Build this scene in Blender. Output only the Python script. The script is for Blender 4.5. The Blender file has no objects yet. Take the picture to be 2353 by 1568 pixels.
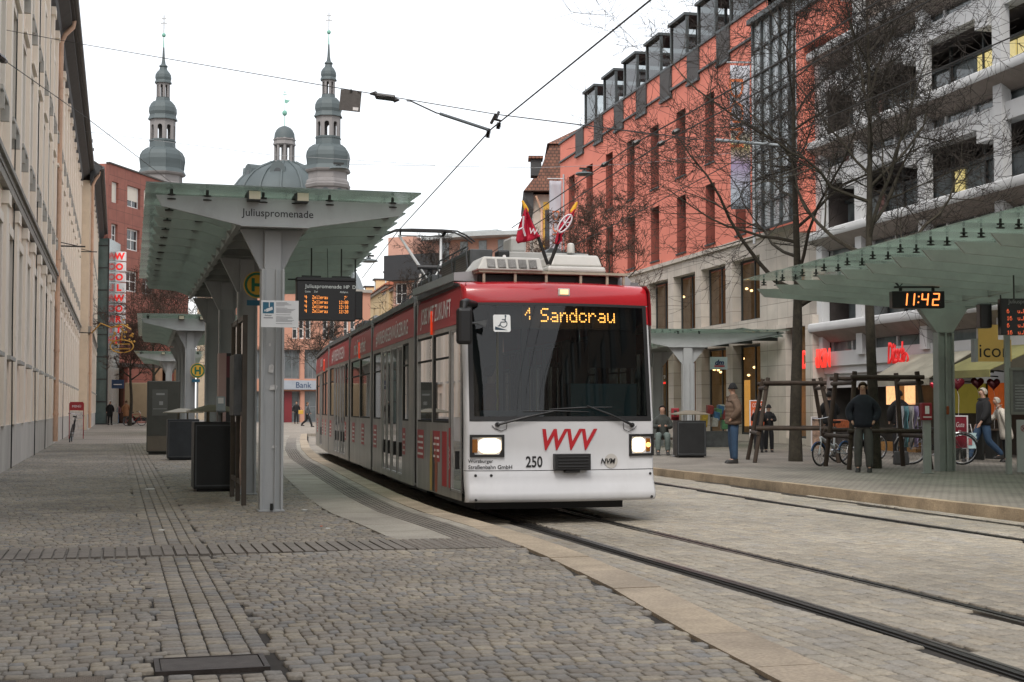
import bpy, math, random
import numpy as np
from mathutils import Matrix, Vector
random.seed(7); RNG = np.random.default_rng(7)
scene = bpy.context.scene
col = scene.collection

# ------------------------------------------------------------------ camera
YAW = math.radians(15.5); PITCH = math.atan((938-784)/3268.0); FPX = 3268.0
CAMZ = 1.25
cam_d = bpy.data.cameras.new('camera'); cam = bpy.data.objects.new('camera', cam_d); col.objects.link(cam)
cam.location = (0, 0, CAMZ); cam.rotation_euler = (math.pi/2+PITCH, 0, -YAW)
cam_d.sensor_width = 36.0; cam_d.lens = 36.0*FPX/2353.0; cam_d.clip_end = 3000; cam_d.clip_start = .05
scene.camera = cam

# ------------------------------------------------------------------ sky + sun
SUN_EL, SUN_AZ = math.radians(50), math.radians(207)     # soft light from behind-left of the camera
world = bpy.data.worlds.new("World"); scene.world = world; world.use_nodes = True
wn = world.node_tree; wn.nodes.clear()
sky = wn.nodes.new('ShaderNodeTexSky'); sky.sky_type = 'NISHITA'; sky.sun_disc = False
sky.sun_elevation = SUN_EL; sky.sun_rotation = SUN_AZ; sky.air_density = 1.0; sky.dust_density = 4.0
b1 = wn.nodes.new('ShaderNodeBackground'); b1.inputs[1].default_value = .05
b2 = wn.nodes.new('ShaderNodeBackground'); b2.inputs[1].default_value = 0.82
b2.inputs[0].default_value = (.99, .99, .985, 1)
ad = wn.nodes.new('ShaderNodeAddShader'); wo = wn.nodes.new('ShaderNodeOutputWorld')
wn.links.new(sky.outputs[0], b1.inputs[0]); wn.links.new(b1.outputs[0], ad.inputs[0])
wn.links.new(b2.outputs[0], ad.inputs[1]); wn.links.new(ad.outputs[0], wo.inputs[0])
sun_d = bpy.data.lights.new('sun', 'SUN'); sun_d.energy = 1.5; sun_d.angle = math.radians(25); sun_d.color = (1, .97, .92)
sun = bpy.data.objects.new('sun', sun_d); col.objects.link(sun)
sd = Vector((math.sin(SUN_AZ)*math.cos(SUN_EL), math.cos(SUN_AZ)*math.cos(SUN_EL), math.sin(SUN_EL)))
sun.rotation_euler = sd.to_track_quat('Z', 'Y').to_euler()
scene.view_settings.view_transform = 'Standard'; scene.view_settings.look = 'None'
scene.view_settings.exposure = 0.52; scene.view_settings.gamma = 1.0
scene.cycles.max_bounces = 6; scene.cycles.transparent_max_bounces = 16
scene.cycles.diffuse_bounces = 3; scene.cycles.glossy_bounces = 3

# ------------------------------------------------------------------ measuring helpers (survey points of the street)
_F = Vector((math.sin(YAW)*math.cos(PITCH), math.cos(YAW)*math.cos(PITCH), math.sin(PITCH)))
_R = Vector((math.cos(YAW), -math.sin(YAW), 0)); _U = _R.cross(_F); _C = Vector((0, 0, CAMZ))
def ray(u, v): return _F+_R*((u-1176.5)/FPX)+_U*((784-v)/FPX)
def W(u, v, Z): return _C+ray(u, v)*Z
def G(u, v, z=0.0):
    d = ray(u, v); return _C+d*((z-CAMZ)/d.z)
def onplane(u, v, p0, n):
    d = ray(u, v); return _C+d*((p0-_C).dot(n)/d.dot(n))

# ------------------------------------------------------------------ materials
MATS = {}
def mat(name, c=(.5,.5,.5), rough=.6, metal=0., var=.12, scale=2.0, bump=0., bscale=60., emit=None, es=0., spec=.5,
        coat=0., grime=0., stretch=(1,1,1)):
    if name in MATS: return MATS[name]
    m = bpy.data.materials.new(name); m.use_nodes = True; nt = m.node_tree; N = nt.nodes; L = nt.links
    p = N['Principled BSDF']; p.inputs['Roughness'].default_value = rough; p.inputs['Metallic'].default_value = metal
    p.inputs['Specular IOR Level'].default_value = spec
    if coat: p.inputs['Coat Weight'].default_value = coat; p.inputs['Coat Roughness'].default_value = .08
    if emit:
        p.inputs['Emission Color'].default_value = (*emit, 1); p.inputs['Emission Strength'].default_value = es
    p.inputs['Base Color'].default_value = (*c, 1)
    if var or bump or grime:
        tc = N.new('ShaderNodeTexCoord'); mp = N.new('ShaderNodeMapping'); L.new(tc.outputs['Object'], mp.inputs[0])
        mp.inputs['Scale'].default_value = stretch
    if var:
        n1 = N.new('ShaderNodeTexNoise'); n1.inputs['Scale'].default_value = scale; n1.inputs['Detail'].default_value = 6
        n1.inputs['Roughness'].default_value = .65; L.new(mp.outputs[0], n1.inputs['Vector'])
        r = N.new('ShaderNodeMapRange'); r.inputs[1].default_value = .3; r.inputs[2].default_value = .7
        r.inputs[3].default_value = 1-var; r.inputs[4].default_value = 1+var
        L.new(n1.outputs[0], r.inputs[0])
        mx = N.new('ShaderNodeMix'); mx.data_type = 'RGBA'; mx.blend_type = 'MULTIPLY'; mx.inputs[0].default_value = 1
        mx.inputs[6].default_value = (*c, 1); L.new(r.outputs[0], mx.inputs[7]); out = mx.outputs[2]
        if grime:
            n2 = N.new('ShaderNodeTexNoise'); n2.inputs['Scale'].default_value = scale*.35; n2.inputs['Detail'].default_value = 10
            n2.inputs['Roughness'].default_value = .75; L.new(mp.outputs[0], n2.inputs['Vector'])
            r2 = N.new('ShaderNodeMapRange'); r2.inputs[1].default_value = .5; r2.inputs[2].default_value = .75
            r2.inputs[3].default_value = 0; r2.inputs[4].default_value = grime; L.new(n2.outputs[0], r2.inputs[0])
            m2 = N.new('ShaderNodeMix'); m2.data_type = 'RGBA'; L.new(r2.outputs[0], m2.inputs[0]); L.new(out, m2.inputs[6])
            m2.inputs[7].default_value = (c[0]*.35, c[1]*.33, c[2]*.3, 1); out = m2.outputs[2]
        L.new(out, p.inputs['Base Color'])
    if bump:
        nb = N.new('ShaderNodeTexNoise'); nb.inputs['Scale'].default_value = bscale; nb.inputs['Detail'].default_value = 4
        L.new(mp.outputs[0], nb.inputs['Vector'])
        bp = N.new('ShaderNodeBump'); bp.inputs['Strength'].default_value = bump; bp.inputs['Distance'].default_value = .01
        L.new(nb.outputs[0], bp.inputs['Height']); L.new(bp.outputs[0], p.inputs['Normal'])
    MATS[name] = m; return m

def glass(name, tint=(.2,.22,.22), diff=(.01,.01,.01), trans=.5, rough=.03):
    """Thin see-through pane: part clear tint, part dark body, with a fresnel reflection."""
    if name in MATS: return MATS[name]
    m = bpy.data.materials.new(name); m.use_nodes = True; nt = m.node_tree; N = nt.nodes; L = nt.links; N.clear()
    o = N.new('ShaderNodeOutputMaterial'); t = N.new('ShaderNodeBsdfTransparent'); t.inputs[0].default_value = (*tint, 1)
    d = N.new('ShaderNodeBsdfDiffuse'); d.inputs[0].default_value = (*diff, 1)
    g = N.new('ShaderNodeBsdfGlossy'); g.inputs['Roughness'].default_value = rough
    f = N.new('ShaderNodeFresnel'); f.inputs[0].default_value = 1.5
    a = N.new('ShaderNodeMixShader'); a.inputs[0].default_value = trans; L.new(d.outputs[0], a.inputs[1]); L.new(t.outputs[0], a.inputs[2])
    b = N.new('ShaderNodeMixShader'); L.new(f.outputs[0], b.inputs[0]); L.new(a.outputs[0], b.inputs[1]); L.new(g.outputs[0], b.inputs[2])
    L.new(b.outputs[0], o.inputs[0]); MATS[name] = m; return m

def island_mat(name, ramp, rough=.75, bump=.5, bscale=90., patch=.25, patch_scale=.5):
    """Stone whose colour varies from piece to piece plus large soft stains."""
    m = bpy.data.materials.new(name); m.use_nodes = True; nt = m.node_tree; N = nt.nodes; L = nt.links
    p = N['Principled BSDF']; p.inputs['Roughness'].default_value = rough
    g = N.new('ShaderNodeNewGeometry'); cr = N.new('ShaderNodeValToRGB'); L.new(g.outputs['Random Per Island'], cr.inputs[0])
    cr.color_ramp.interpolation = 'LINEAR'
    while len(cr.color_ramp.elements) < len(ramp): cr.color_ramp.elements.new(.5)
    for i, c in enumerate(ramp):
        cr.color_ramp.elements[i].position = i/(len(ramp)-1); cr.color_ramp.elements[i].color = (*c, 1)
    n = N.new('ShaderNodeTexNoise'); n.inputs['Scale'].default_value = patch_scale; n.inputs['Detail'].default_value = 8
    n.inputs['Roughness'].default_value = .7; L.new(g.outputs['Position'], n.inputs['Vector'])
    r = N.new('ShaderNodeMapRange'); r.inputs[1].default_value = .35; r.inputs[2].default_value = .65
    r.inputs[3].default_value = 1-patch; r.inputs[4].default_value = 1+patch; L.new(n.outputs[0], r.inputs[0])
    n3 = N.new('ShaderNodeTexNoise'); n3.inputs['Scale'].default_value = 45; n3.inputs['Detail'].default_value = 6
    L.new(g.outputs['Position'], n3.inputs['Vector'])
    r3 = N.new('ShaderNodeMapRange'); r3.inputs[1].default_value = .3; r3.inputs[2].default_value = .7
    r3.inputs[3].default_value = .8; r3.inputs[4].default_value = 1.2; L.new(n3.outputs[0], r3.inputs[0])
    mm = N.new('ShaderNodeMath'); mm.operation = 'MULTIPLY'; L.new(r.outputs[0], mm.inputs[0]); L.new(r3.outputs[0], mm.inputs[1])
    mx = N.new('ShaderNodeMix'); mx.data_type = 'RGBA'; mx.blend_type = 'MULTIPLY'; mx.inputs[0].default_value = 1
    L.new(cr.outputs[0], mx.inputs[6]); L.new(mm.outputs[0], mx.inputs[7]); L.new(mx.outputs[2], p.inputs['Base Color'])
    nb = N.new('ShaderNodeTexNoise'); nb.inputs['Scale'].default_value = bscale; nb.inputs['Detail'].default_value = 5
    L.new(g.outputs['Position'], nb.inputs['Vector'])
    bp = N.new('ShaderNodeBump'); bp.inputs['Strength'].default_value = bump; bp.inputs['Distance'].default_value = .006
    L.new(nb.outputs[0], bp.inputs['Height']); L.new(bp.outputs[0], p.inputs['Normal'])
    MATS[name] = m; return m

def brick_mat(name, c1, c2, mortar, w=.6, h=.3, ms=.01, rough=.8, axes='XZ', bump=.4, var=.15, offset=.5, frac=1.0, vscale=1.5):
    if name in MATS: return MATS[name]
    m = bpy.data.materials.new(name); m.use_nodes = True; nt = m.node_tree; N = nt.nodes; L = nt.links
    p = N['Principled BSDF']; p.inputs['Roughness'].default_value = rough
    tc = N.new('ShaderNodeTexCoord'); sp = N.new('ShaderNodeSeparateXYZ'); cb = N.new('ShaderNodeCombineXYZ')
    L.new(tc.outputs['Object'], sp.inputs[0]); L.new(sp.outputs[axes[0]], cb.inputs[0]); L.new(sp.outputs[axes[1]], cb.inputs[1])
    b = N.new('ShaderNodeTexBrick'); L.new(cb.outputs[0], b.inputs['Vector']); b.inputs['Scale'].default_value = 1
    b.inputs['Color1'].default_value = (*c1, 1); b.inputs['Color2'].default_value = (*c2, 1); b.inputs['Mortar'].default_value = (*mortar, 1)
    b.inputs['Brick Width'].default_value = w; b.inputs['Row Height'].default_value = h; b.inputs['Mortar Size'].default_value = ms
    b.inputs['Mortar Smooth'].default_value = .2; b.offset = offset
    n = N.new('ShaderNodeTexNoise'); n.inputs['Scale'].default_value = vscale; n.inputs['Detail'].default_value = 8; L.new(tc.outputs['Object'], n.inputs['Vector'])
    r = N.new('ShaderNodeMapRange'); r.inputs[1].default_value = .3; r.inputs[2].default_value = .7
    r.inputs[3].default_value = 1-var; r.inputs[4].default_value = 1+var; L.new(n.outputs[0], r.inputs[0])
    mx = N.new('ShaderNodeMix'); mx.data_type = 'RGBA'; mx.blend_type = 'MULTIPLY'; mx.inputs[0].default_value = 1
    L.new(b.outputs['Color'], mx.inputs[6]); L.new(r.outputs[0], mx.inputs[7]); L.new(mx.outputs[2], p.inputs['Base Color'])
    bp = N.new('ShaderNodeBump'); bp.inputs['Strength'].default_value = bump; bp.inputs['Distance'].default_value = .01; bp.invert = True
    L.new(b.outputs['Fac'], bp.inputs['Height']); L.new(bp.outputs[0], p.inputs['Normal'])
    MATS[name] = m; return m

# ------------------------------------------------------------------ mesh builder
class MB:
    def __init__(s, M=None): s.v = []; s.f = []; s.m = []; s.M = M or Matrix()
    def add(s, vs, fs, m=0):
        b = len(s.v); s.v += [tuple(s.M @ Vector(q)) for q in vs]
        for f in fs: s.f.append(tuple(b+i for i in f)); s.m.append(m)
    def box(s, x0, x1, y0, y1, z0, z1, m=0):
        s.add([(x0,y0,z0),(x1,y0,z0),(x1,y1,z0),(x0,y1,z0),(x0,y0,z1),(x1,y0,z1),(x1,y1,z1),(x0,y1,z1)],
              [(0,3,2,1),(4,5,6,7),(0,1,5,4),(1,2,6,5),(2,3,7,6),(3,0,4,7)], m)
    def quad(s, a, b, c, d, m=0): s.add([a,b,c,d], [(0,1,2,3)], m)
    def hexa(s, lo, hi, m=0):
        s.add(list(lo)+list(hi), [(0,3,2,1),(4,5,6,7),(0,1,5,4),(1,2,6,5),(2,3,7,6),(3,0,4,7)], m)
    def prism(s, poly, o=(0,0,0), ax=(1,0,0), ay=(0,0,1), n=(0,1,0), m=0, side=None):
        o, ax, ay, n = Vector(o), Vector(ax), Vector(ay), Vector(n); k = len(poly)
        a = [o+ax*p[0]+ay*p[1] for p in poly]; b = [q+n for q in a]
        s.add(a+b, [tuple(range(k)), tuple(range(2*k-1, k-1, -1))], m)
        s.add(a+b, [(i, i+k, (i+1)%k+k, (i+1)%k) for i in range(k)], m if side is None else side)
    def tube(s, pts, r, n=8, m=0, caps=True):
        pts = [Vector(p) for p in pts]; k = len(pts); rs = r if isinstance(r, (list, tuple)) else [r]*k
        vs = []; ref = None
        for i, p in enumerate(pts):
            t = (pts[min(i+1,k-1)]-pts[max(i-1,0)]); t = t.normalized() if t.length > 1e-9 else Vector((0,0,1))
            if ref is None: ref = Vector((0,0,1)) if abs(t.z) < .9 else Vector((1,0,0))
            a = t.cross(ref)
            if a.length < 1e-6: a = t.cross(Vector((0,1,0)))
            a.normalize(); b = t.cross(a); ref = b.cross(t) if False else ref
            for j in range(n):
                w = 2*math.pi*j/n; vs.append(p+a*(math.cos(w)*rs[i])+b*(math.sin(w)*rs[i]))
        fs = [(i*n+j, i*n+(j+1)%n, (i+1)*n+(j+1)%n, (i+1)*n+j) for i in range(k-1) for j in range(n)]
        if caps: fs += [tuple(range(n-1,-1,-1)), tuple((k-1)*n+j for j in range(n))]
        s.add(vs, fs, m)
    def lathe(s, prof, n=16, m=0, c=(0,0,0), rot=0., caps=True):
        vs = []; k = len(prof)
        for r, z in prof:
            for j in range(n):
                w = rot+2*math.pi*j/n; vs.append((c[0]+r*math.cos(w), c[1]+r*math.sin(w), c[2]+z))
        fs = [(i*n+j, i*n+(j+1)%n, (i+1)*n+(j+1)%n, (i+1)*n+j) for i in range(k-1) for j in range(n)]
        if caps: fs += [tuple(range(n-1,-1,-1)), tuple((k-1)*n+j for j in range(n))]
        s.add(vs, fs, m)
    def grid(s, P, m=0, close=False):
        r, c = len(P), len(P[0]); vs = [q for row in P for q in row]
        s.add(vs, [(i*c+j, i*c+j+1, (i+1)*c+j+1, (i+1)*c+j) for i in range(r-1) for j in range(c-1)], m)
    def mesh(s, name, mats, smooth=None):
        me = bpy.data.meshes.new(name); me.from_pydata(s.v, [], s.f)
        mats = mats if isinstance(mats, (list, tuple)) else [mats]
        for q in mats: me.materials.append(q)
        if len(mats) > 1: me.polygons.foreach_set('material_index', s.m)
        if smooth is not None:
            me.polygons.foreach_set('use_smooth', [True]*len(s.f)); me.set_sharp_from_angle(angle=math.radians(smooth))
        me.update(); return me
    def build(s, name, mats, parent=None, smooth=None, bevel=0, **tags):
        return link(name, s.mesh(name, mats, smooth), parent, bevel, **tags)

def tag(o, label=None, cat=None, group=None, kind=None):
    if label: o['label'] = label
    if cat: o['category'] = cat
    if group: o['group'] = group
    if kind: o['kind'] = kind
    return o
def link(name, data, parent=None, bevel=0, **tags):
    o = bpy.data.objects.new(name, data); col.objects.link(o)
    if parent is not None: o.parent = parent
    if bevel:
        b = o.modifiers.new('b', 'BEVEL'); b.width = bevel; b.segments = 2; b.limit_method = 'ANGLE'; b.angle_limit = math.radians(40)
    return tag(o, **tags)
def empty(name, loc=(0,0,0), rz=0., **tags):
    o = bpy.data.objects.new(name, None); col.objects.link(o); o.location = loc; o.rotation_euler = (0, 0, rz)
    o.empty_display_size = .2; return tag(o, **tags)
def kids(o): return [c for c in col.objects if c.parent == o]
def copy_tree(o, parent=None):
    ch = kids(o); c = o.copy(); col.objects.link(c)
    if parent is not None: c.parent = parent
    for q in ch: copy_tree(q, c)
    return c
def FR(o, ax, ay, az=None):
    """frame matrix with origin o, x axis ax, y axis ay, z axis az"""
    ax = Vector(ax).normalized(); ay = Vector(ay).normalized(); az = Vector(az).normalized() if az else ax.cross(ay)
    m = Matrix((ax, ay, az)).transposed().to_4x4(); m.translation = Vector(o); return m

def text_mesh(body, w=None, h=None, bold=0., shear=0., extrude=.004, align='CENTER', spacing=1.0):
    cu = bpy.data.curves.new('lettering', 'FONT'); cu.body = body; cu.size = 1; cu.offset = bold; cu.shear = shear
    cu.extrude = 0; cu.resolution_u = 3; cu.space_character = spacing
    ob = bpy.data.objects.new('lettering', cu); col.objects.link(ob)
    dg = bpy.context.evaluated_depsgraph_get(); me = bpy.data.meshes.new_from_object(ob.evaluated_get(dg))
    bpy.data.objects.remove(ob); bpy.data.curves.remove(cu)
    n = len(me.vertices); a = np.zeros(n*3); me.vertices.foreach_get('co', a); a = a.reshape(-1, 3)
    lo, hi = a.min(0), a.max(0); sx = 1.; sy = 1.
    if h: sy = h/(hi[1]-lo[1]); sx = sy
    if w: sx = w/(hi[0]-lo[0])
    if w and not h: sy = sx
    a[:,0] = (a[:,0]-(lo[0]+hi[0])/2)*sx; a[:,1] = (a[:,1]-(lo[1]+hi[1])/2)*sy
    me.vertices.foreach_set('co', a.ravel()); me.update(); return me
def text(body, M, matl, parent, w=None, h=None, name='lettering', **k):
    """M: frame whose x runs along the words, y up, z out of the surface"""
    me = text_mesh(body, w, h, **k); me.transform(M); me.materials.clear(); me.materials.append(matl)
    return link(name, me, parent)

F57 = {'0':'01110 10001 10011 10101 11001 10001 01110','1':'00100 01100 00100 00100 00100 00100 01110','2':'01110 10001 00001 00110 01000 10000 11111',
 '4':'10010 10010 10010 11111 00010 00010 00010','7':'11111 00001 00010 00100 01000 01000 01000','6':'01110 10000 11110 10001 10001 10001 01110',
 ':':'00000 00100 00100 00000 00100 00100 00000',"'":'00100 00100 01000 00000 00000 00000 00000','.':'00000 00000 00000 00000 00000 00110 00110',
 'Z':'11111 00001 00010 00100 01000 10000 11111','S':'01111 10000 10000 01110 00001 00001 11110','F':'11111 10000 10000 11110 10000 10000 10000',
 'a':'00000 00000 01110 00001 01111 10001 01111','c':'00000 00000 01110 10001 10000 10001 01110','d':'00001 00001 01101 10011 10001 10001 01111',
 'e':'00000 00000 01110 10001 11111 10000 01110','l':'01100 00100 00100 00100 00100 00100 01110','n':'00000 00000 10110 11001 10001 10001 10001',
 'r':'00000 00000 10110 11001 10000 10000 10000','u':'00000 00000 10001 10001 10001 10011 01101',' ':'00000 00000 00000 00000 00000 00000 00000'}
def led(mb, s, x, y, ch, dot=.75, n=(0,0,1), narrow=1.0):
    """dots of a LED word; x, y: lower left in the builder's frame; ch: height of a letter"""
    p = ch/7
    for c in s:
        rows = F57[c].split()
        for j, r in enumerate(rows):
            for i, b in enumerate(r):
                if b == '1':
                    cx = x+(i+.5)*p*narrow; cy = y+(6-j+.5)*p; d = p*dot/2; e = d*narrow
                    mb.add([(cx-e,cy-d,0),(cx+e,cy-d,0),(cx+e,cy+d,0),(cx-e,cy+d,0)], [(0,1,2,3)])
        x += 6*p*narrow
    return x
# ================================================================== GROUND
RZ = -.14      # level of the road and rails below the platforms
M_cob = island_mat('cobble_stone', [(0.170,0.148,0.121),(0.246,0.217,0.175),(0.198,0.184,0.163),(0.288,0.252,0.192),(0.219,0.192,0.156),(0.177,0.174,0.167),(0.262,0.226,0.171)], patch=.28, patch_scale=.45, rough=.7)
M_pav = island_mat('road_sett', [(0.229,0.204,0.167),(0.304,0.273,0.222),(0.253,0.226,0.184),(0.331,0.290,0.227),(0.262,0.243,0.214),(0.288,0.247,0.188)], patch=.22, patch_scale=.35, rough=.72)
M_joint = mat('joint_sand', (.028,.024,.02), .95, var=.3, scale=8)
M_kerb = island_mat('kerb_stone', [(0.353,0.286,0.206),(0.386,0.315,0.231),(0.328,0.269,0.202)], patch=.25, patch_scale=1.2, bump=.4)
M_kerbR = island_mat('kerb_stone_worn', [(0.311,0.239,0.160),(0.353,0.273,0.181),(0.260,0.202,0.134)], patch=.35, patch_scale=1.5, bump=.4)
M_slab = island_mat('grey_slab', [(0.288,0.265,0.222),(0.321,0.296,0.249),(0.304,0.278,0.235)], patch=.22, patch_scale=.8, bump=.3)
M_tact = island_mat('tactile_slab', [(0.168,0.151,0.130),(0.197,0.176,0.151),(0.181,0.161,0.139)], patch=.2, patch_scale=.9, bump=.3)

def interp(pts, y):
    ys = [p[1] for p in pts]; xs = [p[0] for p in pts]; return float(np.interp(y, ys, xs))
KERB_L = [(3.05,2),(3.2,5),(3.32,6.2),(3.45,7.6),(3.68,9.3),(3.84,11.2),(3.93,13),(3.92,15),(3.84,17.2),(3.95,20),(4.3,25.7),(4.6,30),(4.95,35.6),(5.75,43.8),(7.2,56),(9,70)]
KERB_R = [(10.7,-30),(10.7,15),(10.7,27),(10.95,36),(11.6,48),(13,62),(15,75)]
RAILS = [[(4.2,0),(4.46,4),(4.55,6.4),(4.67,8.1),(4.72,10),(4.72,13),(4.75,17),(4.83,20),(5.15,25.7),(5.47,30),(5.85,35.6),(6.6,43.8),(8,56),(10.1,70)]]
RAILS.append([(x+1.09,y) for x,y in RAILS[0]])
RAILS.append([(9.1,0),(9.2,13),(9.28,17),(9.45,21),(9.68,25),(10.1,33),(10.7,42),(11.8,54),(13.6,68)])
RAILS.append([(x+1.06,y) for x,y in RAILS[2]])

def set_stones(name, y0, y1, xa, xb, w, h, matl, z=0., gap=.007, zj=.002, jit=.006, wave=.03, skip=None, along=False, label=None, seed=1, depth=.022):
    """Individually laid stones: every stone a low bevelled block with its own size, tilt and height.
    along=False: courses run across the street (x); True: courses run along it (y)."""
    rg = np.random.default_rng(seed); V = []; n = 0
    A0, A1 = (y0, y1) if not along else (min(xa(y) for y in np.linspace(y0,y1,20)), max(xb(y) for y in np.linspace(y0,y1,20)))
    a = A0; rows = []
    while a < A1:
        hh = h*rg.uniform(.86, 1.14); rows.append((a, hh)); a += hh
    out = []
    for (a, hh) in rows:
        if not along: b0, b1 = xa(a), xb(a)
        else: b0, b1 = y0, y1
        b = b0-rg.uniform(0, w)
        while b < b1:
            ww = w*rg.uniform(.72, 1.28); c0, c1 = b, b+ww; b += ww
            cx, cy = ((c0+c1)/2, a+hh/2) if not along else (a+hh/2, (c0+c1)/2)
            if not along:
                if cx-ww*.3 < b0 or cx+ww*.3 > b1: continue
            else:
                if cx-hh*.4 < xa(cy) or cx+hh*.4 > xb(cy): continue
            if skip and skip(cx, cy): continue
            out.append((cx, cy, (ww if not along else hh)/2, (hh if not along else ww)/2))
    o = np.array(out); N = len(o)
    sx = np.array([-1,1,1,-1]); sy = np.array([-1,-1,1,1])
    X = o[:,0:1]+sx*(o[:,2:3]-gap*.3); Y = o[:,1:2]+sy*(o[:,3:4]-gap*.95)
    X += rg.uniform(-jit, jit, X.shape)*.6; Y += rg.uniform(-jit, jit, Y.shape)
    ph = seed*1.7
    Wv = lambda x, y: wave*np.sin(x*1.9+ph+.6*np.sin(y*.8)) + wave*.5*np.sin(x*4.3+y*.9)
    Y2 = Y+Wv(X, Y) if not along else Y; X2 = X if not along else X+.2*Wv(Y, X)
    Z = z+rg.normal(0, zj, (N,1))+rg.normal(0, zj*.8, (N,4))
    bv = .008
    Xi = X2-sx*bv; Yi = Y2-sy*bv
    top = np.stack([Xi, Yi, Z], -1); mid = np.stack([X2, Y2, Z-.006], -1); bot = np.stack([X2, Y2, Z*0+z-depth-.01], -1)
    V = np.concatenate([top, mid, bot], 1).reshape(-1, 3)
    base = (np.arange(N)*12)[:,None]
    F = [np.array([0,1,2,3])]
    for r in (0, 4):
        for i in range(4): j = (i+1) % 4; F.append(np.array([r+i, r+4+i, r+4+j, r+j]))
    FA = (base[:,None,:]+np.array(F)[None]).reshape(-1)
    nf = N*9; me = bpy.data.meshes.new(name); me.vertices.add(len(V)); me.vertices.foreach_set('co', V.ravel())
    me.loops.add(nf*4); me.loops.foreach_set('vertex_index', FA.astype(np.int32)); me.polygons.add(nf)
    me.polygons.foreach_set('loop_start', np.arange(0, nf*4, 4, dtype=np.int32)); me.materials.append(matl); me.update(); me.validate()
    return link(name, me, None, kind='structure', label=label)

g = MB(); g.box(-400, 400, -150, 1500, -.6, RZ-.03); g.build('ground', mat('ground_base', (.15,.135,.12), .9, var=.2, scale=.6), kind='structure')
# beds the stones are laid in, following the kerb lines
def strip(name, xa, xb, ys, z, matl, zb=-.3):
    m = MB()
    for i in range(len(ys)-1):
        a, b = ys[i], ys[i+1]
        lo = [(xa(a),a,zb),(xb(a),a,zb),(xb(b),b,zb),(xa(b),b,zb)]; m.hexa(lo, [(p[0],p[1],z) for p in lo])
    return m.build(name, matl, kind='structure')
kl = lambda y: interp(KERB_L, y); kr = lambda y: interp(KERB_R, y)
YS = [-30,0,2,4,6,7.6,9.3,11.2,13,15,17.2,20,23,25.7,30,35.6,43.8,50,56,63,70]
strip('pavement', lambda y: -2.6, kl, YS, -.020, M_joint)
strip('platform', lambda y: kr(y)+.165, lambda y: 60, [-30,0,15,27,36,48,62,75], -.004,
      brick_mat('platform_paving', (.20,.18,.155), (.25,.225,.19), (.12,.105,.088), .13, .1, .010, axes='XY', bump=.5, var=.3, vscale=.7))
strip('road', kl, kr, YS, RZ-.018, M_joint)
FARP = brick_mat('far_paving', (.24,.215,.18), (.29,.255,.215), (.17,.15,.125), .2, .12, .01, axes='XY', bump=.3, var=.2, vscale=.4)
g = MB(); g.box(-30, 60, 70, 400, -.3, 0); g.build('square', FARP, kind='structure')
GUT = (.24, .79)   # gutter of five long courses
slabx = lambda y: interp([(kl(5)-.38,2),(kl(8)-.37,8),(kl(11)-.37,11),(kl(13)-1.35,13.45),(kl(17)-1.38,17),(kl(30)-1.4,30),(kl(43.8)-1.4,43.8),(kl(56)-1.4,56)], y) if y > 13.4 else kl(y)-.365
def skipL(x, y):
    if GUT[0] < x < GUT[1]: return True
    if 12.45 < y < 13.38: return True
    if abs(x-.46) < .30 and 6.95 < y < 7.42: return True
    if -1.0 < x < -.02 and 6.36 < y < 7.03: return True
    return False
set_stones('cobbles', 4.5, 52, lambda y: -2.2, slabx, .092, .108, M_cob, 0, .011, .0012, .006, .035, skipL, seed=3)
set_stones('gutter_setts', 4.5, 52, lambda y: GUT[0], lambda y: GUT[1], .118, .108, M_cob, -.006, .013, .0013, .005, .004,
           lambda x, y: 12.45 < y < 13.38 or 6.95 < y < 7.42, along=True, seed=5)
def between(a, b, y0, y1, seed, da=.07, db=.07):
    set_stones('road_setts', y0, y1, lambda y: interp(a, y)+da, lambda y: interp(b, y)-db, .22, .118, M_pav, RZ, .012, .0010, .003, .010, along=True, seed=seed)
between(KERB_L, RAILS[0], 4.5, 46, 11, .01, .07); between(RAILS[0], RAILS[1], 4.5, 46, 12); between(RAILS[1], RAILS[2], 4.5, 46, 13)
between(RAILS[2], RAILS[3], 9, 46, 14); between(RAILS[3], KERB_R, 9, 46, 15, .07, .02)
for a, b in ((KERB_L,RAILS[0]),(RAILS[0],RAILS[1]),(RAILS[1],RAILS[2]),(RAILS[2],RAILS[3]),(RAILS[3],KERB_R)):
    strip('road_paving', lambda y: interp(a,y)+.05, lambda y: interp(b,y)-.05, [46,50,56,63,70], RZ, FARP, RZ-.1)
strip('pavement_far', lambda y: -2.2, lambda y: kl(y)-.02, [52,56,63,70], 0, FARP, -.05)
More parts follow.
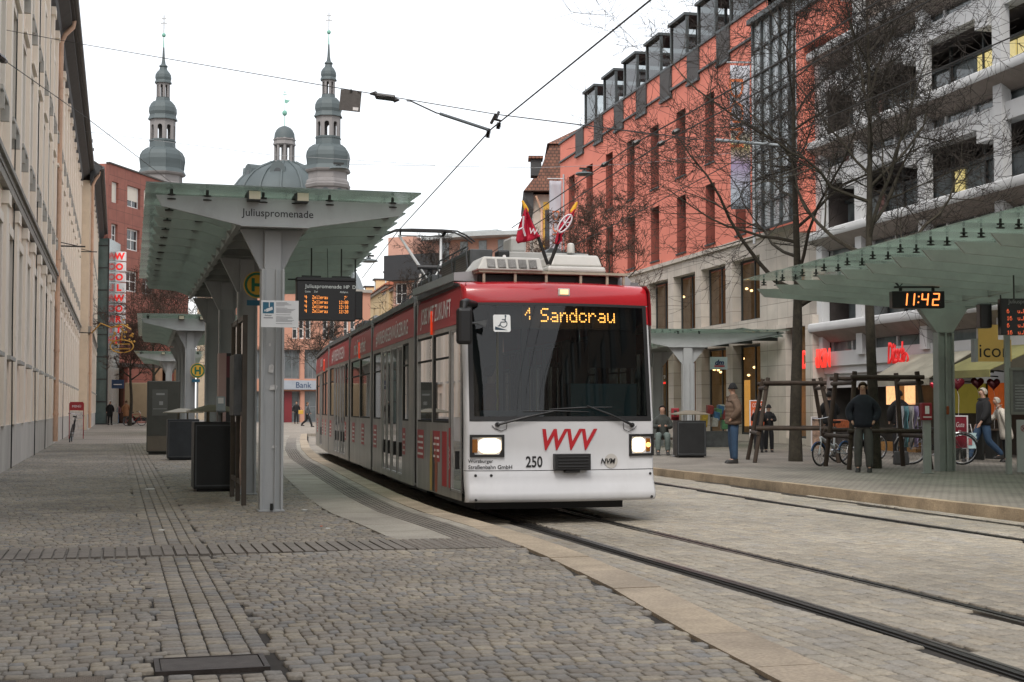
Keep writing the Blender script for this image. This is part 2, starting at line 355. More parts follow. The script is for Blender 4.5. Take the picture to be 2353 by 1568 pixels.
# the tracks: grooved rails, each a steel head, a dark groove and a guard lip
M_steel = mat('rail_steel', (.24,.225,.21), .32, .85, var=.25, scale=6); M_head = mat('rail_head', (.05,.048,.046), .35, .5, var=.2, scale=6); M_groove = mat('rail_groove', (.012,.011,.01), .8, var=0)
M_bitum = mat('rail_bitumen', (.018,.017,.016), .8, var=.3, scale=10)
def ribbon(mb, pts, offs, z, zb, m=0):
    for i in range(len(pts)-1):
        (x0,y0),(x1,y1) = pts[i], pts[i+1]
        lo = [(x0+offs[0],y0,zb),(x0+offs[1],y0,zb),(x1+offs[1],y1,zb),(x1+offs[0],y1,zb)]; mb.hexa(lo, [(p[0],p[1],z) for p in lo], m)
for k, r in enumerate(RAILS):
    s_ = 1 if k % 2 == 0 else -1; m = MB(); ys = np.linspace(r[0][1], r[-1][1], 90); pts = [(interp(r, y), y) for y in ys]
    o = lambda a, b: (a, b) if s_ > 0 else (-b, -a)
    ribbon(m, pts, o(-.018, .030), RZ+.006, RZ-.1, 3); ribbon(m, pts, o(.030, .052), RZ-.03, RZ-.1, 1); ribbon(m, pts, o(.052, .085), RZ+.003, RZ-.1, 0)
    ribbon(m, pts, o(-.042, -.018), RZ-.006, RZ-.1, 2)
    m.build('rail', [M_steel, M_groove, M_bitum, M_head], kind='structure')
# kerbs: blocks about a metre long
def kerb(name, line, y0, y1, wid, side, z, h, matl, L=1.0, lip=0.):
    m = MB(); y = y0; k = 0
    while y < y1:
        y2 = y+L*random.uniform(.95, 1.05)*(1 if y < 25 else 1.5); a, b = interp(line, y), interp(line, y2-.008); w = wid(y); w2 = wid(y2)
        dz = random.uniform(-.003, .003)
        q = [(a,y+.004),(b,y2-.004),(b+side*w2,y2-.004),(a+side*w,y+.004)]
        if side > 0: q = [q[0], q[3], q[2], q[1]]
        m.hexa([(*p, z-h) for p in q], [(p[0]+(.012 if (i in (0,3) and side>0) or (i in (0,1) and side<0) else 0)*side, p[1], z+dz) for i, p in enumerate(q)]); y = y2
    return m.build(name, matl, kind='structure')
kw = lambda y: .30 if y > 14 else .36
kerb('kerb', KERB_L, 3.2, 68, kw, -1, .004, .35, M_kerb, 1.05)
kerb('kerb', KERB_R, 3.2, 72, lambda y: .17, 1, .006, .35, M_kerbR, 1.0)
# grey slabs, guide strip and second slab row beside the kerb
def slabs(name, da, db, y0, y1, z, matl, L=.9, gap=.006, ribs=0):
    m = MB(); y = y0
    while y < y1:
        y2 = min(y+L, y1); a0, b0, a1, b1 = kl(y)-da, kl(y)-db, kl(y2)-da, kl(y2)-db
        q = [(a0,y+gap),(b0,y+gap),(b1,y2-gap),(a1,y2-gap)]
        m.hexa([(*p, -.06) for p in q], [(*p, (z if not ribs else z-.016)+random.uniform(-.0015,.0015)) for p in q])
        if ribs:
            for k in range(ribs):
                t0 = (k+.14)/ribs; t1 = (k+.86)/ribs
                q2 = [(a0+(b0-a0)*t0,y+gap),(a0+(b0-a0)*t1,y+gap),(a1+(b1-a1)*t1,y2-gap),(a1+(b1-a1)*t0,y2-gap)]
                m.hexa([(*p, z-.02) for p in q2], [(*p, z+.004) for p in q2])
        y = y2
    return m.build(name, matl, kind='structure')
slabs('slab_paving', .44, .305, 13.4, 66, 0, M_slab); slabs('guide_strip', .80, .44, 13.4, 60, -.002, M_tact, .3, .003, 6)
slabs('slab_paving', 1.37, .80, 13.4, 66, 0, M_slab)
# crossing guide strip: ribbed plates, then studded plates towards the kerb
m = MB(); x = -2.2
while x < kl(12.9)-.36:
    x2 = min(x+.3, kl(12.9)-.34); ya, yb = 12.47, 13.36; bow = .05*math.sin(x*.7+1)
    for (a, b) in ((ya, (ya+yb)/2), ((ya+yb)/2, yb)):
        m.box(x+.003, x2-.003, a+bow+.003, b+bow-.003, -.06, (-.016 if x < 2.55 else -.002)+random.uniform(-.002,.002))
        if x < 2.55:
            for k in range(3): m.box(x+.008+k*.098, x+.086+k*.098, a+bow+.006, b+bow-.006, -.02, .003)
        else:
            for i in range(int((x2-x)/.062)):
                for j in range(7): cx, cy = x+.03+i*.062, a+bow+.035+j*.062; m.lathe([(.017,-.004),(.011,.006)], 6, 0, (cx,cy,0))
    x = x2
m.build('crossing_strip', M_tact, kind='structure')
# iron drain cover in the gutter and the inspection cover at the frame's corner
M_iron = mat('cast_iron', (.06,.05,.045), .6, .5, var=.3, scale=12, bump=.3)
M_groove_ = mat('drain_pit', (.004,.004,.004), .9, var=0)
dr = empty('drain_cover', (.46, 7.19, 0), label='cast iron slotted drain grate set at the foot of the gutter', cat='drain cover')
m = MB()
for a in ((-.27,-.245,-.19,.19),(.245,.27,-.19,.19),(-.245,.245,-.19,-.175),(-.245,.245,.175,.19)): m.box(a[0],a[1],a[2],a[3],-.03,.003)
m.build('frame', M_iron, dr)
m = MB(); m.box(-.245,.245,-.175,.175,-.05,-.045); m.build('pit', M_groove_, dr); m = MB()
for k in range(12):
    y = -.168+k*.029
    pts = [(-.24+.48*t/8, y+.012*(1-(2*t/8-1)**2), -.004) for t in range(9)]
    for i in range(8): m.hexa([(pts[i][0],pts[i][1],-.02),(pts[i+1][0],pts[i+1][1],-.02),(pts[i+1][0],pts[i+1][1]+.014,-.02),(pts[i][0],pts[i][1]+.014,-.02)],
                              [(pts[i][0],pts[i][1],-.001),(pts[i+1][0],pts[i+1][1],-.001),(pts[i+1][0],pts[i+1][1]+.014,-.001),(pts[i][0],pts[i][1]+.014,-.001)])
m.build('grate', mat('grate_iron', (.13,.115,.105), .5, .4, var=.25, scale=10), dr)
mc = empty('inspection_cover', (-.49, 6.68, 0), label='flat metal inspection cover sunk in the cobbles at the bottom left corner', cat='manhole cover')
m = MB(); m.box(-.45,.45,-.3,.3,-.05,.0)
m.build('plate', brick_mat('cover_plate', (.16,.13,.1), (.2,.16,.125), (.1,.08,.06), .02, .02, .003, axes='XY', bump=.6), mc)
m = MB(); m.box(-.06,.06,.18,.27,.0,.004); m.build('hinge', M_iron, mc)
# litter on the paving
M_lit = mat('paper_litter', (.6,.6,.57), .8, var=.1); M_lito = mat('red_litter', (.5,.1,.04), .8)
def scrap(u, v, r, matl, lab, z=0):
    p = G(u, v, z); m = MB(); k = random.randint(5, 7)
    pl = [(r*random.uniform(.6,1.2)*math.cos(i*6.28/k), .6*r*random.uniform(.6,1.2)*math.sin(i*6.28/k)) for i in range(k)]
    m.prism(pl, (0,0,.006), (1,0,0), (0,1,.15), (0,0,.004)); o = m.build('litter', matl, label=lab, cat='litter'); o.location = p
    o['group'] = 'scraps of litter on the paving'
scrap(343, 1125, .09, M_lit, 'white paper scrap in the gutter beside the litter bins')
scrap(372, 1220, .04, M_lit, 'crumpled pale scrap on the gutter stones before the guide strip')
scrap(700, 1173, .035, M_lit, 'small white scrap right of the foot of the front shelter post')
scrap(738, 1211, .02, M_lito, 'tiny red scrap on the cobbles right of the front shelter post')
scrap(753, 1216, .03, M_lit, 'pale scrap beside the tiny red scrap on the cobbles')
def wall_grid(mb, x0, x1, z0, z1, holes, depth=.2, m=0, mr=1, extra_x=(), extra_z=(), zm=None):
    """wall in the builder's x-z plane (y=0 outer face, +y into the building) with reveals round each hole; zm: [(z, material)] bands"""
    xs = sorted({x0, x1, *extra_x, *[h[0] for h in holes], *[h[1] for h in holes]}); zs = sorted({z0, z1, *extra_z, *[h[2] for h in holes], *[h[3] for h in holes]})
    xs = [x for x in xs if x0-1e-6 <= x <= x1+1e-6]; zs = [z for z in zs if z0-1e-6 <= z <= z1+1e-6]
    for i in range(len(xs)-1):
        for j in range(len(zs)-1):
            cx, cz = (xs[i]+xs[i+1])/2, (zs[j]+zs[j+1])/2
            if any(h[0] < cx < h[1] and h[2] < cz < h[3] for h in holes): continue
            mm = m
            if zm:
                for (zz, q) in zm:
                    if cz > zz: mm = q
            mb.quad((xs[i],0,zs[j]), (xs[i+1],0,zs[j]), (xs[i+1],0,zs[j+1]), (xs[i],0,zs[j+1]), mm)
    for a, b, c, d in holes:
        mb.quad((a,0,c),(a,0,d),(a,depth,d),(a,depth,c),mr); mb.quad((b,0,c),(b,depth,c),(b,depth,d),(b,0,d),mr)
        mb.quad((a,0,c),(a,depth,c),(b,depth,c),(b,0,c),mr); mb.quad((a,0,d),(b,0,d),(b,depth,d),(a,depth,d),mr)

# ================================================================== TRAM
M_white = mat('tram_white', (.58,.585,.60), .28, var=.06, scale=1.6, coat=.3, grime=.28, stretch=(1,1,.35))
M_red = mat('tram_red', (.42,.018,.026), .22, var=.05, scale=1.5, coat=.5)
M_redd = mat('tram_side_red', (.42,.035,.045), .38, var=.1, scale=1.2, spec=.3)
M_wrap = mat('tram_wrap', (.24,.23,.215), .3, var=.45, scale=2.2, coat=.2, grime=.85, stretch=(1,1,.25))
M_black = mat('black_plastic', (.012,.012,.013), .5, var=.1); M_rub = mat('rubber', (.02,.019,.018), .75, var=.2, scale=10)
M_tgl = glass('tram_glass', (.22,.25,.25), (.006,.007,.007), .6, .02)
M_wsg = glass('windscreen_glass', (.42,.50,.50), (.008,.009,.010), .8, .015)
M_alu = mat('aluminium', (.42,.42,.42), .35, .7, var=.15, scale=5); M_dgrey = mat('dark_grey_metal', (.08,.085,.088), .55, .3, var=.3, scale=5)
M_rgrey = mat('roof_grey', (.16,.17,.175), .6, .1, var=.3, scale=4, grime=.4); M_cream = mat('cream_plastic', (.52,.51,.48), .4, var=.06, scale=3, grime=.25)
M_equip = mat('equipment_grey', (.40,.40,.385), .5, var=.1, scale=3, grime=.3); M_tan = mat('roof_frame_tan', (.35,.31,.24), .6, var=.2, scale=5)
M_letw = mat('lettering_white', (.75,.72,.72), .5, var=0); M_letr = mat('lettering_red', (.42,.012,.02), .4, var=0); M_letb = mat('lettering_black', (.012,.012,.013), .5, var=0)
M_in = mat('tram_interior', (.10,.105,.11), .6, var=.2); M_seat = mat('seat_blue', (.02,.04,.09), .8); M_teal = mat('console_teal', (.10,.17,.19), .5)
M_ledo = mat('led_orange', (.2,.05,.01), .5, var=0, emit=(1,.32,.06), es=1.6); M_ledy = mat('led_amber', (.3,.15,.02), .5, var=0, emit=(1,.40,.08), es=4.6)
M_lamp = mat('headlamp_lit', (1,.9,.7), .3, var=0, emit=(1,.78,.5), es=2.6); M_amb = mat('indicator_amber', (.25,.09,.01), .25, var=.1); M_ambl = mat('indicator_lit', (.6,.25,.05), .3, var=0, emit=(1,.45,.12), es=2.5)
M_redl = mat('marker_red', (.5,.03,.01), .3, var=0, emit=(1,.08,.02), es=.25)

TX, TY = 5.205, 16.39
tram = empty('tram', (TX, TY, RZ), label='red and white tram with lit headlights and WVV on its front', cat='tram')
TM = Matrix.Translation((0, 0, -RZ))
LP = [(-1.205,.12),(-1.095,3.61),(-.735,9.28),(-.445,13.71),(-.105,19.23),(.685,27.43)]   # left edge of each module
HW = 2.41
def fx(u): return (u-1068)/442*2.41-1.205
def fz(v): return 1.25-(v-938)*16.95/3268

# --- front shell
def plan(n=18):
    P = [(x, .10*abs(x/1.1)**2.2) for x in np.linspace(-1.155, 1.155, n)]
    L = [(-1.155-.05*math.sin(a), .112+.10*(1-math.cos(a))) for a in np.linspace(math.pi/2, .25, 6)]
    R = [(1.155+.05*math.sin(a), .112+.10*(1-math.cos(a))) for a in np.linspace(.25, math.pi/2, 6)]
    return L+P+R
PL = plan(); ZP = [(.125,.03),(.13,-.05),(.17,-.085),(.24,-.075),(.33,-.03),(.42,-.008),(.498,0),(.505,.004),(.8,0),(1.09,.0)]
ZW = [(1.09,.0),(1.12,.004),(1.5,.045),(2.0,.10),(2.535,.16)]
ZT = [(2.53,.155),(2.56,.15),(2.68,.17),(2.74,.20),(2.775,.26),(2.80,.34),(2.83,.62)]
def shell(Z, pts, off=0.): return [[(x*(1-.004*max(0,z-1.1)), y+dy+off, z-.011*max(0, z-2.4)*4*(x/1.2)**2) for (x, y) in pts] for z, dy in Z]
m = MB(TM); m.grid(shell(ZP, PL)); o = m.build('front_panel', M_white, tram, smooth=50)
m = MB(TM); m.grid(shell(ZT, PL)); m.build('front_fascia', M_red, tram, smooth=50)
inner = [p for p in PL if abs(p[0]) <= 1.156]; WL = [p for p in PL if p[0] < -1.15]; WR = [p for p in PL if p[0] > 1.15]
m = MB(TM); m.grid(shell(ZW[:], WL)); m.build('front_pillar', M_white, tram, smooth=50); m = MB(TM); m.grid(shell(ZW[:], WR)); m.build('front_pillar', M_white, tram, smooth=50)
m = MB(TM); q = [p for p in PL if p[0] > 1.15]; m.grid(shell([(2.29,.13),(2.52,.158)], q, -.004)); m.build('front_corner', M_red, tram, smooth=50); m = MB(TM); m.grid(shell([(2.29,.13),(2.52,.158)], [p for p in PL if p[0] < -1.15], -.004)); m.build('front_corner', M_red, tram, smooth=50)
m = MB(TM); m.grid(shell(ZW, inner, -.003)); ws = m.build('windscreen', M_wsg, tram, smooth=60)
# black border of the windscreen
m = MB(TM); G_ = shell(ZW, inner, -.006)
def bandz(z0, z1, pts=inner):
    f = lambda z: float(np.interp(z, [a for a,_ in ZW], [b for _,b in ZW])); return shell([(z0, f(z0)), (z1, f(z1))], pts, -.007)
m.grid(bandz(1.095, 1.15)); m.grid(bandz(2.497, 2.53)); m.grid(bandz(1.15, 2.50, [(-1.155,.112),(-1.10,.10)])); m.grid(bandz(1.15, 2.50, [(1.10,.10),(1.155,.112)]))
m.build('windscreen_seal', M_black, tram, smooth=60)
def fy(x, z):
    zz = [a for a,_ in ZP]+[a for a,_ in ZW[1:]]+[a for a,_ in ZT[1:]]; dd = [b for _,b in ZP]+[b for _,b in ZW[1:]]+[b for _,b in ZT[1:]]
    return .10*abs(x/1.1)**2.2+float(np.interp(z, zz, dd))
def onfront(u, v, off=.006, tilt=True):
    x, z = fx(u), fz(v); y = fy(x, z)-off; sl = .22*abs(x/1.1)**1.2*(1 if x > 0 else -1)/1.1
    return TM @ FR((x, y, z), (1, sl, 0), (0, .10 if z > 1.1 and z < 2.5 else 0, 1))
text('WVV', onfront(1301,1011), M_letr, tram, w=.70, h=.255, bold=.028, shear=.25, spacing=1.06, name='lettering_wvv')
text('250', onfront(1219,1062), M_letb, tram, w=.205, h=.135, bold=.02, name='fleet_number')
text('Würzburger', onfront(1101,1061), M_letb, tram, w=.30, bold=.012); text('Straßenbahn GmbH', onfront(1122,1073.5), M_letb, tram, w=.525, bold=.012)
m = MB(onfront(1399,1062,.004)); m.lathe([(.088,0),(.088,.001)], 28); m.build('badge', mat('badge_grey', (.5,.48,.45), .5, var=.03), tram)
text('NVM', onfront(1391,1062,.016), M_letb, tram, w=.195, bold=.025, shear=.22)
# wheelchair sticker
S = onfront(1153,741,.010); m = MB(S)
m.prism([(-.105,-.09),(-.09,-.105),(.09,-.105),(.105,-.09),(.105,.09),(.09,.105),(-.09,.105),(-.105,.09)], (0,0,0), (1,0,0), (0,1,0), (0,0,.003)); st = m.build('wheelchair_sticker', mat('sticker_white', (.7,.72,.72), .5, var=0), tram)
m = MB(S); navy = mat('sticker_navy', (.01,.035,.06), .5, var=0)
m.add([(-.085,-.04,.005),(-.085,-.08,.005),(.07,-.085,.005)], [(0,1,2)])
ring = [(.02+.042*math.cos(a), -.005+.042*math.sin(a), .0055) for a in np.linspace(-2.9, 1.3, 16)]
m.tube(ring, .005, 4); m.tube([(.045,.08,.0055),(.04,.015,.0055),(-.01,.015,.0055),(-.035,-.035,.0055),(-.05,-.03,.0055)], .006, 4); m.tube([(.04,.045,.0055),(.0,.045,.0055)], .005, 4)
m.lathe([(.012,.004),(.012,.007)], 10, 0, (.046,.09,0)); m.build('pictogram', navy, st)
# LED destination
F57['q'] = '00010 00110 01010 10000 00010 00010 00000'
DF = TM @ FR((fx(1290), fy(0,fz(718))+.045, fz(718)), (1,0,0), (0,.10,1))
m = MB(DF); cw = led(m, 'q', fx(1207)-fx(1290), -.095, .175, .74, narrow=.70)
led(m, 'Sandcrau', fx(1244)-fx(1290), -.095, .175, .74, narrow=.815); m.build('destination_display', M_ledy, tram)
m = MB(TM); m.hexa([(-.85,.30,2.22),(.95,.30,2.22),(.95,.42,2.22),(-.85,.42,2.22)], [(-.85,.34,2.5),(.95,.34,2.5),(.95,.44,2.5),(-.85,.44,2.5)]); m.build('display_box', M_black, tram)
# top marker lamp
m = MB(onfront(1297,665,.0)); m.box(-.075,.075,-.045,.045,-.01,.018); mk = m.build('marker_lamp', M_cream, tram, bevel=.01)
m = MB(onfront(1297,665,.02)); m.box(-.05,.05,-.028,.028,0,.006); m.build('lamp_glass', mat('marker_lit', (.6,.45,.3), .3, var=.2, scale=20, emit=(1,.6,.25), es=.9), mk)
# headlights
for u0, u1, ul, ur, am in ((1077,1153,1097,1145,(1081,1094)),(1443,1506,1451,1483,(1487,1497))):
    uc = (u0+u1)/2; x0, x1 = fx(u0), fx(u1); F_ = onfront(uc,1025,.0); wd = (x1-x0)/2; h = .133
    m = MB(F_); m.box(-wd,wd,-h,-h+.03,-.02,.02); m.box(-wd,wd,h-.03,h,-.02,.02); m.box(-wd,-wd+.03,-h+.03,h-.03,-.02,.02); m.box(wd-.03,wd,-h+.03,h-.03,-.02,.02); m.box(-wd,wd,-h,h,-.03,-.004)
    hd = m.build('headlight', M_black, tram)
    c = fx((ul+ur)/2)-fx(uc); r = (fx(ur)-fx(ul))/2; m = MB(F_)
    pl = [(c+r*max(-1,min(1,1.15*math.cos(a))), .085*max(-1,min(1,1.15*math.sin(a)))) for a in np.linspace(0, 2*math.pi, 25)[:-1]]
    m.prism(pl, (0,0,0), (1,0,0), (0,1,0), (0,0,.014)); m.build('lamp', M_lamp, hd)
    ca = fx((am[0]+am[1])/2)-fx(uc); ra = (fx(am[1])-fx(am[0]))/2; m = MB(F_); m.box(ca-ra,ca+ra,-.08,.08,0,.010)
    m.build('indicator', M_amb if u0 < 1200 else M_amb, hd)
    if u0 > 1200: m = MB(F_); m.lathe([(.03,.008),(.03,.016)], 14, 0, (ca,0,0)); m.build('indicator_bulb', M_ambl, hd)
# coupler cover
m = MB(TM); x0, x1 = fx(1262), fx(1344); m.box(x0,x1,-.10,.02,.51,.70)
for k in range(4): m.box(x0+.03,x1-.03,-.112,-.10,.54+k*.038,.555+k*.038)
m.box(x0+.13,x1-.13,-.08,.0,.475,.505); m.build('coupler_cover', M_black, tram, bevel=.006)
# bolts and eyes of the apron
m = MB(TM)
for u, v in ((1090,1093),(1124,1093),(1497,1093),(1088,1148),(1495,1147)):
    x, z = fx(u), fz(v); y = fy(x, z); m.tube([(x,y+.01,z),(x,y-.008,z)], .017, 10)
m.build('towing_socket', M_black, tram)
# panel gap above the apron
m = MB(TM); m.grid(shell([(.499,-.001),(.506,-.001)], PL, -.002)); m.build('panel_seam', M_black, tram)
# wipers
for (p, e, bl) in (((1137,976),(1268,944),((1195,946),(1345,947))), ((1450,978),(1340,933),((1254,941),(1402,936)))):
    def q(uv, o=.05): x, z = fx(uv[0]), fz(uv[1]); return (x, fy(x, z)-o, z)
    m = MB(TM); m.tube([q(p,.0), q(p,.04)], .028, 10); m.tube([q(p,.04), q(((p[0]+e[0])/2,(p[1]+e[1])/2-2),.06), q(e,.045)], [.018,.013,.009], 6)
    wp = m.build('wiper', M_black, tram); m = MB(TM); m.tube([q(bl[0],.02), q(((bl[0][0]+bl[1][0])/2, (bl[0][1]+bl[1][1])/2-1.5),.028), q(bl[1],.02)], [.006,.011,.006], 5); m.build('blade', M_black, wp)
    m = MB(TM); s_ = 1 if p[0] < 1300 else -1; c = [(p[0]-s_*12,p[1]+2),(p[0]-s_*6,p[1]+9),(p[0]+s_*8,p[1]+15),(p[0]+s_*20,p[1]+10),(p[0]+s_*21,p[1]-6)]; m.tube([q(i,.012) for i in c], .004, 5); m.build('washer_hose', M_black, wp)
# mirror on the left front corner
mr = MB(TM); a = fx(1037); 
mr.tube([(-1.06,.2,2.50),(-1.2,-.0,2.50),(fx(1060),-.12,2.50),(fx(1052),-.16,2.49),(fx(1050),-.17,2.36)], [.035,.045,.045,.05,.05], 10)
mo = mr.build('mirror', M_black, tram, smooth=50)
m = MB(TM); m.box(fx(1036),fx(1069),-.24,-.10,fz(794),fz(711)); m.build('mirror_head', M_black, mo, bevel=.04)
m = MB(TM); m.prism([(0,0),(.16,.03),(.14,-.06)], (fx(1078),-.1,fz(742)), (1,0,0), (0,0,1), (0,.03,0)); m.tube([(fx(1066),-.14,fz(745)),(fx(1085),-.08,fz(745))], .015, 6); m.build('mirror_bracket', M_dgrey, mo)

# --- modules
def seg_frame(i, side=-1):
    A = Vector((*LP[i], 0)); B = Vector((*LP[i+1], 0)); d = (B-A).normalized(); n = Vector((d.y, -d.x, 0))   # n points right
    if side > 0: A = A+n*HW
    return A, d, n, (B-A if side < 0 else (Vector((*LP[i+1],0))+n*HW-A)).length
SPEC = {0:[('door',.25,.90),('win',1.02,2.10),('win',2.19,3.32)], 1:[('win',.72,1.38),('door',1.45,2.12),('door',2.16,2.86),('door',2.95,3.55),('door',3.59,4.1),('win',4.3,5.40)],
        2:[('win',.35,2.2),('win',2.3,4.05)], 3:[('win',.4,1.0),('door',1.1,1.7),('door',1.74,2.3),('door',2.5,3.1),('door',3.14,3.8),('win',4.0,5.1)],
        4:[('win',.5,2.0),('win',2.1,3.6),('door',3.8,4.5),('door',4.54,5.2),('win',5.5,7.6)]}
for i in range(5):
    A, d, n, Ln = seg_frame(i)
    ga = .20 if i == 0 else .14; gb = .14
    md = m = None
    body = MB()
    for side in (-1, 1):
        A2 = A if side < 0 else A+n*HW; nin = n if side < 0 else -n
        fr = TM @ FR(A2, d, nin, (0,0,1)); 
        w = MB(fr); holes = [(s0, s1, (.22 if t == 'door' else 1.06), 2.22) for t, s0, s1 in SPEC[i]]
        wall_grid(w, ga, Ln-gb, .13, 2.28, holes, .05, 0, 1)
        sidep = w.build('side_panel', [M_wrap if side < 0 else M_wrap, M_black], tram)
        w = MB(fr); x0, x1 = ga, Ln-gb
        for (za, oa, zb_, ob) in ((2.28,-.006,2.52,-.002),(2.52,-.002,2.70,.015),(2.70,.015,2.775,.06)):
            w.quad((x0,oa,za),(x1,oa,za),(x1,ob,zb_),(x0,ob,zb_))
        bnd = w.build('side_fascia', M_redd, tram, smooth=60)
        if side < 0:
            words = ['JOBS MIT ZUKUNFT','#WIRBEWEGENWÜRZBURG','mit Sicherheit','#WIRBEWEGEN','JOBS'][i]
            c = (x0+x1)/2+(.15 if i == 0 else 0)
            F2 = fr @ FR((c,-.012,2.475), (-1,0,0), (0,.02,1))
            text(words, F2, M_letw, bnd, w=(x1-x0)*[.68,.78,.55,.62,.2][i], h=.30, bold=.01)
            if i in (0, 2, 4):
                w = MB(fr); s = (2.15 if i == 0 else 2.25); w.prism([(-.02,0),(0,.05),(.02,0),(.02,-.22),(0,-.27),(-.02,-.22)], (s,-.03,2.50), (1,0,0), (0,0,1), (0,.03,0)); w.build('marker_light', M_redl, tram)
        for t, s0, s1 in SPEC[i]:
            zb_ = .22 if t == 'door' else 1.06
            w = MB(fr); f = .025
            w.box(s0,s0+f,.004,.04,zb_,2.22); w.box(s1-f,s1,.004,.04,zb_,2.22); w.box(s0+f,s1-f,.004,.04,zb_,zb_+f); w.box(s0+f,s1-f,.004,.04,2.22-f,2.22)
            if t == 'win': w.box(s0+f,s1-f,.002,.042,1.88,1.905)
            dn = w.build('door' if t == 'door' else 'window', M_alu if t == 'door' else M_rub, tram)
            w = MB(fr); w.quad((s0+f,.02,zb_+f),(s1-f,.02,zb_+f),(s1-f,.02,2.22-f),(s0+f,.02,2.22-f)); w.build('pane', M_tgl, dn)
            if t == 'door' and side < 0: w = MB(fr); c = (s0+s1)/2; w.box(c-.03,c+.03,-.004,.018,.5,.72); w.build('door_button', M_black, dn)
        # advertising wrap of the lower panels
        if side < 0:
            for t, s0, s1 in SPEC[i]:
                if t != 'win': continue
                w = MB(fr); q = s0+(s1-s0)*.55; w.box(q, min(s1,q+.5), -.003, 0, .55, .95); sk = w.build('advert', M_redd, sidep)
                for k in range(4): 
                    w = MB(fr); w.box(q+.04, min(s1,q+.5)-.05-.08*(k%2), -.005,-.003,.60+k*.08,.63+k*.08); w.build('advert_text', M_letw, sk)
            if i == 0:
                w = MB(fr); w.box(.92,1.0,-.003,.0,.25,1.0); w.box(1.15,1.45,-.003,0,.25,.95); w.build('advert', M_letr, sidep)
                for k, (s, c) in enumerate(((2.05,(.03,.03,.035)),(1.85,(.35,.08,.03)),(2.22,(.5,.35,.08)))):
                    w = MB(fr); w.prism([(-.07,0),(-.09,.35),(-.03,.6),(0,.8),(.03,.6),(.09,.35),(.07,0)], (s,-.0045-.001*k,.15), (1,0,0), (0,0,1), (0,.002,0)); w.build('advert_figure', mat('advert_col%d'%k, c, .4), sidep)
                F3 = fr @ FR((.96,-.006,.62),(0,0,1),(1,0,0)); text('WVV', F3, M_letw, sidep, w=.3, h=.05, bold=.02)
    # underframe, floor, roof
    w = MB(TM @ FR(A, n, d, (0,0,1)))
    w.box(.08,HW-.08,ga+(.25 if i == 0 else 0),Ln-gb,.16,.26); w.build('floor', M_in, tram)
    w = MB(TM @ FR(A, n, d, (0,0,1))); w.box(.05,HW-.05,ga+(.25 if i == 0 else 0),Ln-gb,2.74,2.80); w.box(-.005,.10,ga+(.5 if i == 0 else 0),Ln-gb,2.775,2.86); w.box(HW-.10,HW+.005,ga+(.5 if i == 0 else 0),Ln-gb,2.775,2.86)
    w.build('roof', M_rgrey, tram)
    w = MB(TM @ FR(A, n, d, (0,0,1))); w.box(.25,HW-.25,ga+.4,Ln-gb-.1,.0,.16); w.build('bogie', M_black, tram)
    if i:
        w = MB(TM @ FR(A, n, d, (0,0,1)))
        for k in range(9):
            y0 = -.14+k*.031; e = .012 if k % 2 else .04
            w.box(e,.09,y0,y0+.031,.18,2.72); w.box(HW-.09,HW-e,y0,y0+.031,.18,2.72); w.box(.09,HW-.09,y0,y0+.031,2.62,2.74-e)
        w.build('bellows', M_rub, tram)
        w = MB(TM @ FR(A, n, d, (0,0,1))); w.box(-.0,.06,-.2,-.14,.14,2.80); w.box(-.0,.06,.14,.2,.14,2.80); w.box(.02,HW-.02,-.13,.13,2.76,2.93); w.build('joint_frame', M_alu, tram)
    # seats and grab poles
    k = 0; w = MB(TM @ FR(A, n, d, (0,0,1))); y = ga+1.2
    while y < Ln-.9:
        if not any(t == 'door' and s0-.3 < y < s1+.2 for t, s0, s1 in SPEC[i]):
            for xx in (.25, .7, 1.4, 1.85): w.box(xx,xx+.4,y,y+.4,.60,.68); w.box(xx,xx+.4,y+.36,y+.44,.68,1.15)
        y += .85
    w.build('seats', M_seat, tram)
    w = MB(TM @ FR(A, n, d, (0,0,1)))
    for t, s0, s1 in SPEC[i]: w.tube([(.45,s0,.26),(.45,s0,2.7)], .016, 6)
    w.build('grab_poles', mat('pole_yellow', (.5,.33,.04), .4), tram)
# rear end
A = Vector((*LP[5],0)); d = (A-Vector((*LP[4],0))).normalized(); n = Vector((d.y,-d.x,0))
w = MB(TM @ FR(A, n, d, (0,0,1))); w.box(0,HW,-.14,-.08,.13,1.1,0); w.box(0,.15,-.14,-.08,1.1,2.78,0); w.box(HW-.15,HW,-.14,-.08,1.1,2.78,0); w.box(.15,HW-.15,-.14,-.08,2.5,2.78,0); w.build('rear_panel', M_white, tram)
w = MB(TM @ FR(A, n, d, (0,0,1))); w.quad((.15,-.11,1.1),(HW-.15,-.11,1.1),(HW-.15,-.11,2.5),(.15,-.11,2.5)); w.build('rear_window', M_tgl, tram)
# cab: dashboard, console, seat, partition
w = MB(TM); w.box(-1.0,.1,.2,.5,.9,1.22); w.build('dashboard', M_in, tram, bevel=.02)
w = MB(TM); w.box(.14,1.0,.2,.6,.9,1.55); w.box(.60,.85,.195,.2,1.22,1.36,0); cs = w.build('driver_console', M_teal, tram, bevel=.05)
w = MB(TM); w.box(-1.1,-.5,1.0,1.05,.26,2.6); w.box(.25,.6,.9,1.05,.26,2.1); w.build('cab_partition', M_in, tram)
w = MB(TM); w.box(-.45,-.38,.3,.36,1.2,2.5); w.box(.42,1.05,.35,.36,1.75,2.5); w.build('sun_blind', M_black, tram)
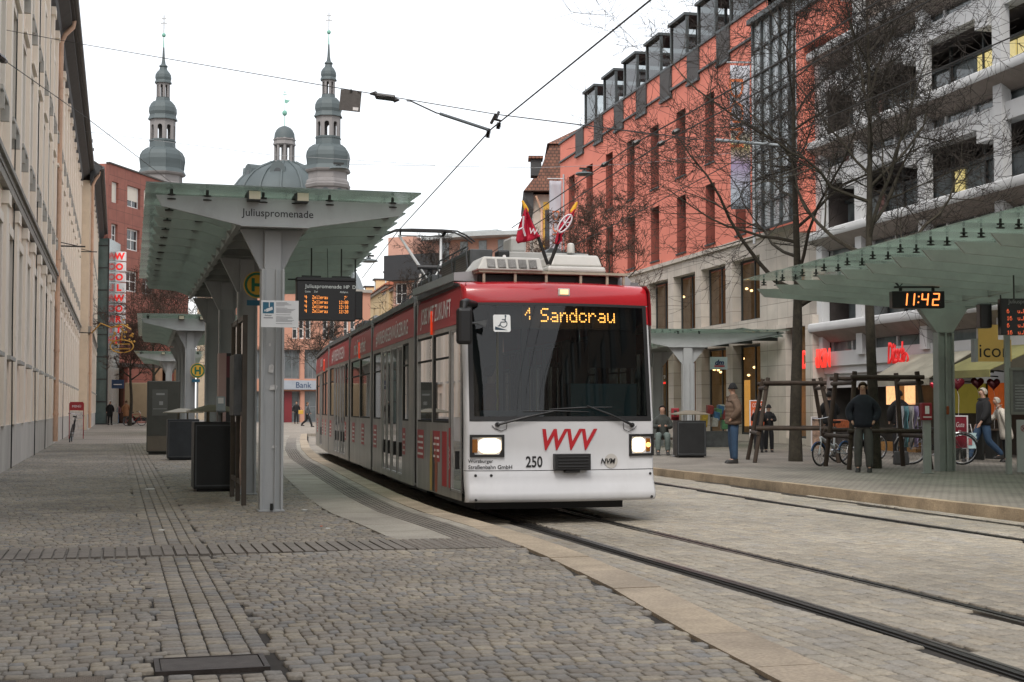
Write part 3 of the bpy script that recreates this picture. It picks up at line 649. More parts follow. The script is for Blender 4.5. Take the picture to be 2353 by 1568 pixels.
# --- roof equipment of the first module
def rx(u, Z): return (W(u, 700, Z)-Vector((TX,TY,0))).x
def rz(v, Z): return W(1250, v, Z).z
def rbox(mb, u0, u1, v0, v1, Z, dep, m=0): mb.box(rx(u0,Z), rx(u1,Z), Z-16.6, Z-16.6+dep, rz(v1,Z), rz(v0,Z), m)
w = MB(TM); w.box(-.95,.98,.45,1.5,2.915,2.945); 
for x in (-.9,-.5,-.1,.35,.7,.92): w.box(x,x+.03,.47,.5,2.8,2.915)
w.build('equipment_rail', M_tan, tram)
w = MB(TM); w.box(-.9,.9,.6,1.4,2.81,2.9); w.build('gap_shade_block', M_black, tram)  # black block standing in for the shade in the gap below the rail
w = MB(TM); x0, x1 = rx(1110,17.1), rx(1278,17.1)
w.hexa([(x0,.42,2.945),(x1,.42,2.945),(x1,1.2,2.945),(x0,1.2,2.945)], [(x0+.09,.50,3.115),(x1-.02,.50,3.115),(x1-.02,1.2,3.13),(x0+.14,1.2,3.13)]); ac = w.build('air_conditioner', M_cream, tram, bevel=.02)
w = MB(TM)
for k in range(5):
    a = x0+.13+k*(x1-x0-.18)/5; b = a+(x1-x0-.18)/5-.03
    w.add([(a,.425,2.975),(b,.425,2.975),(b,.483,3.085),(a,.483,3.085)], [(0,1,2,3)])
w.build('grille', mat('grille_dark', (.03,.03,.03), .5, var=.3, scale=40), ac)
w = MB(TM)
for k in range(5):
    a = x0+.13+k*(x1-x0-.18)/5; b = a+(x1-x0-.18)/5-.03
    for j in range(14): t = a+(b-a)*(j+.5)/14; w.tube([(t,.42,2.978),(t,.478,3.084)], .0025, 4)
w.build('fins', M_alu, ac)
w = MB(TM); x0, x1 = rx(1284,17.2), rx(1436,17.2)
w.hexa([(x0,.45,2.946),(x1,.45,2.946),(x1,1.4,2.946),(x0,1.4,2.946)], [(x0+.01,.46,3.02),(x1-.01,.46,3.02),(x1-.01,1.4,3.02),(x0+.01,1.4,3.02)])
w.hexa([(x0+.05,.48,3.02),(x1-.04,.48,3.02),(x1-.04,1.35,3.02),(x0+.05,1.35,3.02)], [(x0+.09,.53,3.17),(x1-.08,.53,3.17),(x1-.08,1.3,3.17),(x0+.09,1.3,3.17)]); w.build('roof_cover', M_cream, tram, bevel=.025)
w = MB(TM); rbox(w,1189,1400,568,640,18.4,1.2); w.build('equipment_box', M_equip, tram, bevel=.01)
w = MB(TM); rbox(w,1198,1240,531,570,18.5,.4); w.build('exhaust_cover', M_equip, tram, bevel=.04)
w = MB(TM); rbox(w,1283,1390,565.5,569,18.6,.6); x = rx(1295,18.8); w.hexa([(x-.1,2.1,3.34),(x+.2,2.1,3.34),(x+.2,2.5,3.34),(x-.1,2.5,3.34)], [(x,2.1,3.43),(x+.12,2.1,3.43),(x+.12,2.5,3.43),(x,2.5,3.43)]); w.build('roof_hatch', M_dgrey, tram)
w = MB(TM); x = rx(1356.5,18.3); w.lathe([(.055,3.33),(.05,3.43),(.042,3.455),(.02,3.465)], 14, 0, (x,1.75,0)); w.build('antenna', M_cream, tram, smooth=40)
w = MB(TM); x = rx(1174,17.9); w.box(x-.08,x+.08,1.15,1.35,3.12,3.28); hn = w.build('speaker', M_black, tram, bevel=.03)
w = MB(TM); w.tube([(x,1.15,3.19),(x,1.138,3.19)], .022, 12); w.build('speaker_cone', M_letw, hn)
w = MB(TM); 
w.hexa([(-1.2,.75,2.83),(-.88,.75,2.83),(-.88,.80,2.83),(-1.2,.80,2.83)], [(-1.2,.75,2.93),(-.88,.75,2.96),(-.88,.80,2.96),(-1.2,.80,2.93)]); w.box(-1.2,-1.15,.8,3.3,2.83,2.93)
w.build('roof_fairing', mat('fairing_grey', (.3,.31,.32), .4, var=.1), tram); w = MB(TM)
w.hexa([(.94,.75,2.82),(1.17,.75,2.82),(1.17,.80,2.82),(.94,.80,2.82)], [(.94,.75,2.93),(1.09,.75,2.93),(1.09,.80,2.93),(.94,.80,2.93)]); w.build('roof_fairing', mat('fairing_grey', (.3,.31,.32), .4, var=.1), tram)
# long resistor banks on the roofs
M_mesh_ = brick_mat('grille_mesh', (.02,.018,.016), (.03,.026,.022), (.12,.10,.085), .03, .03, .007, axes='YZ', bump=.2)
def bank(i, s0, s1, x0, x1, z0, z1):
    A, d, n, Ln = seg_frame(i); F_ = TM @ FR(A, n, d, (0,0,1)); w = MB(F_); w.box(x0,x1,s0,s1,z0,z1); b = w.build('resistor_box', M_dgrey, tram, bevel=.01)
    w = MB(F_); k = max(1, int((s1-s0)/.7))
    for j in range(k): a = s0+(s1-s0)*(j+.1)/k; c = s0+(s1-s0)*(j+.9)/k; w.box(x0-.012,x0-.002,a,c,z0+.05,z1-.06)
    w.build('mesh_panel', M_mesh_, b)
    w = MB(F_)
    for j in range(k+1): a = s0+(s1-s0)*j/k; w.tube([(x0-.02,a,z0),(x0-.05,a,z1-.03),(x0-.02,a,z1+.02)], .012, 5)
    w.tube([(x0-.04,s0,z1+.03),(x0-.04,s1,z1+.03)], .012, 5); w.build('roof_cable', M_dgrey, b)
bank(0,1.25,3.2,.32,.62,2.86,3.30); bank(1,.3,1.8,.28,1.9,2.86,3.2); bank(1,2.1,4.2,.4,1.9,2.86,3.1); bank(2,2.6,4.0,.4,1.9,2.86,3.08); bank(3,.4,2.4,.35,1.9,2.86,3.15); bank(3,2.8,5.0,.4,1.9,2.86,3.06); bank(4,.5,3.0,.4,1.8,2.86,3.1); bank(4,3.6,6.0,.4,1.8,2.86,3.2)
# pantograph on the third module
A, d, n, Ln = seg_frame(2); PF = TM @ FR(A, n, d, (0,0,1)); pg = None
w = MB(PF); c = 1.2; y = 1.15
w.box(c-.5,c+.5,y-.5,y-.42,2.86,2.98); w.box(c-.5,c+.5,y+.42,y+.5,2.86,2.98); w.box(c-.45,c-.38,y-.5,y+.5,2.98,3.05); w.box(c+.38,c+.45,y-.5,y+.5,2.98,3.05); pg = w.build('pantograph', M_dgrey, tram)
w = MB(PF); w.tube([(c,y+.35,3.05),(c,y-.25,3.9)], [.07,.05], 8); w.tube([(c-.25,y-.25,3.93),(c+.25,y-.25,3.93)], .045, 8); w.tube([(c+.1,y+.2,3.05),(c+.12,y-.2,3.85)], .02, 6); w.build('lower_arm', M_black, pg)
w = MB(PF); w.tube([(c-.2,y-.25,3.93),(c-.52,y+.35,4.60)], [.032,.024], 6); w.tube([(c+.2,y-.25,3.93),(c+.30,y+.35,4.60)], [.032,.024], 6)
w.tube([(c-.2,y-.25,3.93),(c,y-.3,3.62),(c+.2,y-.25,3.93)], .022, 6); w.tube([(c-.55,y+.35,4.60),(c+.5,y+.35,4.60)], .014, 6); w.build('upper_arm', mat('arm_grey', (.45,.46,.46), .45, .3, var=.1), pg)
w = MB(PF)
for yy in (y+.22, y+.48): w.tube([(c-.95,yy,4.50),(c-.78,yy,4.62),(c-.6,yy,4.70),(c-.3,yy,4.715),(c+.3,yy,4.715),(c+.6,yy,4.70),(c+.78,yy,4.62),(c+.95,yy,4.50)], .018, 6)
w.box(c-.5,c+.5,y+.2,y+.5,4.69,4.71); w.tube([(c-.5,y+.35,4.60),(c-.5,y+.35,4.7)], .02, 6); w.tube([(c+.32,y+.35,4.60),(c+.4,y+.35,4.7)], .03, 6); w.build('contact_strip', M_black, pg)
# flags crossing above the windscreen: things fixed on the roof
M_flag = mat('flag_red', (.50,.012,.045), .6, var=.08, scale=9); M_fy = mat('flag_tip_yellow', (.75,.40,.02), .5); M_fw = mat('flag_white', (.7,.62,.66), .7, var=0)
def flag(base, top, outline, marks, lab, sgn):
    b = W(*base, 17.15); t = W(*top, 17.15); e = empty('flag', b, label=lab, cat='flag', group='flags on the tram roof'); loc = Matrix.Translation(-b)
    w = MB(loc); w.tube([b-Vector((0,0,.08)), b.lerp(t,.45)], .022, 8); w.tube([b.lerp(t,.45), b.lerp(t,.82)], .010, 6); w.build('pole', M_black, e)
    w = MB(loc); w.tube([b.lerp(t,.80), b.lerp(t,.83), b.lerp(t,.9), t], [.022,.03,.026,.012], 8); w.build('finial', M_fy, e)
    # cloth: folded grid between the pole edge and the free edge
    rows = []; n_ = len(outline)
    for r, (l, rr) in enumerate(outline):
        P0 = W(*l, 17.13); P1 = W(*rr, 17.13); row = []
        for k in range(15):
            t_ = k/14; p = P0.lerp(P1, t_); p = p+Vector((0, .035*math.sin(t_*11+r*.5)*(1 if 0 < k < 14 else .4), 0)); row.append(p)
        rows.append(row)
    w = MB(loc); w.grid(rows); c = w.build('cloth', M_flag, e, smooth=80); sm = c.modifiers.new('s','SOLIDIFY'); sm.thickness = .003
    return e, c, loc
f1, c1, l1 = flag((1259,593),(1200,461),[((1207,478),(1208,478)),((1199,500),(1218,502)),((1192,520),(1227,522)),((1188,538),(1236,538)),((1186,552),(1243,543)),((1190,560),(1225,552))], None, 'red flag leaning left on the tram roof, partly behind a grey cover', -1)
f2, c2, l2 = flag((1262.6,593),(1326,464.6),[((1319,482),(1321,481)),((1306,492),(1315,500)),((1293,508),(1307,516)),((1283,522),(1298,530)),((1280,538),(1290,543)),((1276,552),(1293,553)),((1275,562),(1283,562))], None, 'red flag with a white ring emblem leaning right on the tram roof', 1)
w = MB(l2 @ FR(W(1298,514,17.06), (.6,0,.8), (-.8,0,.6))); 
w.tube([(.13*math.cos(a), .055*math.sin(a), 0) for a in np.linspace(0, 6.28, 25)], .010, 4); w.tube([(-.12,0,0),(.12,0,0)], .008, 4); w.tube([(-.02,-.05,0),(.02,.05,0)], .008, 4); w.tube([(.06,-.045,0),(0,0,0),(.06,.045,0)], .007, 4); w.build('emblem', M_fw, c2)
w = MB(l1 @ FR(W(1207,520,17.06), (1,0,0), (0,0,1))); w.tube([(-.09,-.05,0),(-.03,-.02,0),(-.02,.12,0)], .012, 4); w.tube([(-.03,-.02,0),(.0,-.12,0)], .012, 4); w.build('emblem', M_fw, c1)
text('W', l1 @ FR(W(1225,532,17.06), (1,0,-.2), (.2,0,1)), M_fw, c1, h=.07, bold=.02)
# ================================================================== BUS AND TRAM SHELTERS
M_post = mat('shelter_paint', (.34,.355,.36), .45, var=.07, scale=3, grime=.35, stretch=(1,1,.4)); M_rib = mat('shelter_rib_paint', (.31,.33,.315), .5, var=.1, scale=2.5, grime=.3)
M_bolt = mat('bolt_dark', (.03,.032,.03), .5, .4)
def canopy_glass():
    m = bpy.data.materials.new('canopy_glass'); m.use_nodes = True; nt = m.node_tree; N = nt.nodes; L = nt.links; N.clear()
    o = N.new('ShaderNodeOutputMaterial'); t = N.new('ShaderNodeBsdfTransparent'); t.inputs[0].default_value = (.80,.92,.84,1)
    tr = N.new('ShaderNodeBsdfTranslucent'); tr.inputs[0].default_value = (.78,.88,.80,1); df = N.new('ShaderNodeBsdfDiffuse'); df.inputs[0].default_value = (.30,.40,.34,1)
    g = N.new('ShaderNodeBsdfGlossy'); g.inputs['Roughness'].default_value = .08; f = N.new('ShaderNodeFresnel'); f.inputs[0].default_value = 1.45
    ge = N.new('ShaderNodeNewGeometry'); n = N.new('ShaderNodeTexNoise'); n.inputs['Scale'].default_value = 1.3; n.inputs['Detail'].default_value = 8; L.new(ge.outputs['Position'], n.inputs['Vector'])
    r = N.new('ShaderNodeMapRange'); r.inputs[1].default_value = .35; r.inputs[2].default_value = .65; r.inputs[3].default_value = .45; r.inputs[4].default_value = .75; L.new(n.outputs[0], r.inputs[0])
    a = N.new('ShaderNodeMixShader'); a.inputs[0].default_value = .15; L.new(tr.outputs[0], a.inputs[1]); L.new(df.outputs[0], a.inputs[2])
    b = N.new('ShaderNodeMixShader'); L.new(r.outputs[0], b.inputs[0]); L.new(a.outputs[0], b.inputs[1]); L.new(t.outputs[0], b.inputs[2])
    c = N.new('ShaderNodeMixShader'); L.new(f.outputs[0], c.inputs[0]); L.new(b.outputs[0], c.inputs[1]); L.new(g.outputs[0], c.inputs[2]); L.new(c.outputs[0], o.inputs[0]); return m
M_cg = canopy_glass()
fit = MB(); fit.lathe([(.055,0),(.06,.012),(.02,.02),(.018,.045),(.05,.05),(.05,.065),(.018,.07),(.018,.13)], 10); 
FIT = None
def shelter(loc, rz, n, xl0, xl1, xr0, xr1, cols, label, group, k0=-.41, k1=.41, ztip=3.70, zmid=3.44, zg=3.87, front_text=None, detail=True, colw=.28, sp=1.0, lights=True):
    """local: y runs back from the name beam, x to the right; post centre at x=0; beam tips at xl (left), xr (right)"""
    global FIT
    e = empty('shelter', loc, rz, label=label, cat='shelter', group=group)
    L_ = (n-1)*sp
    for k in range(n):
        t = k/(n-1); y = k*sp; xl = xl0+(xl1-xl0)*t; xr = xr0+(xr1-xr0)*t
        top = zg-.10; th = .05 if k == 0 else .03
        poly = [(xl,top),(xl+.07,ztip-.06),(k0,zmid),(k1,zmid),(xr-.1,ztip-.08),(xr,ztip+.02),(xr+.02,top)]
        if k: poly = [(xl,top),(xl+.07,ztip-.06),(xl+.45*abs(xl),ztip-.10),(k0,zmid+.05),(k1,zmid+.05),(xr-.45*xr,ztip-.12),(xr-.1,ztip-.08),(xr+.02,top)]
        m = MB(); m.prism(poly, (0,y-th/2,0), (1,0,0), (0,0,1), (0,th,0))
        m.hexa([(k0,y-.06,zmid-.012),(k1,y-.06,zmid-.012),(k1,y+.06,zmid-.012),(k0,y+.06,zmid-.012)], [(k0,y-.06,zmid-.002),(k1,y-.06,zmid-.002),(k1,y+.06,zmid-.002),(k0,y+.06,zmid-.002)]) if k == 0 else None
        rb = m.build('name_beam' if k == 0 else 'rib', M_post if k == 0 else M_rib, e)
        if detail:
            if FIT is None: FIT = fit.mesh('glass_fitting', M_bolt, 40)
            for xx in (xl+.18, xl+.18+.42*(k0-xl), .35*k0, .6*k1, k1+.25, xr-.18):
                f = link('glass_fitting', FIT, rb); f.location = (xx, y-.0, zg-.15)
        else:
            m = MB(); 
            for xx in (xl+.18, .5*k0, .6*k1, xr-.18): m.lathe([(.05,zg-.12),(.02,zg-.08),(.05,zg-.04)], 6, 0, (xx,y,0))
            m.build('glass_fittings', M_bolt, rb)
        if k < n-1 or True:
            m = MB(); ya, yb = (y-.30 if k == 0 else y-.5*sp+.006), (y+.5*sp-.006 if k < n-1 else y+.3)
            m.box(xl-.12, xr+.12+(.0 if k%2 else .0), ya, yb, zg-.008, zg+.010); m.build('glass_panel', M_cg, e)
    # edge beams at the kinks and little gusset plates
    m = MB()
    for kx in (k0, k1):
        m.box(kx-.03,kx+.03,0,L_,zmid+.02,zmid+.14)
        for k in range(n-1):
            y = k*sp; m.add([(kx-.1,y+.03,zmid+.06),(kx+.1,y+.03,zmid+.06),(kx,y+.35,zmid+.0)], [(0,1,2)])
    m.box(k0,k1,.1,L_,zmid+.16,zmid+.19); m.build('edge_beam', M_rib, e)
    for i, cy in enumerate(cols):
        m = MB(); w = colw/2; zt = zmid-.5
        m.box(-w+.02,w-.02,cy-.05,cy+.05,0,zt); m.box(-w,-w+.03,cy-.11,cy+.11,0,zt); m.box(w-.03,w,cy-.11,cy+.11,0,zt)
        m.box(-w+.03,-w+.05,cy-.09,cy+.09,0,zt); m.box(.035,.05,cy-.09,cy-.05,0,zt) if i == 0 else None
        # flared head
        m.box(-w+.04,w-.04,cy-.04,cy+.04,zt,zmid-.02); lo = [(-w,cy+.05,zt),(w,cy+.05,zt),(w,cy+.10,zt),(-w,cy+.10,zt)]; m.hexa(lo, [(k0+.02,cy+.05,zmid-.0),(k1-.02,cy+.05,zmid),(k1-.02,cy+.10,zmid),(k0+.02,cy+.10,zmid)])
        m.box(-w-.02,w+.02,cy-.13,cy+.13,0,.02)
        po = m.build('post', M_post, e, bevel=.004)
        if i == 0: m = MB(); m.tube([(0,cy-.135,.02),(0,cy-.135,.10)], .02, 8); m.build('anchor_bolt', M_bolt, po)
    if lights:
        for x in (k0+.35*k1+.0, k1*.75):
            m = MB(); m.box(x-.075,x+.075,-.18,.25,zg-.145,zg-.03); l = m.build('floodlight', M_bolt, e)
            m = MB(); m.box(x-.06,x+.075,-.185,-.18,zg-.13,zg-.035); m.build('lamp_front', mat('lamp_cream', (.6,.54,.42), .5, var=.05), l)
    if front_text: text(front_text, FR((.03,-.028,3.585), (1,0,0), (0,0,1)), M_letb, e, w=.86, bold=.006, name='lettering')
    return e
g1 = 'glass roofed shelters on the left platform'
S1 = shelter((1.81,17.25,0), 0, 13, -1.40,-1.30, 1.62,2.6, (.26,3.75,7.7,11.6), 'nearest green glass shelter, with Juliuspromenade on its front beam', g1, front_text='Juliuspromenade')
def locx(u, Z): return W(u, 900, Z)
p2 = W(436.5, 938, 40); S2 = shelter((p2.x,p2.y,0), math.radians(-1), 13, -1.35,-1.35, 1.6,1.9, (.26,4,8,12), 'middle green glass shelter, its white beam showing left of the first shelter posts', g1, detail=False)
p3 = W(387, 938, 66); S3 = shelter((p3.x,p3.y,0), math.radians(-2), 12, -1.45,-1.4, 1.5,1.6, (.26,4,8), 'farthest and smallest green glass shelter on the left platform', g1, detail=False)
g2 = 'glass roofed shelters on the right platform'
# right shelter: local x axis points to the track side (left); far end post is in view, roof comes towards the camera
pR = W(2170, 938, 28.3)
SR = empty('shelter', (pR.x, pR.y, 0), math.radians(-7), label='large green glass shelter with an orange clock, coming in from the right', cat='shelter', group=g2)
n = 13
for k in range(n):
    y = -k*1.0; xl, xr = -3.85+.03*k, 1.9; zmid, zg = 3.22, 3.80
    poly = [(xl,3.58),(xl+.15,3.42),(-.55,zmid),(.5,zmid),(xr,3.5),(xr,3.6)]
    m = MB(); m.prism(poly, (0,y-.02,0), (1,0,0), (0,0,1), (0,.04,0)); rb = m.build('rib', M_rib, SR)
    for xx in (xl+.14, xl+.40, xl+1.7, -1.0):
        f = link('glass_fitting', FIT, rb); f.location = (xx, y, zg-.15)
    m = MB(); m.box(xl-.12,xr+.1,y-.5+.004,y+.5-.004,zg-.008,zg+.01); m.build('glass_panel', M_cg, SR)
m = MB(); 
for kx in (-.55,.5): m.box(kx-.03,kx+.03,-12,0,zmid+.03,zmid+.15)
m.build('edge_beam', M_rib, SR)
for cy in (0,-5,-10.5):
    m = MB(); w = .17; zt = 2.75; m.box(-w,-w+.03,cy-.12,cy+.12,0,zt); m.box(w-.03,w,cy-.12,cy+.12,0,zt); m.box(-w+.03,w-.03,cy-.03,cy+.03,0,zt); m.box(.0,.03,cy-.1,cy-.03,0,zt)
    m.hexa([(-w,cy-.08,zt),(w,cy-.08,zt),(w,cy+.08,zt),(-w,cy+.08,zt)], [(-.53,cy-.08,zmid),(.48,cy-.08,zmid),(.48,cy+.08,zmid),(-.53,cy+.08,zmid)]); m.build('post', M_rib, SR)
pR2 = W(1581, 938, 43)
SR2 = shelter((pR2.x,pR2.y,0), math.radians(-8), 10, -2.6,-2.8, 3.0,3.0, (0,4,8), 'green glass shelter behind the right corner of the tram', g2, detail=False, k0=-.6, k1=.6, ztip=3.55, zmid=3.1, zg=3.62, colw=.36, lights=False)

for (x_, z_, w_, h_) in ((1.80,1.73,.035,.055),(1.83,1.50,.05,.035),(1.84,.78,.03,.018),(1.78,2.02,.012,.02)):
    m = MB(Matrix.Translation((-1.81,-17.25,0))); m.prism([(-w_,-h_*.8),(w_*.6,-h_),(w_,h_*.5),(w_*.2,h_),(-w_*.8,h_*.7)], (x_,17.438,z_), (1,0,0), (0,0,1), (0,.002,0)); m.build('torn_sticker', mat('sticker_torn', (.5,.5,.49), .8, var=.2, scale=30), S1)
# ---- things hung on and standing under the first shelter
M_panelw = mat('sign_white', (.62,.64,.65), .5, var=.03)
def board(u0, u1, v0, v1, Z, th, matl, name, **t):
    a = W(u0, v1, Z); b = W(u1, v0, Z); c = (a+b)/2; c.z = 0; ax = Vector((1,0,0))
    return a, b
# surveillance notice on the post
e = empty('notice_board', (1.855,17.05,2.37), label='white camera surveillance notice fixed to the front shelter post', cat='notice')
w_, h_ = .222, .160
m = MB(); m.box(-w_,w_,-.015,.0,-h_,h_); pn = m.build('panel', M_panelw, e)
blue = mat('notice_blue', (.01,.10,.17), .5, var=0); gt = mat('notice_text_grey', (.25,.26,.28), .6, var=0)
m = MB(); m.box(-w_+.02,-w_+.15,-.018,-.015,h_-.155,h_-.022); m.build('blue_field', blue, e)
m = MB(); m.prism([(-w_+.055,.055),(-w_+.13,.085),(-w_+.138,.05),(-w_+.063,.02)], (0,-.021,0), (1,0,0), (0,0,1), (0,.002,0)); m.box(-w_+.09,-w_+.1,-.021,-.018,.08,h_-.022); m.prism([(-w_+.035,.045),(-w_+.05,.05),(-w_+.055,.03),(-w_+.04,.025)], (0,-.021,0),(1,0,0),(0,0,1),(0,.002,0)); m.build('camera_symbol', M_panelw, e)
text('Achtung', FR((-w_+.083,-.0165,-.022),(1,0,0),(0,0,1)), M_letb, e, w=.08, bold=.02)
m = MB(); m.box(-w_+.03,-w_+.14,-.0165,-.0155,-.055,-.042)
random.seed(3); z = h_-.02
while z > -h_+.045:
    m.box(-w_+.175, -w_+.175+random.uniform(.10,.23), -.0165,-.0155, z-.006, z); z -= .0135 if random.random() < .7 else .026
m.build('small_print', gt, e)
# departure display hanging from the roof
M_disp = mat('display_black', (.008,.008,.009), .35, var=.05); M_dislet = mat('display_lettering', (.45,.47,.46), .5, var=0, emit=(.8,.85,.8), es=.15)
Zd = 17.9; a = W(679,737,Zd); b = W(821,646,Zd); cx = (a.x+b.x)/2; W2 = (b-a).length; w_ = abs(b.x-a.x)/2; z0, z1 = a.z, b.z; yd = (a.y+b.y)/2
e = empty('departure_display', (cx, yd, (z0+z1)/2), label='hanging departure board headed Juliuspromenade HP D with orange lines', cat='departure board', group='hanging departure boards'); h_ = (z1-z0)/2
m = MB(); m.box(-w_,w_,0,.16,-h_,h_); m.box(-w_-.004,w_+.004,-.01,.17,h_,h_+.045); cs = m.build('case', M_disp, e, bevel=.008)
m = MB(); 
for x in (-.18,.2): m.tube([(x,.08,h_+.04),(x,.08,h_+.42)], .010, 6); m.box(x-.12,x+.12,.06,.10,h_+.045,h_+.07)
m.tube([(.03,.08,h_),(.02,.08,h_+.42)], .004, 4); m.tube([(-w_-.1,.1,h_+.02),(-w_,.1,h_+.02)], .008, 4); m.build('hanger', M_bolt, e)
def fl(x, z): return FR((x,-.012,z), (1,0,0), (0,0,1))
sx = 2*w_/142.; mx = lambda u: (u-750)*sx; mz = lambda v: (691.5-v)*(2*h_/91.)
text('Juliuspromenade', fl(mx(742),mz(660)), M_dislet, e, w=88*sx, bold=.004); text('HP  D', fl(mx(806),mz(659)), M_dislet, e, w=29*sx, bold=.004)
text('Linie', fl(mx(705),mz(671)), M_dislet, e, w=13*sx); text('Ziel', fl(mx(724),mz(671)), M_dislet, e, w=9*sx); text('Abfahrt', fl(mx(792),mz(671)), M_dislet, e, w=20*sx)
for r, tm in enumerate((" 7'", '12:00', '12:10', '12:20')):
    m = MB(fl(0,0)); y = mz(688+r*10.6); hh = 8.2*sx; led(m, '4', mx(698), y, hh, .8, narrow=.9); led(m, 'Zellerau', mx(716), y, hh, .8, narrow=.67); led(m, tm, mx(780) if r else mx(788), y, hh, .8, narrow=.66); m.build('led_line', M_ledo, e)
e2 = empty('info_display', (cx+w_+.10, yd+.6, (z0+z1)/2), label='plain black box sign hanging just behind the departure board', cat='sign')
m = MB(); m.box(-.15,.09,0,.12,-h_+.06,h_-.07); m.build('case', M_disp, e2, bevel=.01); m = MB(); m.tube([(0,.06,h_-.08),(0,.06,h_+.35)], .01, 6); m.build('hanger', M_bolt, e2)
# tram stop sign H
def hsign(c, r, lab, post=True):
    e = empty('stop_sign', c, label=lab, cat='stop sign', group='round tram stop signs')
    m = MB(FR((0,0,0),(1,0,0),(0,0,1))); m.lathe([(r,-.02),(r,.0)], 40); d = m.build('disc', mat('sign_yellow', (.62,.36,.03), .5, var=.04), e)
    m = MB(); R = [((r*.93)*math.cos(a), -.004, (r*.93)*math.sin(a)) for a in np.linspace(0, 2*math.pi, 41)]
    for i in range(40):
        a0, a1 = R[i], R[i+1]; k = .80; m.add([(a0[0],-.004,a0[2]),(a1[0],-.004,a1[2]),(a1[0]*k,-.004,a1[2]*k),(a0[0]*k,-.004,a0[2]*k)], [(0,1,2,3)])
    q = r*.42; t = r*.12; m.box(-q,-q+2*t,-.006,-.002,-r*.5,r*.5); m.box(q-2*t,q,-.006,-.002,-r*.5,r*.5); m.box(-q+2*t,q-2*t,-.006,-.002,-t,t); m.build('green_ring_and_h', mat('sign_green', (.01,.13,.06), .5, var=0), d)
    m = MB(); m.box(-r*.75,r*.3,.0,.02,-r*1.55,-r*1.15); m.build('line_plate', blue, e)
    if post: m = MB(); m.tube([(0,.04,-c[2]),(0,.04,r*.6)], .025, 8); m.build('pole', M_post, e)
hp = W(591, 655, 18.6); hsign((hp.x,hp.y,hp.z), .175, 'round yellow and green H sign half hidden by the front shelter post', False)
hp = W(446, 852, 40); hsign((hp.x+.1,hp.y,hp.z), .21, 'small round H sign beside the middle shelter post')
# glazed wind screen and timetable cases between the posts
M_frameb = mat('frame_brown', (.075,.062,.05), .5, .3, var=.2, scale=5); M_clr = glass('clear_glass', (.62,.66,.62), (.05,.05,.045), .85, .04)
e = empty('wind_screen', (1.78,18.6,0), label='framed glass wind screen with a torn poster behind the front shelter post', cat='wind screen')
m = MB()
for y in (0,.95,1.9): m.box(-.23,-.17,y-.03,y+.03,0,2.45)
m.box(-.22,-.18,.03,1.87,2.39,2.45); m.box(-.22,-.18,.03,1.87,.25,.31); m.build('frame', M_frameb, e)
m = MB(); m.quad((-.2,.03,.31),(-.2,1.87,.31),(-.2,1.87,2.39),(-.2,.03,2.39)); m.build('pane', M_clr, e)
m = MB(); m.box(-.33,-.17,.1,.8,1.15,1.95); m.build('timetable_case', M_dgrey, e, bevel=.01)
m = MB(); m.prism([(.03,.35),(.1,1.2),(.2,1.35),(.25,.9),(.2,.7),(.3,.45),(.22,.3),(.1,.2)], (-.235,.0,0), (0,1,0), (0,0,1), (.003,0,0)); m.build('poster', mat('poster_skin', (.45,.33,.28), .6, var=.5, scale=6), e)
# litter bins, ticket machine, advertising pillar
def bin_(p, rz, wx, wy, h, lab, roof=True, c=(.016,.017,.018), grp='dark steel litter bins'):
    e = empty('litter_bin', p, rz, label=lab, cat='litter bin', group=grp); bm = mat('bin_dark_%d'%int(c[2]*1000), c, .45, .3, var=.2, scale=4)
    m = MB(); m.box(-wx,wx,-wy,wy,.04,h); m.box(-wx+.05,wx-.05,-wy+.05,wy-.05,0,.04); b = m.build('body', bm, e, bevel=.01)
    m = MB()
    for s in (-wx-.008,): m.box(-wx+.02,wx-.02,-wy-.008,-wy,h-.06,h-.04); m.box(-wx+.02,wx-.02,-wy-.008,-wy,.08,.1); m.box(-wx+.02,-wx+.04,-wy-.008,-wy,.1,h-.06); m.box(wx-.04,wx-.02,-wy-.008,-wy,.1,h-.06)
    m.build('door_frame', mat('bin_edge', (.07,.075,.08), .5, .3), b)
    if roof:
        m = MB()
        for x in (-.3,.3):
            for y in (-.5,.5): m.tube([(x*wx,y*wy,h),(x*wx,y*wy,h+.20)], .014, 6)
        m.hexa([(-wx*1.25,-wy*1.2,h+.17),(wx*1.25,-wy*1.2,h+.17),(wx*1.25,wy*1.2,h+.17),(-wx*1.25,wy*1.2,h+.17)], [(-.1,-.08,h+.26),(.1,-.08,h+.26),(.1,.08,h+.26),(-.1,.08,h+.26)])
        m.hexa([(-wx*1.25,-wy*1.2,h+.15),(wx*1.25,-wy*1.2,h+.15),(wx*1.25,wy*1.2,h+.15),(-wx*1.25,wy*1.2,h+.15)], [(-wx*1.25,-wy*1.2,h+.169),(wx*1.25,-wy*1.2,h+.169),(wx*1.25,wy*1.2,h+.169),(-wx*1.25,wy*1.2,h+.169)])
        m.build('rain_hood', mat('hood_bronze', (.20,.18,.13), .45, .5, var=.2), e)
    return e
p = G(495, 1130); bin_((p.x,p.y+.4,0), 0, .32, .4, 1.04, 'black litter bin with a thin metal hood nearest the first shelter, below a ticket reader')
p = G(421, 1058); bin_((p.x,p.y+.4,0), 0, .37, .37, .98, 'dark grey litter bin with a pale framed door, left of the black one', c=(.03,.035,.04))
p = G(375, 1045); tmx = empty('ticket_machine', (p.x,p.y+.35,0), label='tall olive grey ticket machine standing left of the litter bins', cat='ticket machine')
M_olive = mat('machine_olive', (.045,.047,.038), .5, .2, var=.15, scale=3)
m = MB(); m.box(-.43,.43,-.35,.35,.06,1.98); m.box(-.38,.38,-.3,.3,0,.06); bd = m.build('body', M_olive, tmx, bevel=.02)
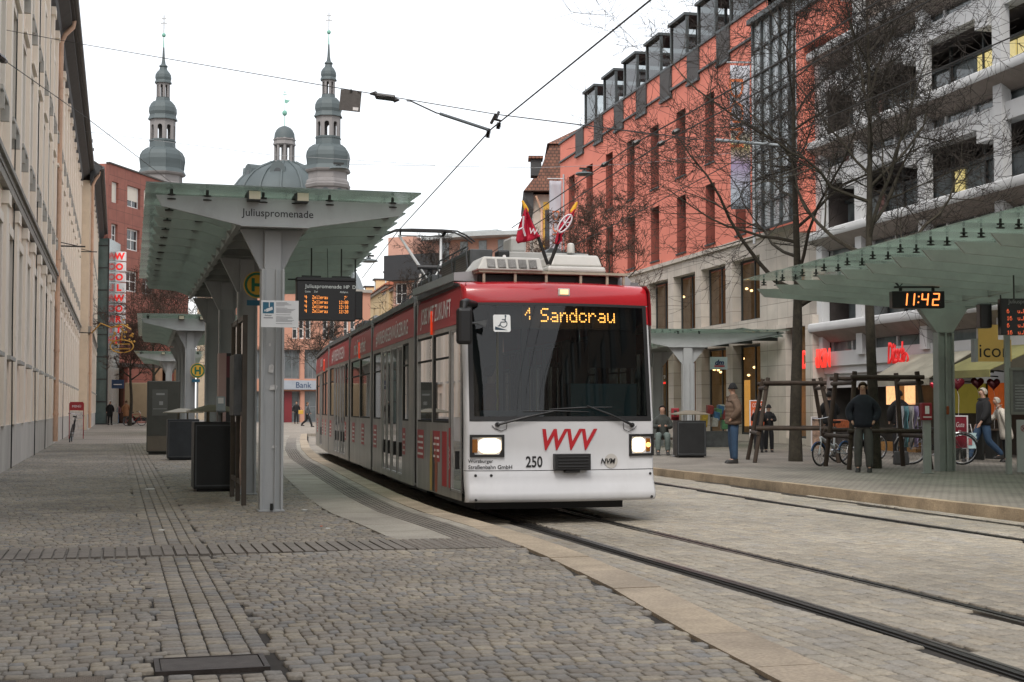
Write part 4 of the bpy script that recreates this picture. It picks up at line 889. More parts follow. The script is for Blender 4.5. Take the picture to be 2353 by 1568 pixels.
m = MB(); m.box(-.30,.1,-.356,-.35,1.05,1.75); m.build('front_panel', mat('machine_panel', (.07,.075,.065), .35, var=.1), bd); m = MB(); m.box(-.2,.02,-.362,-.356,1.60,1.65); m.box(-.12,-.02,-.362,-.356,1.33,1.43); m.box(-.28,.08,-.360,-.356,1.22,1.235); m.build('slot_and_screen', mat('machine_slot', (.22,.23,.22), .4), bd)
m = MB(); m.box(-.42,.12,-.357,-.35,.10,.5); m.build('kick_plate', mat('machine_kick', (.10,.085,.06), .6, var=.2), bd)
p = W(531, 980, 23.5); ap = empty('advert_pillar', (p.x,p.y,0), label='narrow pillar with a pink side and dark red head behind the black litter bin', cat='advertising pillar')
m = MB(); m.box(-.10,.13,-.2,.25,0,2.15); b_ = m.build('body', mat('pillar_black', (.012,.011,.012), .4, var=.1), ap); m = MB(); m.box(-.10,.13,-.204,-.2,1.75,2.10); m.build('red_head', mat('pillar_red', (.10,.012,.02), .4, var=.1), b_)
m = MB(); m.box(-.22,-.10,-.2,.2,.75,2.15); m.build('pink_side', mat('pillar_pink', (.45,.30,.28), .5, var=.05), ap)
p = W(507, 925, 21.2); tr = empty('ticket_reader', (p.x,p.y,0), label='small grey ticket reader on a stalk above the black litter bin', cat='ticket reader')
m = MB(); m.tube([(0,.3,0),(0,.3,1.15),(0,.1,1.22)], .03, 8); m.build('stalk', M_post, tr); m = MB(FR((0,0,1.30),(1,0,0),(0,.35,1))); m.box(-.07,.07,-.12,.12,-.03,.05); hd_ = m.build('head', mat('reader_grey', (.3,.33,.36), .4), tr, bevel=.02); m = MB(FR((0,0,1.30),(1,0,0),(0,.35,1))); m.box(-.04,.04,.0,.09,.05,.055); m.build('screen', M_letw, hd_)
# clock and second departure board under the right shelter
Zc = 24.5; a = W(2050,708,Zc); b = W(2171,669,Zc); w_ = (b.x-a.x)/2/math.cos(YAW); h_ = (b.z-a.z)/2
e = empty('digital_clock', ((a.x+b.x)/2,(a.y+b.y)/2,(a.z+b.z)/2), math.radians(-15.5), label='black digital clock showing 11:42 hanging under the right shelter', cat='clock')
m = MB(); m.box(-w_,w_,0,.2,-h_,h_); m.build('case', M_disp, e, bevel=.01)
m = MB(); m.box(-w_*.85,w_*.85,.06,.14,h_+.06,h_+.09)
for s in (-1,1): m.tube([(s*.28,.1,h_),(s*.28,.1,h_+.07)], .03, 6); m.tube([(s*.3,.1,h_+.08),(s*.5,.1,h_+.33)], .018, 6); m.tube([(s*.3,.1,h_+.08),(s*.12,.1,h_+.28)], .010, 6)
m.build('hanger', M_bolt, e)
SEG = {'1':'bc','4':'fgbc','2':'abged'}
def seg7(mb, ch, x, h, w, sl=.10, t=.022):
    P = {'a':((0,h),(w,h)),'b':((w,h),(w,0)),'c':((w,0),(w,-h)),'d':((0,-h),(w,-h)),'e':((0,0),(0,-h)),'f':((0,h),(0,0)),'g':((0,0),(w,0))}
    for s in SEG[ch]:
        (x0,y0),(x1,y1) = P[s]
        for k in range(9):
            q = (k+.5)/9; px, py = x0+(x1-x0)*q, y0+(y1-y0)*q; px += x+py*sl; d = .0105; mb.box(px-d,px+d,-.008,-.003,py-d,py+d)
m = MB(); hh = .098
M_clk = mat('led_clock', (.3,.08,.03), .5, var=0, emit=(1,.27,.06), es=1.5)
for ch, x in (('1',-.30),('1',-.175),('4',.06),('2',.25)): m = MB(); seg7(m, ch, x, hh, .10); m.build('digit', M_clk, e)
m = MB()
for y in (-.05,.05): m.box(.0+y*.1-.012,.012+y*.1,-.008,-.003,y-.012,y+.012)
m.build('colon', M_clk, e)
Zd = 21.; a = W(2268,770,Zd); b = W(2300,686,Zd)
e = empty('departure_display', (b.x,b.y,(a.z+b.z)/2), math.radians(-15.5), label='departure board at the right edge, partly out of the picture', cat='departure board', group='hanging departure boards'); h_ = (b.z-a.z)/2
m = MB(); m.box(0,.95,0,.16,-h_,h_); m.build('case', M_disp, e, bevel=.01); m = MB(); m.box(-.21,-.03,.3,.5,-h_+.12,h_-.05); m.build('side_case', M_disp, e, bevel=.02); m = MB(); m.tube([(.0,-.01,-h_),(-.01,-.01,h_+.05)], .012, 6); m.build('cable', M_disp, e)
m = MB(); m.tube([(.22,.08,h_),(.22,.08,h_+.35)], .012, 6); m.tube([(.45,.08,h_),(.45,.08,h_+.35)], .012, 6); m.build('hanger', M_bolt, e)
s = Zd/FPX; text('Juliuspromenade', FR((.10+.28,-.012,h_-.055),(1,0,0),(0,0,1)), mat('display_lettering_dim', (.2,.2,.2), .5, var=0), e, w=.56)
for r in range(4):
    m = MB(FR((0,-.012,0),(1,0,0),(0,0,1))); y = h_-.22-r*.105; led(m, ('6 ','16','6 ','16')[r], .08, y, .06, .8, narrow=.8); led(m, 'u.Frauenland'[:7].replace('L','l'), .24, y, .06, .8, narrow=.8); m.build('led_line', mat('led_red', (.2,.03,.01), .5, var=0, emit=(1,.16,.06), es=.9), e)
# ================================================================== LEFT ROW OF BUILDINGS
M_wallp = mat('plaster_pale_pink', (.88,.73,.59), .85, var=.05, scale=.8, grime=.08, stretch=(1,1,.3)); M_wallg = mat('plaster_pale_grey', (.82,.74,.64), .85, var=.05, scale=.8, grime=.08, stretch=(1,1,.3))
M_plinth = mat('plinth_grey', (.58,.56,.52), .85, var=.12, scale=1.2, grime=.55, stretch=(1,1,.5)); M_eave = mat('eave_dark', (.035,.036,.037), .7, var=.25, scale=3); M_tile = brick_mat('roof_tile_dark', (.06,.055,.052), (.085,.075,.068), (.02,.02,.02), .22, .3, .02, axes='YX', bump=.8)
M_pipe = mat('downpipe', (.62,.40,.28), .5, var=.12, scale=3, grime=.2); M_wgl = mat('window_dark', (.025,.03,.033), .12, var=.2); M_wfr = mat('window_white', (.66,.66,.64), .5, var=.05); M_sill = mat('stone_sill', (.40,.39,.36), .8, var=.15)
M_cornice = mat('cornice_stone', (.30,.28,.25), .8, var=.2, scale=2)
WIN = {}; SURR = {}
def window(parent, M, w, h, nx=2, nz=2, fw=.06, fm=None, gm=None, blind=0, key=None, name='window'):
    fm = fm or M_wfr; gm = gm or M_wgl; k = (round(w,2), round(h,2), nx, nz, fm.name, gm.name, round(blind,2))
    if k not in WIN:
        a = MB(); a.box(0,w,0,.06,0,fw); a.box(0,w,0,.06,h-fw,h); a.box(0,fw,0,.06,fw,h-fw); a.box(w-fw,w,0,.06,fw,h-fw)
        for i in range(1, nx): a.box(w*i/nx-fw*.4,w*i/nx+fw*.4,.002,.058,fw,h-fw)
        for i in range(1, nz): a.box(fw,w-fw,.004,.056,h*i/nz-fw*.4,h*i/nz+fw*.4)
        b = MB(); b.quad((fw*.5,.03,fw*.5),(w-fw*.5,.03,fw*.5),(w-fw*.5,.03,h-fw*.5),(fw*.5,.03,h-fw*.5))
        c = None
        if blind: c = MB(); c.box(fw,w-fw,-.006,.02,h*(1-blind),h-fw)
        WIN[k] = (a.mesh('window', fm), b.mesh('pane', gm), c.mesh('blind', mat('blind_cream', (.62,.58,.50), .7, var=.04)) if c else None)
    a, b, c = WIN[k]; o = link(name, a, parent); o.matrix_local = M
    link('pane', b, o)
    if c: link('blind', c, o)
    return o
def facade_left(name, x, y0, y1, wall_top, over, lab, mats, bay=3.0, plinth=.9, mid=5.7, thick=8.0, eave=.62, first=1.2):
    e = empty(name, (x, y0, 0), label=lab, cat='building'); L_ = y1-y0
    F_ = FR((0,0,0), (0,1,0), (-1,0,0), (0,0,1)); holes = []; nb = int((L_-first)/bay); wd = 1.1
    rows = [(2.3,4.75),(7.1,9.4),(10.8,12.7)]
    for i in range(nb):
        s = first+i*bay
        for r in rows: holes.append((s, s+wd, r[0], r[1]))
        holes.append((s+.2, s+wd-.2, 1.15, 1.85))
    m = MB(F_); wall_grid(m, 0, L_, 0, wall_top, holes, .22, 0, 1); m.quad((0,0,0),(0,thick,0),(0,thick,wall_top),(0,0,wall_top)); m.quad((L_,0,0),(L_,0,wall_top),(L_,thick,wall_top),(L_,thick,0)); m.quad((0,thick,0),(L_,thick,0),(L_,thick,wall_top),(0,thick,wall_top))
    m.build('wall', [mats[0], mats[1]], e)
    m = MB(F_); m.box(0,L_,-.06,0,0,plinth); m.build('plinth', M_plinth, e)
    # flat pilasters and raised window surrounds
    pil = MB(F_); pil.box(-.30,.30,-.10,0,plinth,mid-.25); pil.box(-.22,.22,-.13,0,mid+.35,wall_top-.2); pil.box(-.36,.36,-.14,0,mid-.5,mid-.25); pil.box(-.34,.34,-.17,0,wall_top-.45,wall_top-.2); pm = pil.mesh('pilaster', mats[1])
    for i in range(nb+1):
        s = first+i*bay-.95
        if y0+s > 18: o = link('pilaster', pm, e); o.location = (0, s, 0)
    m = MB(F_); m.box(0,L_,-.14,0,mid,mid+.12); m.box(0,L_,-.20,0,mid+.12,mid+.22); m.box(0,L_,-.12,0,mid-.18,mid); m.build('cornice', M_cornice, e)
    prof = [(0,wall_top-.15),(.14,wall_top),(.2,wall_top+.2),(eave-.1,wall_top+.45),(eave-.1,wall_top+.58),(eave,wall_top+.60),(eave+.06,wall_top+.72),(0,wall_top+1.1)]
    m = MB(F_); m.prism([(-a, b) for a, b in prof], (-.3 if over else 0,0,0), (0,1,0), (0,0,1), (L_+.6,0,0)); m.build('eave', M_eave, e)
    m = MB(F_); h = wall_top+.74; m.hexa([(-.3,-eave-.04,h),(L_+.3,-eave-.04,h),(L_+.3,thick/2,h+2.9),(-.3,thick/2,h+2.9)], [(-.3,-eave-.04,h+.08),(L_+.3,-eave-.04,h+.08),(L_+.3,thick/2,h+2.98),(-.3,thick/2,h+2.98)])
    m.hexa([(-.3,thick/2,h+2.9),(L_+.3,thick/2,h+2.9),(L_+.3,thick+.5,h),(-.3,thick+.5,h)], [(-.3,thick/2,h+2.98),(L_+.3,thick/2,h+2.98),(L_+.3,thick+.5,h+.08),(-.3,thick+.5,h+.08)]); rf = m.build('roof', M_tile, e)
    m = MB(F_); m.tube([(-.3,-eave-.09,wall_top+.72),(L_+.3,-eave-.09,wall_top+.72)], .085, 8); m.build('gutter', M_dgrey, rf)
    for i in range(nb):
        s = first+i*bay
        if y0+s < 20 and name == 'pale_building': continue
        for k, (a, b) in enumerate(rows):
            w_ = window(e, F_ @ Matrix.Translation((s, .14, a)), wd, b-a, 2, 3, .07); key = (name, k)
            if key not in SURR:
                m = MB(); h = b-a; m.box(-.17,0,-.21,-.14,0,h); m.box(wd,wd+.17,-.21,-.14,0,h); m.box(-.17,wd+.17,-.22,-.14,h,h+.2)
                if k == 1: m.box(-.2,wd+.2,-.30,-.14,h+.2,h+.28)
                q_ = MB(); q_.box(-.22,wd+.22,-.28,-.12,-.08,0)
                if k: q_.box(-.1,.02,-.30,-.14,-.42,-.12); q_.box(wd-.02,wd+.1,-.30,-.14,-.42,-.12)
                SURR[key] = (m.mesh('surround', mats[1]), q_.mesh('sill', M_sill))
            link('surround', SURR[key][0], w_); link('sill', SURR[key][1], w_)
    return e, F_
E1, F1 = facade_left('pale_building', -2.2, -70, 84.5, 14.2, True, 'long pale pink and grey building with pilasters along the left edge', (M_wallp, M_wallg))
E2, F2_ = facade_left('cream_building', -1.66, 84.6, 116, 14.3, True, 'cream building standing proud behind the long pale one, with its own dark eave', (mat('plaster_cream', (.70,.58,.44), .85, var=.08, grime=.2), M_wallg), bay=2.9, first=2.0)
def downpipe(par, x, y, top, off, inv):
    m = MB(); x0 = x+.16; m.tube([(x+off,y,top+.62),(x+off-.04,y,top+.38),(x0+.12,y,top+.1),(x0,y,top-.2),(x0,y,4),(x0,y,.1)], .085, 10)
    for z in (1.0,3.2,6.4,9.5,12.4): m.tube([(x0,y,z),(x0,y,z+.08)], .105, 10)
    m.M = Matrix.Translation(Vector(inv)*-1); mm = MB(Matrix.Translation(-Vector(inv))); mm.add(m.v, m.f); return mm.build('downpipe', M_pipe, par, smooth=60)
downpipe(E1, -2.2, 51.6, 14.2, .58, (-2.2,-70,0)); downpipe(E2, -1.66, 85.0, 14.3, .5, (-1.66,84.6,0))
# thin lightning conductors down the wall
for y in (31.2,39.8,45.5,60): m = MB(Matrix.Translation((2.2,70,0))); m.tube([(-2.12,y,14),(-2.12,y,3.0),(-2.10,y,1.1),(-2.1,y,.0)], .014, 5); m.build('lightning_rod', M_bolt, E1)
# wall brackets for the span wires
for (u, v, Z) in ((120,565,52),(178,578,80)):
    p = W(u, v, Z); x = -2.2 if Z < 84 else -1.66; b = empty('wall_bracket', (x+.1, p.y, p.z), label=('iron wire bracket on the pale facade beside the near downpipe' if Z == 52 else 'iron wire bracket on the pale facade close to the far downpipe'), cat='bracket', group='wire brackets on the facade')
    m = MB(); m.box(-.10,-.04,-.08,.08,-.2,.2); m.tube([(-.05,0,0),(.9,0,.0)], .03, 6); m.tube([(-.05,0,.15),(.6,0,.02)], .018, 5); m.build('arm', M_bolt, b)
# roofscape behind: chimneys stacked in depth
M_chim = mat('chimney_stone', (.30,.31,.31), .85, var=.2, scale=2)
for i, (u, vt, vb, Z) in enumerate(((201,296,330,124),(205,318,346,132),(208,338,372,140))):
    a = W(u-6, vb, Z); b = W(u+5, vt, Z); c = empty('chimney', ((a.x+b.x)/2, a.y, 0), label=('tallest','middle','lowest')[i]+' of the three chimneys above the left roofs', cat='chimney', group='chimneys over the left roofs')
    w = (b.x-a.x)/2; m = MB(); m.box(-w,w,-w*1.4,w*1.4,14.5,b.z-.15); ck = m.build('stack', M_chim, c); m = MB(); m.box(-w-.12,w+.12,-w*1.4-.12,w*1.4+.12,b.z-.3,b.z-.12); m.tube([(0,0,b.z-.12),(.1,0,b.z+.15)], .12, 8); m.build('cap', M_eave, ck)
    if i == 0:
        m = MB(); m.box(-2.4,.6,-6,4,0,14.6); m.prism([(-2.6,14.6),(.7,14.6),(.2,16.4),(-2.0,16.4)], (0,-6,0), (1,0,0), (0,0,1), (0,10,0), 1); m.build('roof_block', [M_chim, M_tile], c)

# ================================================================== RED STONE STORE at the end of the street
A = W(243,938,112); A.z = 0; B = W(430,938,126.5); B.z = 0; dR = (B-A).normalized(); nR = Vector((-dR.y, dR.x, 0))   # nR points away from the camera
if nR.y < 0: nR = -nR
def smap(u, v, O, d, nrm):
    p = onplane(u, v, O, nrm); return (p-O).dot(d), p.z
M_redst = brick_mat('red_sandstone', (.24,.085,.062), (.27,.098,.07), (.16,.06,.045), 1.35, .9, .03, axes='XZ', bump=.3, var=.12, offset=0)
st = empty('store_building', A, math.atan2(dR.y, dR.x), label='red stone department store at the end of the street, with a vertical letter sign', cat='building')
q = lambda u, v: smap(u, v, A, dR, nR)
Lf = (B-A).length; H_ = 20.65; holes = []; wins = []
for (u0,u1,v0,v1,bl) in ((257,272,416,469,.95),(293,322,425,483,.66),(331,360,435,495,.95),(256,270,513,567,0),(292,320,523,580,0),(329,357,532,590,0),(290,317,620,674,0),(327,354,627,680,0),(366,390,444,500,0),(364,388,540,598,0)):
    s0, z1 = q(u0, v0); s1, z0 = q(u1, v1); holes.append((s0,s1,z0,z1)); wins.append((s0,s1,z0,z1,bl))
gh = [(.6,3.6,0,4.6),(8.0,11.5,0,4.6),(12.6,16,0,4.6)]
m = MB(); wall_grid(m, 0, Lf, 0, H_, holes+gh, .35, 0, 0)
m.box(-14,-.0,.0,10,0,H_-.02) if False else None
m.quad((0,0,0),(0,0,H_),(-1.5,14,H_),(-1.5,14,0)); m.quad((Lf,0,0),(Lf,14,0),(Lf,14,H_),(Lf,0,H_)); m.quad((-1.5,14,H_),(0,0,H_),(Lf,0,H_),(Lf,14,H_)); m.build('wall', M_redst, st)
m = MB(); m.box(-.1,Lf+.1,-.12,.2,H_-.0,H_+.12); m.build('coping', mat('coping_dark', (.05,.045,.04), .7), st); m = MB(); m.box(-.1,Lf+.1,-.06,0,4.6,4.9); m.build('string_course', mat('coping_dark', (.05,.045,.04), .7), st)
for (s0,s1,z0,z1,bl) in wins: window(st, Matrix.Translation((s0,.22,z0)), s1-s0, z1-z0, 1 if s1-s0 < .9 else 2, 2, .13, blind=bl)
m = MB(); m.box(.6,Lf-.5,1.6,1.7,0,4.6); m.build('shop_glass', mat('shop_dark', (.02,.018,.017), .2, var=.3), st)
for s in (.5,8.3,12.4): m = MB(); m.tube([(s,-.3,0),(s,-.3,4.6)], .42, 16); m.build('column', mat('column_tan', (.28,.17,.10), .7, var=.15), st, smooth=60)
# vertical sign, one lit box per letter
M_sgw = mat('sign_box_white', (.78,.76,.76), .5, var=.03); M_sgr = mat('sign_red', (.55,.02,.02), .5, var=0, emit=(1,.03,.02), es=.35)
p = W(271.5,938,110.5); vs = empty('vertical_sign', (p.x,p.y,0), math.radians(-12), label='vertical WOOLWORTH sign of white boxes with red letters', cat='sign')
for i, ch in enumerate('WOOLWORTH'):
    zt = W(271,577.5+i*24.2,110.5).z; zb = W(271,598.5+i*24.2,110.5).z; m = MB(); m.box(-.44,.44,-.2,.2,zb,zt); bx = m.build('letter_box', M_sgw, vs)
    text(ch, FR((0,-.21,(zt+zb)/2),(1,0,0),(0,0,1)), M_sgr, bx, h=(zt-zb)*.78, bold=.05)
    m = MB(); m.box(-.75,-.44,0,.08,(zb+zt)/2-.03,(zb+zt)/2+.03); m.build('bracket', M_bolt, bx)
# glass stair tower strip and side wing left of the store
m = MB(); p = W(231,938,108); wg = empty('glass_tower', (p.x,p.y,0), math.radians(-12), label='narrow glass stair tower between the cream building and the red store', cat='building')
m = MB(); m.box(-.5,.5,0,4,0,14.2); m.build('glazing', mat('tower_glass', (.10,.14,.135), .15, var=.3, scale=.8), wg)
m = MB(); 
for k in range(9): m.box(-.52,.52,-.03,0,k*1.7,k*1.7+.08)
m.box(.42,.52,-.06,-.03,0,14.2); m.build('mullions', M_eave, wg)
# ================================================================== CHURCH
M_cop = mat('copper_slate_blue', (.068,.086,.090), .65, .1, var=.16, scale=.25, grime=.25, stretch=(1,1,.35)); M_tstone = mat('tower_stone', (.19,.18,.178), .85, var=.12, scale=.5, grime=.3); M_verd = mat('verdigris', (.16,.36,.29), .6, var=.1)
CZ = 205.0; sc = CZ/FPX
def tower(uc, dv, lab, finial=True):
    b = W(uc, 938, CZ); e = empty('church_tower', (b.x,b.y,0), -YAW, label=lab, cat='church tower', group='church towers')
    Z_ = lambda y: CAMZ+(938-(y*.36645+dv))*sc; R_ = lambda r: r*.36645*sc; k = math.pi/8
    def part(name, prof, matl, n=8, parent=e, sm=None):
        m = MB(); m.lathe([(R_(r), Z_(y)) for y, r in prof][::-1], n, 0, (0,0,0), k if n == 8 else 0); return m.build(name, matl, parent, smooth=sm)
    part('lower_drum', [(1900,128),(1235,128),(1180,128),(1176,142),(1158,148),(1150,140),(1140,140),(1128,136),(1122,126),(1080,126),(1076,140),(1065,148),(1060,146)], M_tstone)
    part('lower_dome', [(1062,148),(1048,140),(1035,134),(1012,135),(978,140),(950,136),(925,122),(908,100),(900,82),(862,80),(860,84),(854,84)], M_cop)
    part('middle_dome', [(722,93),(716,92),(706,86),(692,82),(672,88),(645,86),(620,75),(603,60),(598,46),(580,43),(578,44)], M_cop)
    part('upper_dome', [(487,54),(478,53),(468,47),(452,51),(432,49),(415,40),(400,26),(394,24),(384,22),(378,28),(374,27),(362,14),(330,9),(255,5)], M_cop)
    part('spire', [(255,4.5),(192,2.5)], M_verd, 8); m = MB(); m.lathe([(R_(13)*math.sin(a), Z_(176)-R_(14)*math.cos(a)) for a in np.linspace(.05, 3.1, 9)], 12); m.build('ball', M_verd, e, smooth=60)
    m = MB(); w = .07; m.box(-w,w,-w,w,Z_(165),Z_(48)); m.box(-R_(14),R_(14),-w*.8,w*.8,Z_(69)-.07,Z_(69)+.07); m.box(-R_(20),R_(20),-w*.8,w*.8,Z_(99)-.08,Z_(99)+.08); m.build('cross', mat('cross_grey', (.35,.36,.37), .5), e)
    def lantern(name, y0, y1, r, jamb, n=8, head=.25, arch=.45):
        """eight piers with round-headed openings; sky shows through"""
        m = MB(); z0, z1 = Z_(y1), Z_(y0); R0 = R_(r)
        for i in range(n):
            a0, a1 = k+i*2*math.pi/n, k+(i+1)*2*math.pi/n; P0 = Vector((R0*math.cos(a0), R0*math.sin(a0), 0)); P1 = Vector((R0*math.cos(a1), R0*math.sin(a1), 0))
            d = (P1-P0); L_ = d.length; d.normalize(); nn = Vector((d.y,-d.x,0))*-.12*R0; j = jamb*L_; zs = z1-(z1-z0)*head-(L_/2-j); rr = L_/2-j
            m.prism([(0,z0),(j,z0),(j,zs),(0,zs)], P0, d, (0,0,1), nn); m.prism([(L_-j,z0),(L_,z0),(L_,zs),(L_-j,zs)], P0, d, (0,0,1), nn)
            pts = [(L_/2-rr*math.cos(t), zs+rr*math.sin(t)) for t in np.linspace(0, math.pi, 9)]
            for q_ in range(8): (xa,za),(xb,zb) = pts[q_], pts[q_+1]; m.prism([(xa,za),(xb,zb),(xb,z1),(xa,z1)], P0, d, (0,0,1), nn)
            m.prism([(0,zs),(j,zs),(j,z1),(0,z1)], P0, d, (0,0,1), nn); m.prism([(L_-j,zs),(L_,zs),(L_,z1),(L_-j,z1)], P0, d, (0,0,1), nn)
        return m.build(name, M_tstone, e)
    lantern('belfry', 722, 858, 80, .26); lantern('upper_lantern', 487, 582, 42, .28, head=.12)
    m = MB(); m.lathe([(R_(81),Z_(858)),(R_(81),Z_(848))], 8, 0, (0,0,0), k); m.build('belfry_floor', M_cop, e)
    # arched belfry openings low on the drum
    m = MB(); R0 = R_(128)*math.cos(math.pi/8)+.03
    for i in range(8):
        a = i*math.pi/4; d = Vector((-math.sin(a), math.cos(a), 0)); P = Vector((R0*math.cos(a), R0*math.sin(a), 0)); w = R_(22)
        pts = [(-w,Z_(1290)),(w,Z_(1290)),(w,Z_(1205))]+[(w*math.cos(t), Z_(1205)+w*math.sin(t)) for t in np.linspace(.2, 2.94, 7)]+[(-w,Z_(1205))]
        m.prism(pts, P-Vector((math.cos(a),math.sin(a),0))*.3, d, (0,0,1), Vector((math.cos(a),math.sin(a),0))*.32)
    m.build('louvres', mat('louvre_slate', (.07,.085,.09), .7), e)
    m = MB()
    for i in range(8): a = k+i*math.pi/4; m.tube([(R_(r)*math.cos(a)*1.005, R_(r)*math.sin(a)*1.005, Z_(y)) for y, r in ((1035,134),(1012,135),(978,140),(950,136),(925,122),(908,100),(900,84))], .07, 5)
    m.build('ribs', M_cop, e)
    for i in range(8): 
        a = k+i*math.pi/4; m = MB(); m.box(-.35,.35,-.35,.35,Z_(1176),Z_(1128)); o = None
    return e
tower(750.4, 0, 'right church tower, with a copper onion dome, behind the shelter roof'); tower(366.5, 7, 'left church tower, rising behind the red stone store')
b = W(649, 938, CZ+22); e = empty('church_dome', (b.x,b.y,0), -YAW, label='great ribbed slate dome with a lantern between the two church towers', cat='dome')
s2 = (CZ+22)/FPX; Z_ = lambda y: CAMZ+(938-y*.36645)*s2; R_ = lambda r: r*.36645*s2
m = MB(); m.lathe([(R_(r), Z_(y)) for y, r in ((1700,345),(1330,345),(1225,338),(1180,318),(1140,288),(1100,248),(1070,200),(1045,150),(1025,105),(1012,80),(1008,66))], 32); dm = m.build('dome', M_cop, e, smooth=60)
m = MB()
for i in range(16): a = i*math.pi/8+.1; m.tube([(R_(r)*math.cos(a), R_(r)*math.sin(a), Z_(y)) for y, r in ((1330,346),(1225,339),(1180,319),(1140,289),(1100,249),(1070,201),(1045,151),(1025,106),(1012,82))], .22, 5)
m.build('dome_ribs', M_cop, dm)
m = MB(); m.lathe([(R_(r), Z_(y)) for y, r in ((905,66),(898,72),(892,70),(875,66),(868,72),(862,70),(858,66))], 8, 0, (0,0,0), .2); m.build('lantern_cornice', M_tstone, e)
m = MB(); m.lathe([(R_(r), Z_(y)) for y, r in ((860,67),(848,65),(828,63),(805,52),(790,38),(780,18),(776,5))], 16); m.build('lantern_cap', M_cop, e, smooth=60)
m = MB(); m.lathe([(R_(2.5), Z_(780)),(R_(2),Z_(712))], 6); m.lathe([(R_(16)*math.sin(a), Z_(694)-R_(18)*math.cos(a)) for a in np.linspace(.05, 3.1, 9)], 12); m.lathe([(R_(1.5), Z_(680)),(R_(1),Z_(545))], 5); m.box(-R_(14),R_(14),-.05,.05,Z_(577)-.05,Z_(577)+.05); m.box(-R_(9),R_(9),-.05,.05,Z_(560)-.05,Z_(560)+.05); m.prism([(0,0),(R_(34),-.2),(R_(10),-.7),(0,-.5)], (0,0,Z_(606)), (1,0,0), (0,0,1), (0,.08,0)); m.build('finial', M_verd, e)
m = MB()
for i in range(8):
    a = .2+i*math.pi/4; x, y = R_(56)*math.cos(a), R_(56)*math.sin(a); m.tube([(x,y,Z_(1010)),(x,y,Z_(900))], R_(9), 8)
m.lathe([(R_(68),Z_(1012)),(R_(62),Z_(1000))], 8, 0, (0,0,0), .2); m.lathe([(R_(20),Z_(1010)),(R_(20),Z_(900))], 8); m.build('lantern_piers', M_tstone, e)
for a in (-90, -38, -142, 0, 180, 45, 90, 135):
    a = math.radians(a); rr = R_(215); c = Vector((rr*math.cos(a), rr*math.sin(a), Z_(1105))); F_ = FR(c, (-math.sin(a), math.cos(a), 0), (math.cos(a), math.sin(a), 0), (0,0,-1) if False else None)
    m = MB(FR(c, (-math.sin(a), math.cos(a), 0), (0,0,1))); w = 1.3; pts = [(-w,-1.7),(w,-1.7),(w*.9,.4)]+[(w*.9*math.cos(t), .4+w*.9*math.sin(t)) for t in np.linspace(.3, 2.84, 7)]+[(-w*.9,.4)]
    m.prism(pts, (0,0,-2.6), (1,0,0), (0,1,0), (0,0,3.6)); dq = m.build('dormer', M_cop, dm); m = MB(FR(c, (-math.sin(a), math.cos(a), 0), (0,0,1))); m.lathe([(.55,1.0),(.5,1.03)], 14); m.build('oculus', M_wgl, dq)
# small orange roof in front of the dome
o0 = W(440,938,150); o1 = W(612,938,150); ob = empty('orange_roofed_house', ((o0.x+o1.x)/2,(o0.y+o1.y)/2,0), -YAW, label='house with a low orange tiled hip roof peeping over the first shelter', cat='building')
hw = (o1-o0).length/2; zt = W(548,427,150).z; ze = W(612,449,150).z-.3; m = MB(); m.box(-hw+.5,hw-.4,0,8,0,ze); m.build('wall', mat('wall_ochre', (.4,.33,.24), .9), ob)
rx0 = (548-526)/172*2*hw-.0; M_ot = brick_mat('orange_tile', (.42,.13,.06), (.5,.17,.08), (.25,.08,.04), .5, .6, .05, axes='XY', bump=.6); m = MB(); m.add([(-hw,-.5,ze),(hw,-.5,ze),(hw,8.5,ze),(-hw,8.5,ze),(rx0-.3,2,zt),(-hw-1,4,zt-.25)], [(0,1,4,5),(1,2,4),(2,3,5,4),(0,5,3)]); m.build('roof', M_ot, ob)

